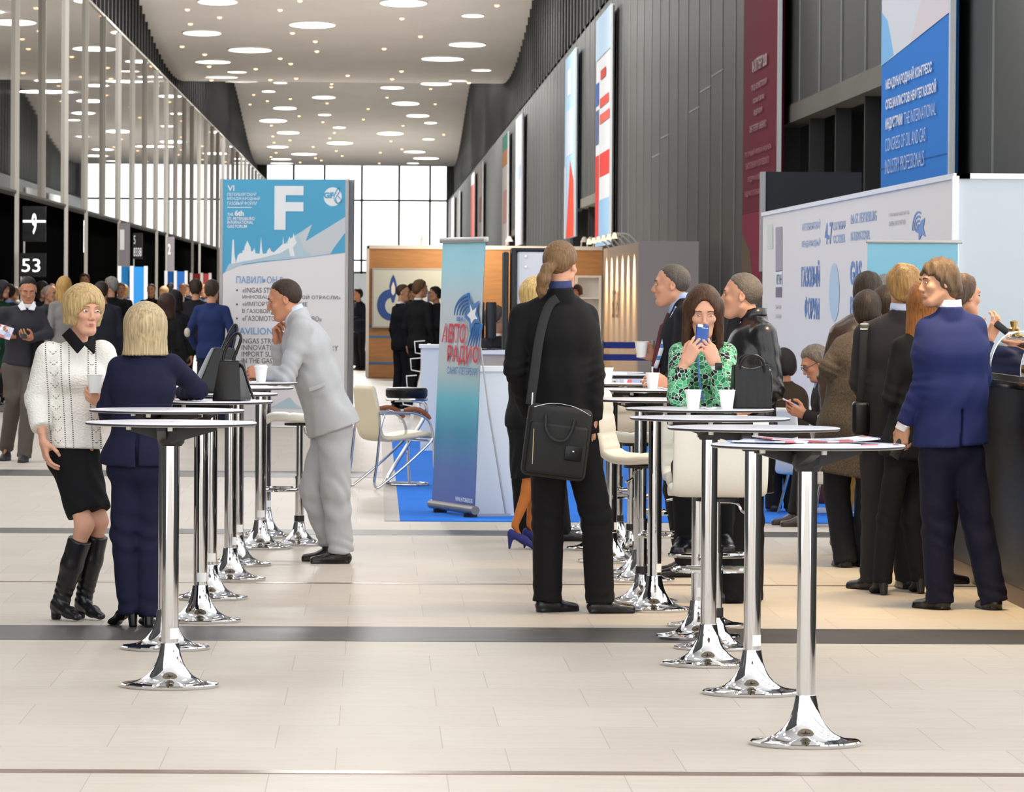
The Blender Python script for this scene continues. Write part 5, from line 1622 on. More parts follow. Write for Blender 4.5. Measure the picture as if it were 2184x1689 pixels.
            f.fold(amp * .5, .07, [e + lat * .5], seed + 9, .5 * (el + wr2), .08); f.fold(amp * .5, .09, [nrm(el - sh) + fwd * .6], seed + 11, q, .08)
        if collar:
            f.cone(J['neck'] - up * .03 - fwd * .01, J['neck'] + up * .028 - fwd * .012, .074 * k, .064 * k, k=.012, flat=True)
        if turtleneck: f.cone(J['neck'] - up * .02, J['neck'] + up * turtleneck, .066 * k, .06 * k, k=.02, flat=True)
        if vneck:
            d, w0 = vneck
            f.cone(J['neck'] + fwd * .1 + up * .02, s.pt(1 - d) + fwd * (d_ + .035), (w0, .07), (.006, .05), X=lat, k=.008, op='s')
        # hole for the neck
        f.cone(J['neck'] - up * .0, J['neck'] + up * .12, .05 * k, .058 * k, k=.0, op='s')
        if split:
            lo = s.pel - np.array([.4, .4, hem + .2]); hi = s.pel + np.array([.4, .4, .1])
            f.cone(s.pel - np.array([0, 0, .0]) + s.pfwd * .16, hemp - [0, 0, .1] + s.pfwd * .16, (.006, .1), (.03, .1), X=s.plat, k=.01, op='s')
        if vent:
            lo = hemp - np.array([.3, .3, .02]); hi = s.pel + np.array([.3, .3, .26])
            sl, x, y, z = f.sub(lo, hi); c = s.pel
            u = (x - c[0]) * s.plat[0] + (y - c[1]) * s.plat[1]; v = (x - c[0]) * s.pfwd[0] + (y - c[1]) * s.pfwd[1]
            f.D[sl] += (np.where((u < .0) & (v < 0), .007, 0.0) * np.clip((hemp[2] + .19 - z) / .16, 0, 1)).astype(np.float32)
            d = np.maximum(np.maximum(np.abs(u + .002 * np.sin(z * 20)) - .0065, v + dh * .78), z - (hemp[2] + .2))
            f.D[sl] = np.maximum(f.D[sl], -d).astype(np.float32)
        V, F = f.mesh()
        return s.add(name, V, F, m)

    def collar(s, m, h=.035, r=.064, name='shirt_collar', parent=None, open_=0.0, drop=0.0):
        """ring of cloth round the neck"""
        J = s.J; k = s.k; n = nrm(s.up * .8 + s.HR[:, 2] * .4); c = J['neck'] + s.up * .012 - drop * s.up
        x = nrm(np.cross(s.fwd, n)) * -1; y = np.cross(n, x)
        N = 30; V = []; F = []
        f = s.fwd
        for i in range(N + 1):
            a = -PI / 2 + open_ + (2 * PI - 2 * open_) * i / N; a += PI
            dirn = math.cos(a) * s.lat + math.sin(a) * (-s.fwd)
            front = max(0, -math.sin(a))
            for rr, zz in ((r * k, -.01 - .03 * front), ((r - .006) * k, h - .028 * front), ((r - .012) * k, h - .03 * front), ((r - .01) * k, -.01 - .03 * front)):
                V.append(c + dirn * rr + n * zz)
        for i in range(N):
            for j in range(4):
                F.append((4 * i + j, 4 * (i + 1) + j, 4 * (i + 1) + (j + 1) % 4, 4 * i + (j + 1) % 4))
        return s.add(name, np.array(V), np.array(F), m, parent, sm=0)

    def shirt_front(s, m, name='shirt', grow=0.0):
        J = s.J; f = Field(np.array([J['shL'], J['shR'], s.pel]).min(0) - .2, np.array([J['shL'], J['shR'], J['neck']]).max(0) + .2, s.res)
        k = s.k; g = s.g
        f.cone(s.pt(.1), s.pt(.72), (.13 * k * g, .1 * g + grow), (.145 * k * g, .106 * g + grow), X=s.lat, k=0)
        f.cone(s.pt(.7), s.J['neck'] - s.up * .03, (.13 * k, .09), .066 * k, X=s.lat, k=.04); f.cone(s.J['neck'] - s.up * .05 + s.fwd * .01, s.J['neck'] + s.up * .012 + s.fwd * .005, .066 * k, .061 * k, k=.02)
        f.cone(J['neck'] - s.up * .0, J['neck'] + s.up * .12, .05 * k, .056 * k, k=0, op='s')
        V, F = f.mesh(); return s.add(name, V, F, m)

    def trousers(s, m, w=1.0, seed=1, amp=.004, name='trousers', hem=.035, flare=0.0):
        J = s.J; k = s.k; g = s.g
        P = np.array([J[q] for q in ('hipL', 'hipR', 'knL', 'knR', 'anL', 'anR')]); f = Field(P.min(0) - .2, P.max(0) + .22, s.res)
        hx = (.15, .108) if s.sex == 'm' else (.15, .108)
        f.cone(s.pel + s.up * .1, s.pel - [0, 0, .03], (hx[0] * .9 * g, hx[1] * .9 * g), (hx[0] * g, hx[1] * g), X=s.plat, k=0)
        for i, sd in enumerate('LR'):
            hp, kn, an = J['hip' + sd], J['kn' + sd], J['an' + sd]
            f.cone(hp - [0, 0, .02], kn, .085 * k * min(w, 1.1) * g, .074 * k * w, k=.03)
            e = nrm(an - kn)
            f.cone(kn, an + e * hem, .074 * k * w, (.064 + flare) * k * w, k=.012, flat=True)
            f.fold(amp * .9, .08, [nrm(kn - hp) + s.pfwd * .7 + s.plat * .4], seed + i, kn, .11)
            f.fold(amp * 1.0, .06, [e + s.pfwd * .5 + s.plat * .3], seed + 4 + i, an, .08)
            f.fold(amp * .7, .09, [s.plat + s.up * .8], seed + 7 + i, hp, .12)
        f.fold(amp * .3, .14, [s.plat * .9 + [0, 0, .2]], seed)
        V, F = f.mesh(); return s.add(name, V, F, m)

    def skirt(s, m, zhem, w=1.0, name='skirt', hem_w=(.15, .11)):
        J = s.J; mid = (J['knL'] + J['knR']) / 2; lo = np.minimum(s.pel, mid) - .3; hi = np.maximum(s.pel, mid) + .3
        f = Field(lo, hi, s.res); t = (s.pel[2] - zhem) / (s.pel[2] - mid[2]); b = s.pel + (mid - s.pel) * t
        f.cone(s.pel + s.up * .16, s.pel - [0, 0, .04], (.104, .085), (.172 * w, .125 * w), X=s.plat, k=0)
        f.cone(s.pel - [0, 0, .04], b, (.172 * w, .125 * w), hem_w, X=s.plat, k=.04, flat=True)
        f.fold(.003, .1, [s.plat + [0, 0, .7]], 4)
        V, F = f.mesh(); return s.add(name, V, F, m)

    def shoe(s, sd, m, kind='oxford', name='shoe', calf=None):
        J = s.J; an = J['an' + sd]; toe = J['toe' + sd]; d = nrm((toe - an) * [1, 1, 0]); x = np.cross(d, [0, 0, 1]); k = s.k
        z0 = min(0.0, toe[2] - .03) if toe[2] > .06 else 0.0
        zb = toe[2] - .03 if toe[2] > .06 else 0.0
        f = Field(np.minimum(an, toe) - [.16, .16, .14 + .12], np.maximum(an, toe) + [.16, .16, .12 + (.45 if kind == 'boot' else 0)], .0065 if s.res < .013 else .011)
        B = np.array([an[0], an[1], zb])
        if kind == 'oxford':
            f.cone(B - d * .035 + [0, 0, .035], B + d * .05 + [0, 0, .035], (.036, .036), (.04, .038), X=x, k=0)
            f.cone(B + d * .05 + [0, 0, .03], B + d * .165 + [0, 0, .024], (.046, .034), (.036, .02), X=x, k=.03)
            f.cone(B + [0, 0, .04], B + d * .01 + [0, 0, .1], .038, .042, k=.03)
            f.cone(B - d * .045 + [0, 0, .008], B + d * .17 + [0, 0, .008], (.038, .016), (.04, .014), X=x, k=.004)
            f.cut(B, (0, 0, -1))
        elif kind in ('heel', 'pump'):
            hh = .085
            f.cone(B - d * .02 + [0, 0, hh + .02], B + d * .06 + [0, 0, .06], (.028, .028), (.03, .026), X=x, k=0)
            f.cone(B + d * .06 + [0, 0, .06], B + d * .125 + [0, 0, .02], (.032, .024), (.034, .018), X=x, k=.02)
            f.cone(B + d * .125 + [0, 0, .018], B + d * .175 + [0, 0, .012], (.034, .016), (.016, .01), X=x, k=.02)
            r1 = .007 if kind == 'pump' else .02
            f.cone(B - d * .035 + [0, 0, .0], B - d * .025 + [0, 0, hh], r1, .02 if kind == 'pump' else .026, k=.015)
            if kind == 'pump': f.ell(B + d * .03 + [0, 0, hh + .075], (.05, .05, .055), k=.01, op='s')
            f.cut(B, (0, 0, -1))
        elif kind == 'boot':
            f.cone(B - d * .02 + [0, 0, .07], B + d * .08 + [0, 0, .045], (.034, .036), (.035, .03), X=x, k=0)
            f.cone(B + d * .08 + [0, 0, .04], B + d * .155 + [0, 0, .022], (.037, .026), (.026, .018), X=x, k=.02)
            f.cone(B - d * .035 + [0, 0, .0], B - d * .03 + [0, 0, .06], (.024, .026), (.03, .03), X=x, k=.01)
            kn = J['kn' + sd]; e = nrm(kn - an); L = np.linalg.norm(kn - an); top = an + e * (L * .82)
            f.cone(an + e * .0, an + e * (L * .5), .042, .056, k=.03); f.cone(an + e * (L * .5), top, .056, .06, k=.02, flat=True)
            f.fold(.004, .03, [e], 3, an + e * .04, .07)
            f.cut(B, (0, 0, -1))
        V, F = f.mesh(); return s.add(name, V, F, m)

    def tube(s, name, pts, r, m, n=8, parent=None, flat=1.0):
        return MB().tube(bez([tuple(p) for p in pts], 6), r, n, flat=flat).build(name, m, parent or s.root)


def pose(base, H=1.78, yaw=180, arms='down', lean=0.0, stance=.1, sex='m', stride=0.0, hipshift=0.0):
    """joints of a standing figure in world coordinates; yaw 0 faces the viewer, 90 faces picture right, 180 faces away"""
    k = H / 1.78; y = math.radians(yaw); F = np.array([math.sin(y), -math.cos(y), 0]); L = np.cross(F, [0, 0, 1]) * -1
    L = np.cross([0, 0, 1], F); B = np.array([base[0], base[1], 0.0]); Z = np.array([0, 0, 1.0])
    sw = .166 if sex == 'm' else .146
    def P(l, f, z): return B + k * (L * l + F * f + Z * z)
    j = {}
    j['neck'] = P(0, -.02 + lean * .5, 1.485); j['head'] = P(0, .025 + lean * .55, 1.662)
    for sd, sg in (('L', 1), ('R', -1)):
        j['sh' + sd] = P(sg * sw, lean * .45, 1.412)
        j['hip' + sd] = P(sg * .09 + hipshift, 0, .92); st = stride * sg
        j['kn' + sd] = P(sg * (.08 + stance * .4) + hipshift * .5, .03 + st * .5, .5); j['an' + sd] = P(sg * (.06 + stance * .6), st - .03, .09); j['toe' + sd] = P(sg * (.08 + stance * .8), st + .14, .03)
        a = arms[sg < 0] if isinstance(arms, (list, tuple)) else arms
        e, w = {'down': ((.235, -.03, 1.13), (.235, .04, .88)), 'fold': ((.23, .05, 1.15), (-.02, .2, 1.17)), 'front': ((.23, .03, 1.14), (.1, .26, 1.12)),
                'pocket': ((.29, -.04, 1.15), (.21, .08, .95)), 'phone': ((.22, .1, 1.14), (.06, .24, 1.3)), 'read': ((.21, .06, 1.15), (.08, .29, 1.2)), 'up': ((.26, .14, 1.24), (.12, .2, 1.5)), 'back': ((.24, -.1, 1.15), (.06, -.17, .98))}[a]
        j['el' + sd] = P(sg * e[0] * (sw / .178), e[1] + lean * .3, e[2]); j['wr' + sd] = P(sg * w[0], w[1] + lean * .3, w[2])
    return j, F, L


def hand_dirs(J, F, arms):
    """plain hands continuing the forearms"""
    out = {}
    for sd, sg in (('L', 1), ('R', -1)):
        d = nrm(J['wr' + sd] - J['el' + sd]); inw = -sg * np.cross([0, 0, 1], F)
        out[sd] = dict(d=d, pn=inw if abs(d[2]) > .6 else np.array([0, 0, -1.0]) * .6 + inw, curl=.4)
    return out
# ------------------------------------------------------------------ the people
K_LEATHER = cloth_mat('#16151a', kind='leather')


def hor(x): return 622 + .007 * (x - 802)


def joints(bpx, H, yaw, arms, over, **kw):
    b = onfloor(*bpx); J, F, L = pose(b, H, yaw, arms, **kw)
    for k, v in over.items(): J[k] = at(v[0], v[1], b[1] + v[2])
    return b, J, F


def AT(b, px, py, dy): return at(px, py, b[1] + dy)


def shoes(p, m, kind='oxford', nm='shoe'):
    for sd in 'LR': p.shoe(sd, m, kind, nm)


HR_ = .009
# woman in white sweater
b, J, F = joints((150, 1322), 1.66, 20, 'down', dict(head=(181, 662, -.01), neck=(166, 737, .03), shR=(107, 760, -.02), shL=(216, 757, .06), elR=(82, 850, .0), wrR=(92, 940, -.14), elL=(243, 858, .04), wrL=(228, 862, -.14),
    hipR=(137, 962, 0), hipL=(178, 962, .05), knR=(180, 1120, -.1), knL=(211, 1112, .0), anR=(128, 1288, -.0), anL=(179, 1276, .08), toeR=(158, 1326, -.1), toeL=(208, 1313, -.02)), sex='f')
p = Person('woman in cream knit sweater, black skirt and tall black boots holding a cup', b, J, 'f', '#dba68c', res=HR_, head_yaw=27, head_pitch=-4, head_roll=2,
           hands={'R': dict(d=(.17, -.05, -1), pn=(1, .4, .1), curl=.3), 'L': dict(d=(-1, -.2, .5), pn=(.2, 1, .2), curl=.5)}, jaw=.85, brow='#9a7a54', eyes=.62)
p.hair('fringe', '#c2a574', .075, 5)
m_knit = mat('cream_knit', '#e6e4da', rough=.9, spec=.2)
t = NT(m_knit); co, xyz = t.obj()
nz = t.n('ShaderNodeTexVoronoi'); mp = t.n('ShaderNodeMapping'); mp.inputs['Scale'].default_value = (95, 60, 120); t.nt.links.new(co, mp.inputs[0]); t.nt.links.new(mp.outputs[0], nz.inputs['Vector']); nz.inputs['Scale'].default_value = 1.0
bp = t.n('ShaderNodeBump'); bp.inputs['Strength'].default_value = .55; bp.inputs['Distance'].default_value = .006; t.nt.links.new(nz.outputs[0], bp.inputs['Height']); t.nt.links.new(bp.outputs[0], t.b.inputs['Normal'])
dots = None
for k, x0 in enumerate((-.118, -.044, -.005, .088, .125)):
    mm = t.math('LESS_THAN', t.math('ABSOLUTE', t.math('SUBTRACT', t.math('ADD', xyz[0], t.math('MULTIPLY', xyz[2], .06)), x0 + .075)), .0032)
    dots = mm if dots is None else t.math('MAXIMUM', dots, mm)
for (x0, sl) in ((-.081, .5), (.106, .5)):     # chevrons between the dotted lines
    dx = t.math('SUBTRACT', t.math('ADD', xyz[0], t.math('MULTIPLY', xyz[2], .06)), x0 + .075)
    ph = t.math('FRACT', t.math('DIVIDE', t.math('SUBTRACT', xyz[2], t.math('ABSOLUTE', dx)), .055))
    mm = t.math('MULTIPLY', t.math('LESS_THAN', ph, .1), t.math('LESS_THAN', t.math('ABSOLUTE', dx), .022)); dots = t.math('MAXIMUM', dots, mm)
dash = t.math('LESS_THAN', t.math('FRACT', t.math('DIVIDE', xyz[2], .0105)), .52)
front = t.math('LESS_THAN', xyz[1], .03)
mk_ = t.math('MULTIPLY', t.math('MULTIPLY', dots, dash), front)
t.nt.links.new(t.mix(mk_, C('#f1efe8'), C('#6a655c')), t.b.inputs['Base Color'])
swt = p.top('sweater', m_knit, hem=-.015, loose=.022, girth=.78, sleeve=1.25, sleeve_end=.72, collar=False, amp=.005, seed=4, bust=True)
m_blk = cloth_mat('#131316')
p.skirt(m_blk, (1322 - 1092) / 430, .76, hem_w=(.11, .11))
p.collar(cloth_mat('#0f0f12'), h=.035, r=.062)
for pts in ([(150, 700, -.06), (133, 716, -.04), (164, 753, -.155), (180, 735, -.15)], [(199, 716, -.09), (181, 735, -.15), (201, 754, -.145), (203, 728, -.1)]):
    q = MB(); q.raw([tuple(AT(b, *c) - p.base) for c in pts], [(0, 1, 2, 3)]); o = q.build('collar_flap', cloth_mat('#0f0f12'), swt, smooth=False); sm = o.modifiers.new('t', 'SOLIDIFY'); sm.thickness = .012; sm.offset = 0
shoes(p, K_LEATHER, 'boot', 'boot')
d_ = nrm([.17, -.05, -1]); pn_ = nrm(np.array([1, .4, .1]) - d_ * (np.array([1, .4, .1]) @ d_)); x_ = np.cross(d_, -pn_)
c = J['wrR'] + .9 * (x_ * .0105 + d_ * .108 + pn_ * .004) - p.base
MB().tube([tuple(c - d_ * .0022), tuple(c + d_ * .0022)], .0096, 14).build('ring', mat('ring_gold', '#d8b76a', rough=.2, metal=1), p.root)
cp_ = at(202, 838, b[1] - .19); cup(cp_, 'white paper cup in the hand of the woman in cream sweater')

# woman in navy suit seen from behind
b, J, F = joints((300, 1337), 1.66, 172, 'down', dict(head=(309, 703, .0), neck=(308, 757, -.02), shL=(254, 785, 0), shR=(366, 779, .0), elL=(228, 868, .03), wrL=(228, 892, .24), elR=(424, 832, .21), wrR=(388, 838, .42),
    hipL=(270, 985, 0), hipR=(320, 985, 0), knL=(263, 1140, .0), knR=(313, 1140, .02), anL=(276, 1296, .0), anR=(317, 1300, -.02), toeL=(252, 1330, .08), toeR=(312, 1318, .16)), sex='f')
p = Person('woman with straight blonde bob in navy trouser suit, seen from behind at the left tables', b, J, 'f', '#d9a78c', res=HR_, head_yaw=188, head_pitch=0, hands={'L': dict(d=(.2, 1, .1), pn=(1, 0, 0), curl=.5), 'R': dict(d=(-.6, .8, .0), pn=(-.2, 0, -1), curl=.3)}, g=1.04)
p.hair('bob', '#bda882', .125, 2)
m_navy = cloth_mat('#181a33')
p.top('jacket', m_navy, hem=.02, amp=.005, seed=8, vent=True, flare=.012, sleeve=1.05)
p.trousers(m_navy, w=.98, amp=.006, seed=3)
p.collar(cloth_mat('#7a4a2a'), h=.03, r=.06)
shoes(p, mat('patent_black', '#0e0e10', rough=.14), 'heel')

# man in light grey suit leaning on a table
b, J, F = joints((700, 1200), 1.78, -90, 'down', dict(head=(606, 639, .0), neck=(630, 671, .0), shL=(644, 702, -.165), shR=(634, 698, .16), elL=(612, 803, -.21), wrL=(565, 796, -.14), elR=(600, 788, .2), wrR=(593, 730, .12),
    hipL=(714, 908, -.075), hipR=(706, 906, .085), knL=(716, 1050, -.08), knR=(668, 1045, .06), anL=(726, 1172, -.08), anR=(706, 1155, .1), toeL=(664, 1196, -.09), toeR=(680, 1185, .12)))
p = Person('man in light grey suit leaning on a table, chin on his hand', b, J, 'm', '#c98d6e', res=HR_, head_yaw=-92, head_pitch=-14, g=1.1,
           hands={'L': dict(d=(-1, .25, .12), pn=(.0, 1, -.5), curl=.62), 'R': dict(d=(-.1, -.15, 1), pn=(.6, -.6, .2), curl=.75)}, nose=1.15)
p.hair('crop', '#3b2c22', seed=6)
m_grey = cloth_mat('#b7b8ba')
jk = p.top('jacket', m_grey, hem=.03, amp=.014, seed=12, girth=1.06, flare=.02, sleeve=1.08, vneck=(.5, .045))
p.shirt_front(cloth_mat('#c6d2e2'))
p.collar(cloth_mat('#cdd8e6'), h=.042, r=.063)
p.trousers(m_grey, w=1.18, amp=.014, seed=5, hem=.02)
shoes(p, cloth_mat('#1c1513', kind='leather'))
q = MB(); q.rbox(-.05, .05, -.006, .006, -.012, .012, r=.004); o = q.build('pocket_flap', m_grey, jk); c = AT(b, 676, 826, -.225) - p.base; o.location = tuple(c); o.rotation_euler = (0, -.35, 0)

# ponytailed man with shoulder bag
b, J, F = joints((1240, 1307), 1.9, 165, 'down', dict(head=(1197, 566, .0), neck=(1195, 624, -.03), shL=(1114, 676, -.0), shR=(1248, 676, .05), elL=(1098, 786, -.04), wrL=(1128, 880, .14), elR=(1266, 796, -.03), wrR=(1266, 896, -.03),
    hipL=(1172, 925, 0), hipR=(1232, 925, .03), knL=(1168, 1112, .04), knR=(1272, 1108, .0), anL=(1168, 1278, .05), toeL=(1200, 1300, .1), anR=(1280, 1283, -.02), toeR=(1350, 1305, .0)))
p = Person('man with long ponytail in black suit, seen from behind with a shoulder bag', b, J, 'm', '#d9a184', res=HR_, head_yaw=152, head_pitch=-3, g=1.05, hands={'R': dict(d=(.0, .2, -1), pn=(-1, 0, 0), curl=.3), 'L': dict(d=(.4, .6, -.5), pn=(1, 0, 0), curl=.5)})
hr = p.hair('pony', '#7d5f40', seed=4, name='hair')
J_ = p.J
q = MB(); q.tube([tuple(p.h((-.004, -.112, -.012))), tuple(p.h((-.012, -.124, -.022)))], .026, 12); q.build('hair_band', m_blackp, hr)
m_suit = cloth_mat('#131214')
p.top('jacket', m_suit, hem=.0, amp=.008, seed=22, girth=1.04, sleeve=1.12, flare=.01)
p.collar(cloth_mat('#39446e'), h=.05, r=.064)
p.trousers(m_suit, w=1.12, amp=.008, seed=9, hem=.01, flare=.004)
shoes(p, K_LEATHER)
# his bag
m_nyl = mat('black_nylon', '#131314', rough=.7, bump=(300, .2))
yb_ = b[1] - .235; c = at(1187, 945, yb_)
r = thing('messenger_bag', 'black nylon messenger bag hanging at the back of the ponytailed man', 'bag', c, 0.05)
k_ = 1 / 415.
r.rotation_euler = (0, math.radians(7), 0.05)
MB().rbox(-.165, .165, -.05, .05, -.18, .19, r=.035, seg=4).build('bag_body', m_nyl, r)
fp = MB().rbox(-.15, .15, -.062, -.03, -.165, .1, r=.02, seg=3).build('front_pocket', m_nyl, r)
MB().rbox(.04, .13, -.07, -.05, -.08, .0, r=.01).build('small_pocket', m_leather_b, fp)
MB().tube(bez([(-.08, -.07, .14), (-.07, -.085, .07), (-.03, -.09, .02), (.03, -.09, .02), (.06, -.085, .07), (.07, -.07, .13)], 6), .009, 8, flat=.5).build('handle', m_leather_b, r)
MB().tube([(-.13, -.064, .06), (-.115, -.064, -.12)], .003, 6).build('zipper', mat('zip_brass', '#c9b98a', rough=.3, metal=1), r)
MB().tube(bez([(-.14, -.045, .17), (-.05, -.05, .2), (.06, -.05, .195), (.15, -.045, .16)], 5), .002, 6).build('zipper', m_chrome2, r)
MB().lathe([(.012, -.003), (.012, .003)], 12, (.085, -.072, -.03)).build('stud', m_chrome2, fp)
MB().tube([(-.15, -.02, .17), (-.155, -.02, .24)], .006, 8).build('strap_hook', m_chrome2, r)
inv = lambda px, py, dy: tuple((np.array(r.matrix_world.inverted() @ Vector(AT(b, px, py, dy)))) if False else np.array((Matrix.Rotation(math.radians(7), 4, 'Y') @ Matrix.Identity(4)).inverted() @ Vector(AT(b, px, py, dy) - c)))
MB().tube(bez([inv(1131, 862, -.22), inv(1140, 800, -.2), inv(1152, 720, -.165), inv(1172, 655, -.12), inv(1198, 634, -.09), inv(1225, 640, .06)], 7), .024, 10, flat=.18).build('strap', m_nyl, r)

# pair behind him: woman in blue heels, man in black
b, J, F = joints((1120, 1171), 1.62, 100, 'fold', dict(head=(1149, 634, .05), anR=(1098, 1120, -.05), toeR=(1130, 1172, -.05), anL=(1130, 1118, .1), toeL=(1160, 1166, .1), knR=(1128, 1040, -.05), knL=(1140, 1040, .1)), sex='f')
p = Person('woman in blue stiletto heels and tan tights, mostly hidden behind the ponytailed man', b, J, 'f', '#c8793c', res=.012, head_yaw=120, hands=None)
p.hair('bob', '#d8b878', .12); p.top('dress_top', m_blk, hem=.05); p.skirt(m_blk, .47, .9, hem_w=(.15, .13))
shoes(p, mat('blue_suede', '#272a78', rough=.7, bump=(200, .1)), 'pump')
b, J, F = joints((1165, 1156), 1.78, 90, 'fold', dict(anL=(1195, 1128, .12), toeL=(1228, 1154, .12), anR=(1122, 1122, .1), toeR=(1150, 1150, .1), knL=(1180, 1020, .1), knR=(1118, 1020, .1), hipL=(1160, 890, .05), hipR=(1150, 890, .25)))
p = Person('person in black trousers and shoes hidden behind the ponytailed man and the blue heels', b, J, 'm', '#c98d6e', res=.014, head_yaw=90, hands=None)
p.hair('short', '#4a3a30'); p.top('jacket', m_suit); p.trousers(m_suit, w=1.15); shoes(p, K_LEATHER)

# man with red tie holding a cup
b, J, F = joints((1452, 1228), 1.81, -92, 'down', dict(head=(1431, 608, .0), neck=(1455, 645, .0), shL=(1464, 676, -.16), shR=(1458, 674, .17), elR=(1424, 772, .2), wrR=(1396, 757, .08), elL=(1446, 795, -.2), wrL=(1424, 816, -.33)))
p = Person('man in dark suit with red dotted tie and lanyard holding a paper cup', b, J, 'm', '#d39c80', res=HR_, head_yaw=-95, head_pitch=0, g=1.05, nose=1.15,
           hands={'R': dict(d=(-1, -.15, .25), pn=(.1, -1, -.1), curl=(.75, .75, .7, .7), thumb=(.6, .2)), 'L': dict(d=(-1, -.1, .05), pn=(0, 1, -.3), curl=.5)})
p.hair('crop', '#57504a', seed=11)
m_dk = cloth_mat('#1b1b20')
p.top('jacket', m_dk, hem=.08, amp=.006, seed=31, vneck=(.62, .06)); m_blush = cloth_mat('#a9bce0')
p.shirt_front(m_blush); p.collar(m_blush, h=.045, r=.064); p.trousers(m_dk); shoes(p, K_LEATHER)
m_tie = mat('tie_maroon', '#5c1620', rough=.6, bump=(90, .2))
def chain(pts): return [AT(b, *c) - p.base for c in pts]
MB().tube(bez([tuple(c) for c in chain([(1427, 668, -.01), (1418, 690, -.01), (1408, 730, -.02), (1398, 780, -.02), (1396, 800, -.02)])], 5), [.012] * 6 + [.024] * 15, 8, flat=.35).build('tie', m_tie, p.root)
m_lan = mat('lanyard', '#dfe6ee', rough=.6)
t = NT(m_lan); co, xyz = t.obj(); fr = t.math('LESS_THAN', t.math('FRACT', t.math('DIVIDE', xyz[2], .07)), .35); t.nt.links.new(t.mix(fr, C('#e4e8ee'), C('#4c86c6')), t.b.inputs['Base Color'])
MB().tube(bez([tuple(c) for c in chain([(1444, 655, -.1), (1424, 700, -.09), (1406, 760, -.07), (1397, 786, -.05)])], 5), .012, 6, flat=.3).build('lanyard', m_lan, p.root)
q = MB(); c0_ = AT(b, 1391, 802, -.06) - p.base; q.rbox(-.004, .004, -.035, .035, -.055, .055, r=.003); q.build('badge', m_whitep, p.root, c0_)
cup(at(1368, 762, b[1] + .02) + np.array([0, 0, 0]), 'white paper cup raised in the hand of the man with red tie')

# woman in green blouse taking a phone picture
b, J, F = joints((1502, 1340), 1.66, 0, 'down', dict(head=(1500, 664, -.16), neck=(1500, 731, -.08), shR=(1450, 755, -.1), shL=(1548, 755, -.1), elR=(1444, 846, -.36), elL=(1541, 846, -.36), wrR=(1462, 772, -.42), wrL=(1527, 774, -.42),
    hipR=(1478, 962, .12), hipL=(1524, 962, .12), knR=(1460, 995, -.28), knL=(1542, 995, -.28), anR=(1462, 1138, -.1), toeR=(1447, 1168, -.24), anL=(1540, 1130, -.08), toeL=(1552, 1166, -.22)), sex='f')
p = Person('woman with long brown hair in green patterned blouse photographing with a phone', b, J, 'f', '#dba58a', res=HR_, head_yaw=0, head_pitch=-16, eyes=.3,
           hands={'R': dict(d=(.5, -.12, .86), pn=(.55, .85, -.1), curl=(.3, .4, .5, .6), thumb=(.2, .2), spread=.2), 'L': dict(d=(-.48, -.1, .88), pn=(-.6, .8, -.1), curl=(.3, .42, .52, .62), thumb=(.2, .2), spread=.2)}, jaw=.88)
p.hair('long', '#4b3020', .30, 9)
m_grn = mat('green_pattern', '#2f8f5a', rough=.6, spec=.3)
t = NT(m_grn); co, xyz = t.obj(); v1 = t.n('ShaderNodeTexVoronoi'); v1.inputs['Scale'].default_value = 46; t.nt.links.new(co, v1.inputs['Vector'])
v2 = t.n('ShaderNodeTexVoronoi', feature='DISTANCE_TO_EDGE'); v2.inputs['Scale'].default_value = 46; t.nt.links.new(co, v2.inputs['Vector'])
cr = t.n('ShaderNodeValToRGB', ); cr.color_ramp.interpolation = 'CONSTANT'; sp_ = t.n('ShaderNodeSeparateColor'); t.nt.links.new(v1.outputs['Color'], sp_.inputs[0]); t.nt.links.new(sp_.outputs[0], cr.inputs[0])
for k, (pos, c) in enumerate([(0, '#16181a'), (.3, '#1f7a4a'), (.55, '#35a268'), (.78, '#5cbf86')]):
    e = cr.color_ramp.elements[k] if k < 2 else cr.color_ramp.elements.new(pos); e.position = pos; e.color = C(c)
ed = t.math('LESS_THAN', v2.outputs['Distance'], .05); t.nt.links.new(t.mix(ed, cr.outputs[0], C('#c3d8c9')), t.b.inputs['Base Color'])
p.top('blouse', m_grn, hem=-.05, amp=.006, seed=41, sleeve=1.05, sleeve_end=.86, collar=False)
p.trousers(m_blk, name='trousers'); shoes(p, K_LEATHER)
w_ = J['wrL'] - p.base; e_ = nrm(J['wrL'] - J['elL']); q = MB()
q.tube([tuple(w_ - e_ * .03), tuple(w_ - e_ * .006)], .0285, 16); wst = q.build('watch_strap', m_whitep, p.root)
q = MB(); q.rbox(-.018, .018, -.006, .006, -.018, .018, r=.005); q.build('watch_face', m_blackp, wst, w_ - e_ * .018 + np.array([.008, -.029, 0]), .2)
MB().tube(bez([tuple(c) for c in [AT(b, 1488, 760, -.27) - p.base, AT(b, 1492, 810, -.28) - p.base, AT(b, 1500, 856, -.28) - p.base]], 5), .005, 6, flat=.3).build('lanyard', mat('lanyard_blue', '#4a78b8', rough=.6), p.root)
pc = at(1497, 718, b[1] - .40)
r = thing('phone', 'blue cased phone held up by the woman in green blouse', 'phone', pc, .0); r.rotation_euler = (math.radians(-18), math.radians(6), 0)
m_case_b = mat('phone_case', '#1d4f9a', rough=.35)
MB().rbox(-.031, .031, -.006, .006, -.062, .062, r=.008, seg=3).build('case', m_case_b, r)
MB().rbox(-.026, .0, -.0085, -.005, .045, .06, r=.003).build('camera', m_whitep, r)
text('Gazprom', m_txtw, (-.004, -.0062, .038), (1, 0, 0), (0, 0, 1), .03, .009, r, weight=.02)
MB().box(-.031, .031, .0062, .0068, -.06, .06).build('screen', m_blackp, r, smooth=False)

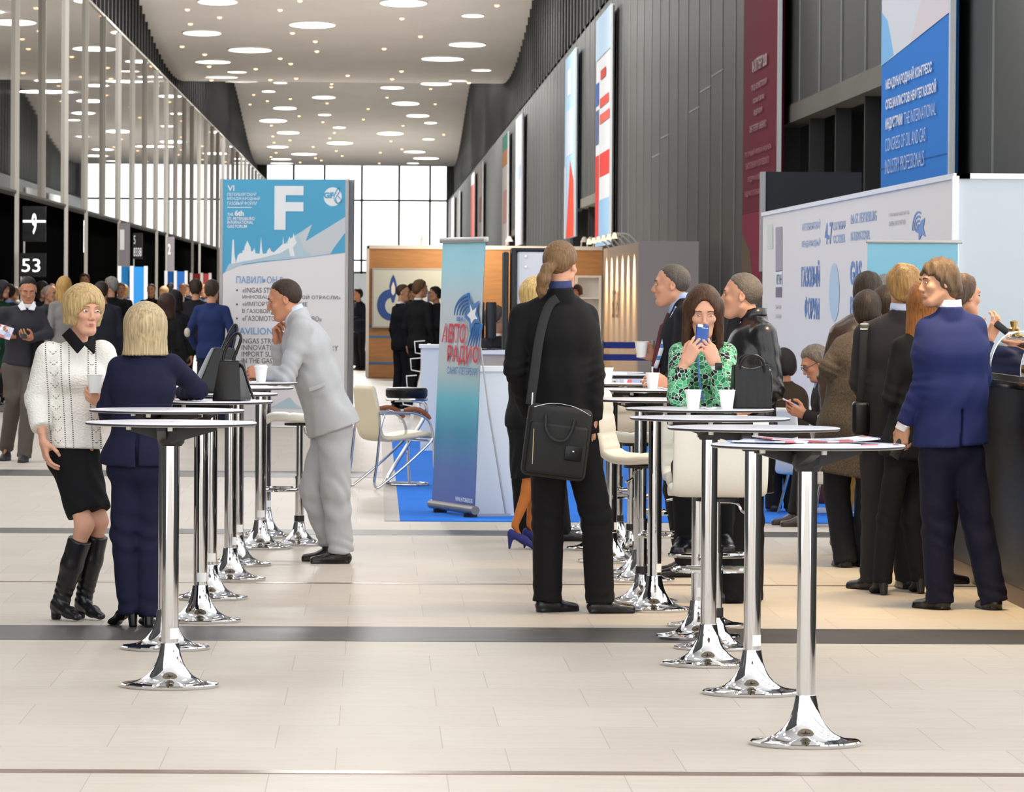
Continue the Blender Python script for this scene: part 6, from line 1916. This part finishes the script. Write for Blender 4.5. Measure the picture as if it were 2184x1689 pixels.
# man in black leather coat
b, J, F = joints((1588, 1285), 1.75, -85, 'down', dict(head=(1580, 631, .0), neck=(1607, 682, .0), shL=(1628, 716, -.165), shR=(1614, 712, .17), elL=(1648, 832, -.2), wrL=(1602, 868, -.28), elR=(1600, 830, .2), wrR=(1560, 870, .1),
    anL=(1562, 1266, -.05), toeL=(1530, 1290, -.06), anR=(1600, 1268, .12), toeR=(1570, 1288, .1), knL=(1575, 1110, -.07), knR=(1598, 1110, .08)))
p = Person('man with grey cropped hair in black leather coat, facing left behind the bucket bag', b, J, 'm', '#c9967c', res=HR_, head_yaw=-98, head_pitch=2, g=1.1, nose=1.15, hands={'L': dict(d=(-1, -.2, -.1), pn=(0, 1, -.4), curl=.5)})
p.hair('crop', '#6b6156', seed=13)
m_lc = mat('black_coat_leather', '#17171a', rough=.27, bump=(30, .12))
p.top('leather_coat', m_lc, hem=.31, amp=.009, seed=51, girth=1.12, sleeve=1.2, vneck=(.45, .05))
p.collar(m_lc, h=.055, r=.074, name='coat_collar'); p.shirt_front(cloth_mat('#d8d4d8')); p.tube('scarf', [tuple(p.J['neck'] + p.fwd * .09 + p.up * .03), tuple(p.pt(.85) + p.fwd * .11), tuple(p.pt(.7) + p.fwd * .135)], .035, cloth_mat('#232326'), flat=.5)
p.trousers(m_blk, w=1.1); shoes(p, K_LEATHER)

# man in blue suit at the counter
b, J, F = joints((2052, 1300), 1.85, 172, 'down', dict(head=(2001, 604, .0), neck=(2026, 664, -.01), shL=(1980, 704, 0), shR=(2078, 700, .03), elL=(1970, 812, -.03), wrL=(1926, 908, .02), elR=(2092, 805, .08), wrR=(2088, 840, .3),
    hipL=(2000, 955, 0), hipR=(2058, 955, .04), knL=(1999, 1125, 0), knR=(2084, 1115, .03), anL=(2004, 1272, .0), toeL=(1968, 1298, .1), anR=(2118, 1270, .0), toeR=(2098, 1296, .13)))
p = Person('man in bright navy suit at the counter, looking back over his left shoulder', b, J, 'm', '#c4947a', res=HR_, head_yaw=-72, head_pitch=-2, head_roll=-4, g=1.08, nose=1.1, hands={'L': dict(d=(-.12, .02, -1), pn=(.5, .8, 0), curl=.62), 'R': dict(d=(0, 1, 0), pn=(-1, 0, 0), curl=.5)})
p.hair('mop', '#5e4b38', seed=15)
m_bsuit = cloth_mat('#20295a')
p.top('jacket', m_bsuit, hem=-.01, amp=.007, seed=61, girth=1.1, vent=True, flare=.014, sleeve=1.08, sleeve_end=.95)
p.collar(cloth_mat('#eceef2'), h=.05, r=.066); p.trousers(cloth_mat('#15162a'), w=1.12, amp=.008, seed=17)
shoes(p, cloth_mat('#191311', kind='leather'))
w_ = J['wrL'] - p.base; e_ = nrm(J['wrL'] - J['elL'])
q = MB(); q.tube([tuple(w_ - e_ * .035), tuple(w_ + e_ * .022)], [.037, .035], 16); cuf = q.build('shirt_cuff', cloth_mat('#e6e2e6'), p.root)
q = MB(); q.lathe([(.006, 0), (.006, .004)], 10, (0, 0, 0)); o = q.build('cufflink', m_chrome2, cuf, w_ + np.array([.012, -.034, .0])); o.rotation_euler = (PI / 2, 0, 0)
c = AT(b, 1916, 958, .01); r = thing('phone', 'dark phone held low in the left hand of the man in bright navy suit', 'phone', c); r.rotation_euler = (.1, .5, .3); MB().rbox(-.03, .03, -.005, .005, -.05, .05, r=.006).build('case', m_blackp, r)

# queue: grey suit with shoulder strap
b, J, F = joints((1893, 1258), 1.8, 165, 'down', dict(head=(1926, 613, .0), neck=(1922, 670, -.02), shL=(1846, 714, 0), shR=(1958, 712, .05), elL=(1833, 815, -.02), wrL=(1866, 878, .16), hipL=(1872, 935, 0), hipR=(1935, 935, .05),
    knL=(1868, 1095, .03), knR=(1932, 1095, .06), anL=(1860, 1232, .0), toeL=(1832, 1254, .08), anR=(1935, 1225, .1), toeR=(1925, 1245, .22)))
p = Person('man with fair hair in charcoal suit, back turned, black strap on shoulder in the queue', b, J, 'm', '#cf9878', res=HR_, head_yaw=195, head_pitch=-2, g=1.1, hands=None)
p.hair('mop', '#a07c4c', seed=18); m_char = cloth_mat('#2e2c2f')
p.top('jacket', m_char, hem=.06, amp=.006, seed=71, girth=1.08, sleeve=1.1); p.collar(cloth_mat('#b9c6e4'), h=.05, r=.068); p.trousers(m_char, w=1.1, amp=.007); shoes(p, K_LEATHER)
c = AT(b, 1836, 890, -.16); r = thing('shoulder_bag', 'black shoulder bag with silver buckle hanging on the charcoal suit', 'bag', c)
MB().rbox(-.05, .05, -.04, .04, -.1, .09, r=.025, seg=3).build('bag_body', m_leather_b, r)
MB().tube(bez([tuple(AT(b, 1834, 860, -.14) - c), tuple(AT(b, 1840, 780, -.16) - c), tuple(AT(b, 1843, 705, -.12) - c), tuple(AT(b, 1850, 688, .0) - c)], 6), .022, 8, flat=.25).build('strap', m_nyl, r)
q = MB(); fr_ = AT(b, 1843, 697, -.125) - c
q.tube([tuple(fr_ + np.array(v)) for v in ((-.02, 0, -.014), (.02, 0, -.014), (.02, 0, .014), (-.02, 0, .014))], .004, 6, closed=True); q.build('buckle', m_chrome2, r)

# woman with long copper hair
b, J, F = joints((1905, 1268), 1.64, 150, 'down', dict(head=(1972, 648, .0), neck=(1965, 705, -.01), shL=(1922, 740, -.05), shR=(1988, 740, .12), elL=(1898, 850, -.08), wrL=(1926, 880, .1), hipL=(1918, 955, -.02), hipR=(1950, 955, .1),
    knL=(1893, 1110, .0), knR=(1945, 1110, .1), anL=(1882, 1232, -.03), toeL=(1868, 1266, .1), anR=(1962, 1225, .1), toeR=(1955, 1256, .2)), sex='f')
p = Person('woman in black with long copper hair and heeled ankle boots between two suited men', b, J, 'f', '#d9a78c', res=.011, head_yaw=160, hands=None)
p.hair('long', '#8a5a30', .40, 19); p.top('jacket', m_blk, hem=.05, amp=.006, seed=81); p.trousers(m_blk, w=.95); shoes(p, cloth_mat('#1b1a1c', kind='satin'), 'heel')

# tweed coat
b, J, F = joints((1815, 1210), 1.66, 150, 'down', dict(head=(1850, 664, .0), neck=(1848, 712, -.02), shL=(1800, 742, -.04), shR=(1890, 742, .1), elL=(1768, 785, -.1), wrL=(1802, 838, .02), anL=(1802, 1190, 0), toeL=(1792, 1208, .1), anR=(1840, 1186, .1), toeR=(1850, 1205, .2)))
p = Person('person in brown tweed coat with dark tousled hair, hand on hip in the queue', b, J, 'm', '#c98d6e', res=.011, head_yaw=170, g=1.1, hands={'L': dict(d=(.7, .3, -.4), pn=(0, .6, .6), curl=.4)})
p.hair('short', '#2b211b', seed=21); m_tw = mat('tweed', '#4a4036', rough=.95, var=(90, .35), bump=(150, .3))
p.top('coat', m_tw, hem=.30, amp=.008, seed=91, girth=1.12, sleeve=1.2); p.trousers(cloth_mat('#1d1e24'), w=1.1); shoes(p, K_LEATHER)
# brown leather jacket
b, J, F = joints((1832, 1184), 1.77, 150, 'down', dict(head=(1853, 622, .0), neck=(1850, 668, -.02), shL=(1793, 712, -.05), shR=(1895, 706, .1)))
p = Person('man in shiny brown leather jacket and mustard trousers at the far side of queue', b, J, 'm', '#b97c5a', res=.012, head_yaw=150, g=1.12, hands=None)
p.hair('short', '#3a2c20', seed=23); m_bl = mat('brown_jacket_leather', '#463427', rough=.28, bump=(30, .2))
p.top('leather_jacket', m_bl, hem=.05, amp=.01, seed=95, sleeve=1.2, girth=1.08); p.collar(m_bl, h=.06, r=.072); p.trousers(mat('mustard_cord', '#94753a', rough=.9, bump=(60, .3), stretch=(1, 1, .05))); shoes(p, K_LEATHER)


def simple(label, x, crown, s, yaw, sex, hair, hcol, top, bot, arms='down', head_yaw=None, skin='#cf9878', hem=.08, vneck=None, shirt=None, group=None, skirt=None, g=1.0, length=None, res=None, hp=0.0, stance=.1, over=None, tie=None, topname='jacket', lean=0.0, shoekind='oxford', amp=.006, dx=0):
    fy = hor(x) + EYE * s; H = (fy - crown) / s
    bb, J, F = joints((x + dx, fy), H, yaw, arms, {}, sex=sex, stance=stance, lean=lean)
    if dx:
        sh = at(x, crown, bb[1])[0] - at(x + dx, crown, bb[1])[0]
        J['head'] = J['head'] + [sh, 0, 0]
    for k, v in (over or {}).items(): J[k] = at(v[0], v[1], bb[1] + v[2])
    ar = arms if isinstance(arms, (tuple, list)) else (arms, arms)
    hd = hand_dirs(J, F, arms) if any(a not in ('back', 'pocket') for a in ar) else None
    r_ = res or (.013 if s > 140 else .018)
    pp = Person(label, bb, J, sex, skin, res=r_, head_yaw=yaw if head_yaw is None else head_yaw, head_pitch=hp, g=g, hands=hd, group=group)
    pp.hair(hair, hcol, length, seed=int(x) % 17)
    mt = top if not isinstance(top, str) else cloth_mat(top); mb_ = bot if not isinstance(bot, str) else cloth_mat(bot)
    pp.top(topname, mt, hem=hem, vneck=vneck, seed=int(x) % 31, amp=amp)
    if shirt: pp.shirt_front(cloth_mat(shirt)); pp.collar(cloth_mat(shirt), h=.04)
    if tie: pp.tube('tie', [tuple(pp.J['neck'] + pp.fwd * .075 - pp.up * .01), tuple(pp.pt(.75) + pp.fwd * .13), tuple(pp.pt(.5) + pp.fwd * .135)], .02, cloth_mat(tie), flat=.3)
    if skirt: pp.skirt(mb_, skirt)
    else: pp.trousers(mb_)
    shoes(pp, K_LEATHER, shoekind)
    return pp, bb


simple('grey-haired man half hidden in the coffee queue behind the fair-haired man', 1882, 590, 331, 160, 'm', 'short', '#8a8078', '#3a3a3e', '#26262a', 'fold', res=.012)
simple('dark-haired person in the coffee queue beside the fair-haired charcoal suit', 1888, 617, 352, 200, 'f', 'bob', '#2a1d16', '#26262a', '#1c1c20', 'fold', res=.012, length=.08)
pp, bb = simple('person reaching over the counter beyond the bright navy suit, phone in hand', 2043, 588, 372, 120, 'm', 'short', '#5a4636', '#262c48', '#202024', 'fold', res=.011, dx=-58, over=dict(elR=(2080, 775, -.1), wrR=(2108, 724, -.12), shR=(2040, 712, -.12), shL=(1962, 712, .05), neck=(2020, 672, 0)))
c = at(2136, 699, bb[1] - .15); r = thing('phone', 'phone in the hand reaching over the counter by the price card', 'phone', c); r.rotation_euler = (0, -.9, 0); MB().rbox(-.02, .02, -.005, .005, -.045, .045, r=.006).build('case', m_blackp, r)

# ------------------------------------------------------------------ seated visitors by the white stand


def tub_chair(loc, rz, lab):
    r = thing('tub_chair', lab, 'chair', loc, rz)
    f = Field((-.4, -.4, .3), (.4, .4, .95), .014)
    f.cone((0, 0, .42), (0, .0, .8), (.30, .29), (.34, .32), k=0, flat=True); f.cone((0, .03, .46), (0, .05, 1.0), (.24, .25), (.29, .29), k=.03, op='s')
    f.cone((0, .3, .62), (0, .4, .95), (.28, .28), (.4, .3), k=.05, op='s')
    v, q = f.mesh(); link_mesh('shell', mesh_arrays('shell', smooth_vf(v, q), q), m_leather_w, r)
    MB().rbox(-.24, .24, -.2, .26, .40, .48, r=.03, seg=3).build('cushion', m_leather_w, r)
    for a in range(4):
        th = PI / 4 + a * PI / 2; MB().tube([(.15 * math.cos(th), .15 * math.sin(th), .42), (.26 * math.cos(th), .26 * math.sin(th), 0)], .011, 8).build('leg', m_chrome2, r)
    return r


c1 = onfloor(1782, 1122); tub_chair((c1[0], c1[1], .006), PI / 2, 'white tub chair under the reading man with glasses')
b, J, F = joints((1782, 1122), 1.74, -85, 'down', dict(head=(1738, 774, -.02), neck=(1757, 815, -.0), shL=(1768, 838, -.16), shR=(1760, 834, .17), elL=(1760, 902, -.2), wrL=(1716, 884, -.14), elR=(1750, 900, .16), wrR=(1714, 882, .04),
    hipL=(1790, 948, -.08), hipR=(1788, 946, .1), knL=(1722, 965, -.1), knR=(1718, 962, .12), anL=(1718, 1092, -.1), anR=(1700, 1088, .12), toeL=(1686, 1116, -.12), toeR=(1670, 1110, .12)))
p = Person('seated grey-haired man with glasses reading a leaflet in dark jacket', b, J, 'm', '#c98c6c', res=.0115, head_yaw=-78, head_pitch=-28, eyes=.25, hands={'L': dict(d=(-.9, -.1, .3), pn=(0, .8, .4), curl=.5), 'R': dict(d=(-.9, .1, .3), pn=(0, -.8, .4), curl=.5)})
p.hair('short', '#7a6c5c', seed=25); p.top('jacket', cloth_mat('#26231f'), hem=.03, vneck=(.5, .05)); p.shirt_front(cloth_mat('#aeb0c8')); p.collar(cloth_mat('#aeb0c8')); p.trousers(cloth_mat('#2a2622')); shoes(p, cloth_mat('#3a2a20', kind='leather'))
q = MB()
for sg in (1, -1):
    q.tube([tuple(p.h((sg * .031 + .021 * math.cos(a), .094, .0 + .015 * math.sin(a)))) for a in np.linspace(0, 2 * PI, 14, endpoint=False)], .0022, 6, closed=True)
    q.tube([tuple(p.h((sg * .052, .09, .004))), tuple(p.h((sg * .078, .0, .006)))], .002, 6)
q.tube([tuple(p.h((.011, .098, .004))), tuple(p.h((-.011, .098, .004)))], .002, 6); q.build('glasses', mat('glasses_frame', '#2a3a6a', rough=.3), p.root)
lf = AT(b, 1693, 862, -.06); q = MB(); q.box(-.15, .15, -.1, .1, -.002, .002); o = q.build('leaflet', m_mag, None, lf, 0, smooth=False); o.rotation_euler = (.1, .45, .1); tag(o, 'printed leaflet in the hands of the seated man with glasses', 'leaflet')
c2 = onfloor(1690, 1098); tub_chair((c2[0] + .15, c2[1], .006), -2.6, 'white tub chair under the seated man in brown jacket, farther one')
b, J, F = joints((1690, 1098), 1.74, 200, 'down', dict(head=(1668, 779, .0), neck=(1672, 820, -.03), shL=(1640, 850, -.02), shR=(1700, 848, .0), elL=(1636, 905, .05), wrL=(1640, 925, .25), elR=(1706, 905, .03), wrR=(1700, 925, .25), hipL=(1660, 950, 0), hipR=(1700, 950, 0), knL=(1650, 960, .4), knR=(1690, 960, .4),
    anL=(1650, 1075, .4), anR=(1690, 1075, .4), toeL=(1645, 1085, .55), toeR=(1685, 1085, .55)))
p = Person('seated dark-haired man in brown jacket, back turned by the white stand wall', b, J, 'm', '#b98262', res=.013, head_yaw=215, hands=None)
p.hair('short', '#231a16', seed=27); p.top('jacket', cloth_mat('#3a2c20'), hem=.03); p.trousers(cloth_mat('#22201f')); shoes(p, cloth_mat('#3a2a20', kind='leather'))
c3 = onfloor(1652, 1090); r = thing('cafe_table', 'small round cafe table on chrome legs by the seated visitors', 'table', (c3[0], c3[1], .006))
MB().lathe([(.3, .72), (.31, .73), (.3, .745), (.01, .745)], 40, cap=True).build('tabletop', m_top, r)
for a in range(4):
    th = PI / 4 + a * PI / 2; MB().tube([(.22 * math.cos(th), .22 * math.sin(th), .72), (.1 * math.cos(th), .1 * math.sin(th), .3), (.24 * math.cos(th), .24 * math.sin(th), 0)], .011, 8).build('leg', m_chrome2, r)

# ------------------------------------------------------------------ walker at the far left
b, J, F = joints((42, 985), 1.78, 12, 'read', dict(head=(60, 618, -.05), neck=(60, 655, -.02), wrR=(24, 716, -.28), elR=(14, 700, -.0), wrL=(66, 722, -.28), elL=(104, 712, .0), anR=(14, 950, .35), toeR=(6, 976, .2), anL=(52, 968, -.1), toeL=(46, 986, -.25), knR=(30, 850, -.02), knL=(62, 860, -.12)))
p = Person('young man in dark grey shirt with white collar walking and looking at his phone', b, J, 'm', '#c48a6a', res=.0115, head_yaw=8, head_pitch=-22, eyes=.22, hands={'R': dict(d=(-.5, -.7, .1), pn=(.5, -.3, .6), curl=.45), 'L': dict(d=(-.5, -.8, .1), pn=(-.3, .2, .8), curl=.45)})
p.hair('crop', '#1f1814', seed=29); shr = p.top('shirt', cloth_mat('#35343a'), hem=.0, amp=.007, seed=101); p.collar(cloth_mat('#f0f0f2'), h=.05, r=.07)
for pts in ([(48, 642, -.1), (38, 652, -.12), (45, 662, -.14), (56, 660, -.13)], [(72, 642, -.1), (77, 652, -.11), (73, 662, -.13), (60, 660, -.13)]):
    q = MB(); q.raw([tuple(AT(b, *c) - p.base) for c in pts], [(0, 1, 2, 3)]); o = q.build('collar_flap', cloth_mat('#f0f0f2'), shr, smooth=False); sm = o.modifiers.new('t', 'SOLIDIFY'); sm.thickness = .01; sm.offset = 0
p.trousers(cloth_mat('#5d5650'), w=1.1, amp=.007); shoes(p, cloth_mat('#2b2b2e', kind='satin'), nm='sneaker')
q = MB(); q.rbox(-.06, .06, -.05, .05, -.42, .05, r=.035, seg=3); q.build('coat_over_arm', cloth_mat('#121214'), None, AT(b, 82, 735, -.12)); o = COL.objects[-1]; tag(o, 'black coat folded over the arm of the young walking man', 'coat')
r = thing('phone', 'small phone in the hand of the young walking man', 'phone', AT(b, 50, 714, -.4)); r.rotation_euler = (-1.0, 0, .2); MB().rbox(-.03, .03, -.005, .005, -.06, .06, r=.005).build('case', m_blackp, r)
q = MB(); q.box(-.07, .07, -.001, .003, -.09, .09); o = q.build('leaflet', m_mag, None, AT(b, 10, 708, -.42), smooth=False); o.rotation_euler = (-.9, .3, 0); tag(o, 'colour leaflet in the other hand of the young walking man', 'leaflet')

# ------------------------------------------------------------------ visitors farther down the hall
G = 'visitors in the left crowd'
simple('bald old man with grey fringe, seen between the walking man and blonde hair', 103, 610, 150, 60, 'm', 'bald', '#a59c92', '#4a4a50', '#2a2a2e', group=G)
simple('long-haired blonde woman in light grey jacket, seen from behind', 136, 590, 168, 200, 'f', 'long', '#c39a5a', '#8a8684', '#2c2c30', group=G, length=.22)
simple('tall brown-haired man facing the camera above the blonde heads', 180, 583, 122, 0, 'm', 'short', '#4a3828', '#3a3c44', '#2a2a2e', shirt='#e6e6ea', vneck=(.5, .05), group=G)
simple('balding man with reddish hair turned away next to the cream sweater woman', 211, 602, 118, 150, 'm', 'recede', '#7a5236', '#2b2d38', '#232328', group=G)
simple('broad man in dark navy jacket right behind the cream sweater woman', 214, 602, 172, 175, 'm', 'short', '#30241c', '#22242e', '#1d1e24', group=G, g=1.15, dx=6)
simple('grey-haired man in long black coat, face turned left', 235, 591, 152, 200, 'm', 'short', '#9a948e', '#161618', '#1a1a1c', head_yaw=250, group=G, hem=.3, topname='coat')
simple('man in dark suit with light shirt facing the camera, hands together', 256, 604, 116, 15, 'm', 'short', '#6a5038', '#23242c', '#202024', 'front', shirt='#e8e8ee', vneck=(.5, .05), group=G, tie='#2c3050')
simple('pale-haired woman peeking behind the light-shirted man', 263, 608, 100, -20, 'f', 'bob', '#b99a6c', '#c8beb4', '#3a3a40', group=G)
simple('bearded man in black jacket before the blue pillar', 322, 606, 112, -10, 'm', 'crop', '#5a4028', '#17171a', '#1c1c20', group=G, shirt='#2a2a30', vneck=(.4, .05))
simple('fair-haired visitor in cream jacket near the far pillar', 349, 612, 96, 170, 'f', 'bob', '#b5946a', '#cfc3b2', '#4a4a50', group=G)
simple('woman with dark brown bob in black jacket, back turned', 354, 630, 182, 165, 'f', 'bob', '#38221a', '#141416', '#161618', group=G, length=.17)
simple('woman with black hair in dark coat behind the brown bob', 371, 622, 165, 185, 'f', 'bob', '#1c1618', '#1a1a1e', '#1a1a1e', group=G, length=.14)
simple('bald man with round face in white shirt and dark suit', 389, 604, 104, 0, 'm', 'bald', '#6a5848', '#26282f', '#222226', shirt='#e8e8ec', vneck=(.5, .05), group=G)
simple('short-haired man in dark suit with back turned near the red pillar', 416, 596, 158, 178, 'm', 'short', '#3c2c20', '#1f1f24', '#1d1d22', group=G, g=1.05)
pp, bb = simple('man in blue blazer with pale elbow patches beside the F board', 450, 598, 178, 165, 'm', 'short', '#3a2a20', '#22305c', '#1c2034', ('pocket', 'pocket'), group=G)
e_ = pp.J['elL']; 
f = Field(e_ - .12, e_ + .12, .012); f.ell(e_ + np.array([-.02, -.035, .0]), (.04, .035, .06)); v, q = f.mesh(); pp.add('elbow_patch', v, q, cloth_mat('#cfc4b4'))
simple('woman with long auburn hair partly hidden by the left edge of the F board', 462, 604, 150, 170, 'f', 'long', '#5a3018', '#26242a', '#222226', group=G, length=.3)
simple('dark-haired man in dark suit at the very left edge', 19, 608, 140, 170, 'm', 'short', '#221a16', '#26262c', '#202026', group=G, shirt='#7aa0d8')
simple('woman in dark green patterned dress cut by the left picture edge', 2, 600, 150, 60, 'f', 'bob', '#3a3438', '#1e4a36', '#1e4a36', group=G, skirt=.5, shoekind='heel')
simple('pale visitor in white shirt behind the dark suit at the left edge', 31, 612, 105, -60, 'm', 'short', '#8a7a66', '#e0d8cc', '#4a4a50', group=G)
simple('brown-haired man with face toward viewer, small in the crowd left of the blue pillar', 110, 606, 92, 20, 'm', 'short', '#5a4030', '#40424a', '#2c2c30', group=G)
simple('woman with fair bob far off between two dark suits near the red pillar', 434, 608, 92, 10, 'f', 'bob', '#a0784a', '#5a5a62', '#2c2c30', group=G)
simple('man with dark hair far off left of the bald round face', 362, 604, 88, 160, 'm', 'short', '#201814', '#2c2e36', '#26262a', group=G)
simple('man far off with brown hair beside the bald round-faced man', 399, 607, 80, -30, 'm', 'short', '#4a3424', '#34363e', '#26262a', group=G)
simple('man in dark jacket far off under the blue pillars', 303, 610, 84, 100, 'm', 'short', '#3a2c22', '#2a2c36', '#26262a', group=G)
simple('dark-haired woman behind the shoulder of the walking man', 88, 602, 140, 30, 'f', 'bob', '#241a18', '#1d1c20', '#1a1a1e', group=G)
G2 = 'visitors around the wood stand'
simple('man in black suit facing right before the emblem sign', 856, 607, 151, 120, 'm', 'crop', '#4a3426', '#15151a', '#15151c', head_yaw=75, group=G2, shirt='#eeeeee')
simple('younger man in black suit beside the emblem sign, back half turned', 893, 597, 153, 140, 'm', 'short', '#6a4a30', '#1b1a1c', '#17171a', head_yaw=110, group=G2, shirt='#eeeeee')
simple('dark-haired man behind the two black-suited men', 878, 605, 128, 60, 'm', 'short', '#251c18', '#1b1c24', '#1b1c22', group=G2)
simple('man in dark coat bending over beside the wood stand corner', 768, 616, 102, -60, 'm', 'short', '#201816', '#1c2030', '#16181e', 'front', group=G2, lean=.1)
simple('person in white top next to the wood stand corner', 757, 628, 96, 90, 'f', 'bob', '#2a201c', '#e8e6e2', '#2a2a2e', 'front', group=G2)
simple('man with white papers by the emblem sign, hidden by the roll-up', 928, 612, 132, -70, 'm', 'short', '#2a201a', '#1c1c22', '#1c1c20', 'front', group=G2)
b, J, F = joints((1058, 830 + 110), 1.76, 100, 'front', {}, ); s_ = 238.; yb_ = 10000 / s_
Jn = {k: v for k, v in J.items()}
b = np.array([at(1056, 700, 42.6)[0], 42.6, 0]); J, F, L = pose(b, 1.76, 150, 'front')
dz = 1.645 - (681 - 624) / 234.7 - J['head'][2]
for k in J:
    if not k.startswith(('kn', 'an', 'toe')): J[k] = J[k] + [0, 0, dz]
for sd, sg in (('L', 1), ('R', -1)):
    J['kn' + sd] = b + F * .42 + L * sg * .1 + [0, 0, .5]; J['an' + sd] = b + F * .42 + L * sg * .1 + [0, 0, .09]; J['toe' + sd] = b + F * .58 + L * sg * .1 + [0, 0, .03]
p = Person('man in dark suit seated with his back to the viewer at the beige desk', b, J, 'm', '#c48e70', res=.0135, head_yaw=110, hands=None, group=G2)
p.hair('short', '#54483c'); p.top('jacket', cloth_mat('#1a1a20'), hem=.03); p.collar(cloth_mat('#eeeeee')); p.trousers(cloth_mat('#1a1a20')); shoes(p, K_LEATHER)
r = thing('office_stool', 'plain seat under the suited man at the beige desk', 'stool', b); MB().lathe([(.2, J['hipL'][2] - .16), (.2, J['hipL'][2] - .1), (.01, J['hipL'][2] - .1)], 24).build('seat', m_blackp, r); MB().lathe([(.2, .0), (.2, .02), (.03, .05), (.03, J['hipL'][2] - .15)], 20).build('pedestal', m_silver, r)
G3 = 'visitors at the blue belt barrier'
simple('man in grey blazer with his back turned at the blue belts', 1333, 619, 112, 178, 'm', 'crop', '#4c4640', '#4a474a', '#3c3a3e', group=G3)
simple('tall man in black coat facing the camera behind the grey blazer', 1326, 606, 100, -20, 'm', 'crop', '#2a221e', '#17181c', '#1a1a1e', group=G3)
simple('man in black puffer jacket facing right near the blue belts', 1388, 617, 122, 120, 'm', 'short', '#261c18', mat('puffer', '#15161a', rough=.4, bump=(9, .6), stretch=(1, 1, 3)), '#17171a', head_yaw=80, group=G3)
simple('dark-coated visitor behind the puffer jacket', 1400, 636, 110, 150, 'm', 'short', '#2a221e', '#1a1a20', '#1a1a1e', group=G3)
simple('curly dark-haired person behind the counter, just right of the ponytail', 1229, 608, 118, -20, 'f', 'bob', '#3a241a', '#2a2a30', '#2a2a30', group=G3, length=.05)
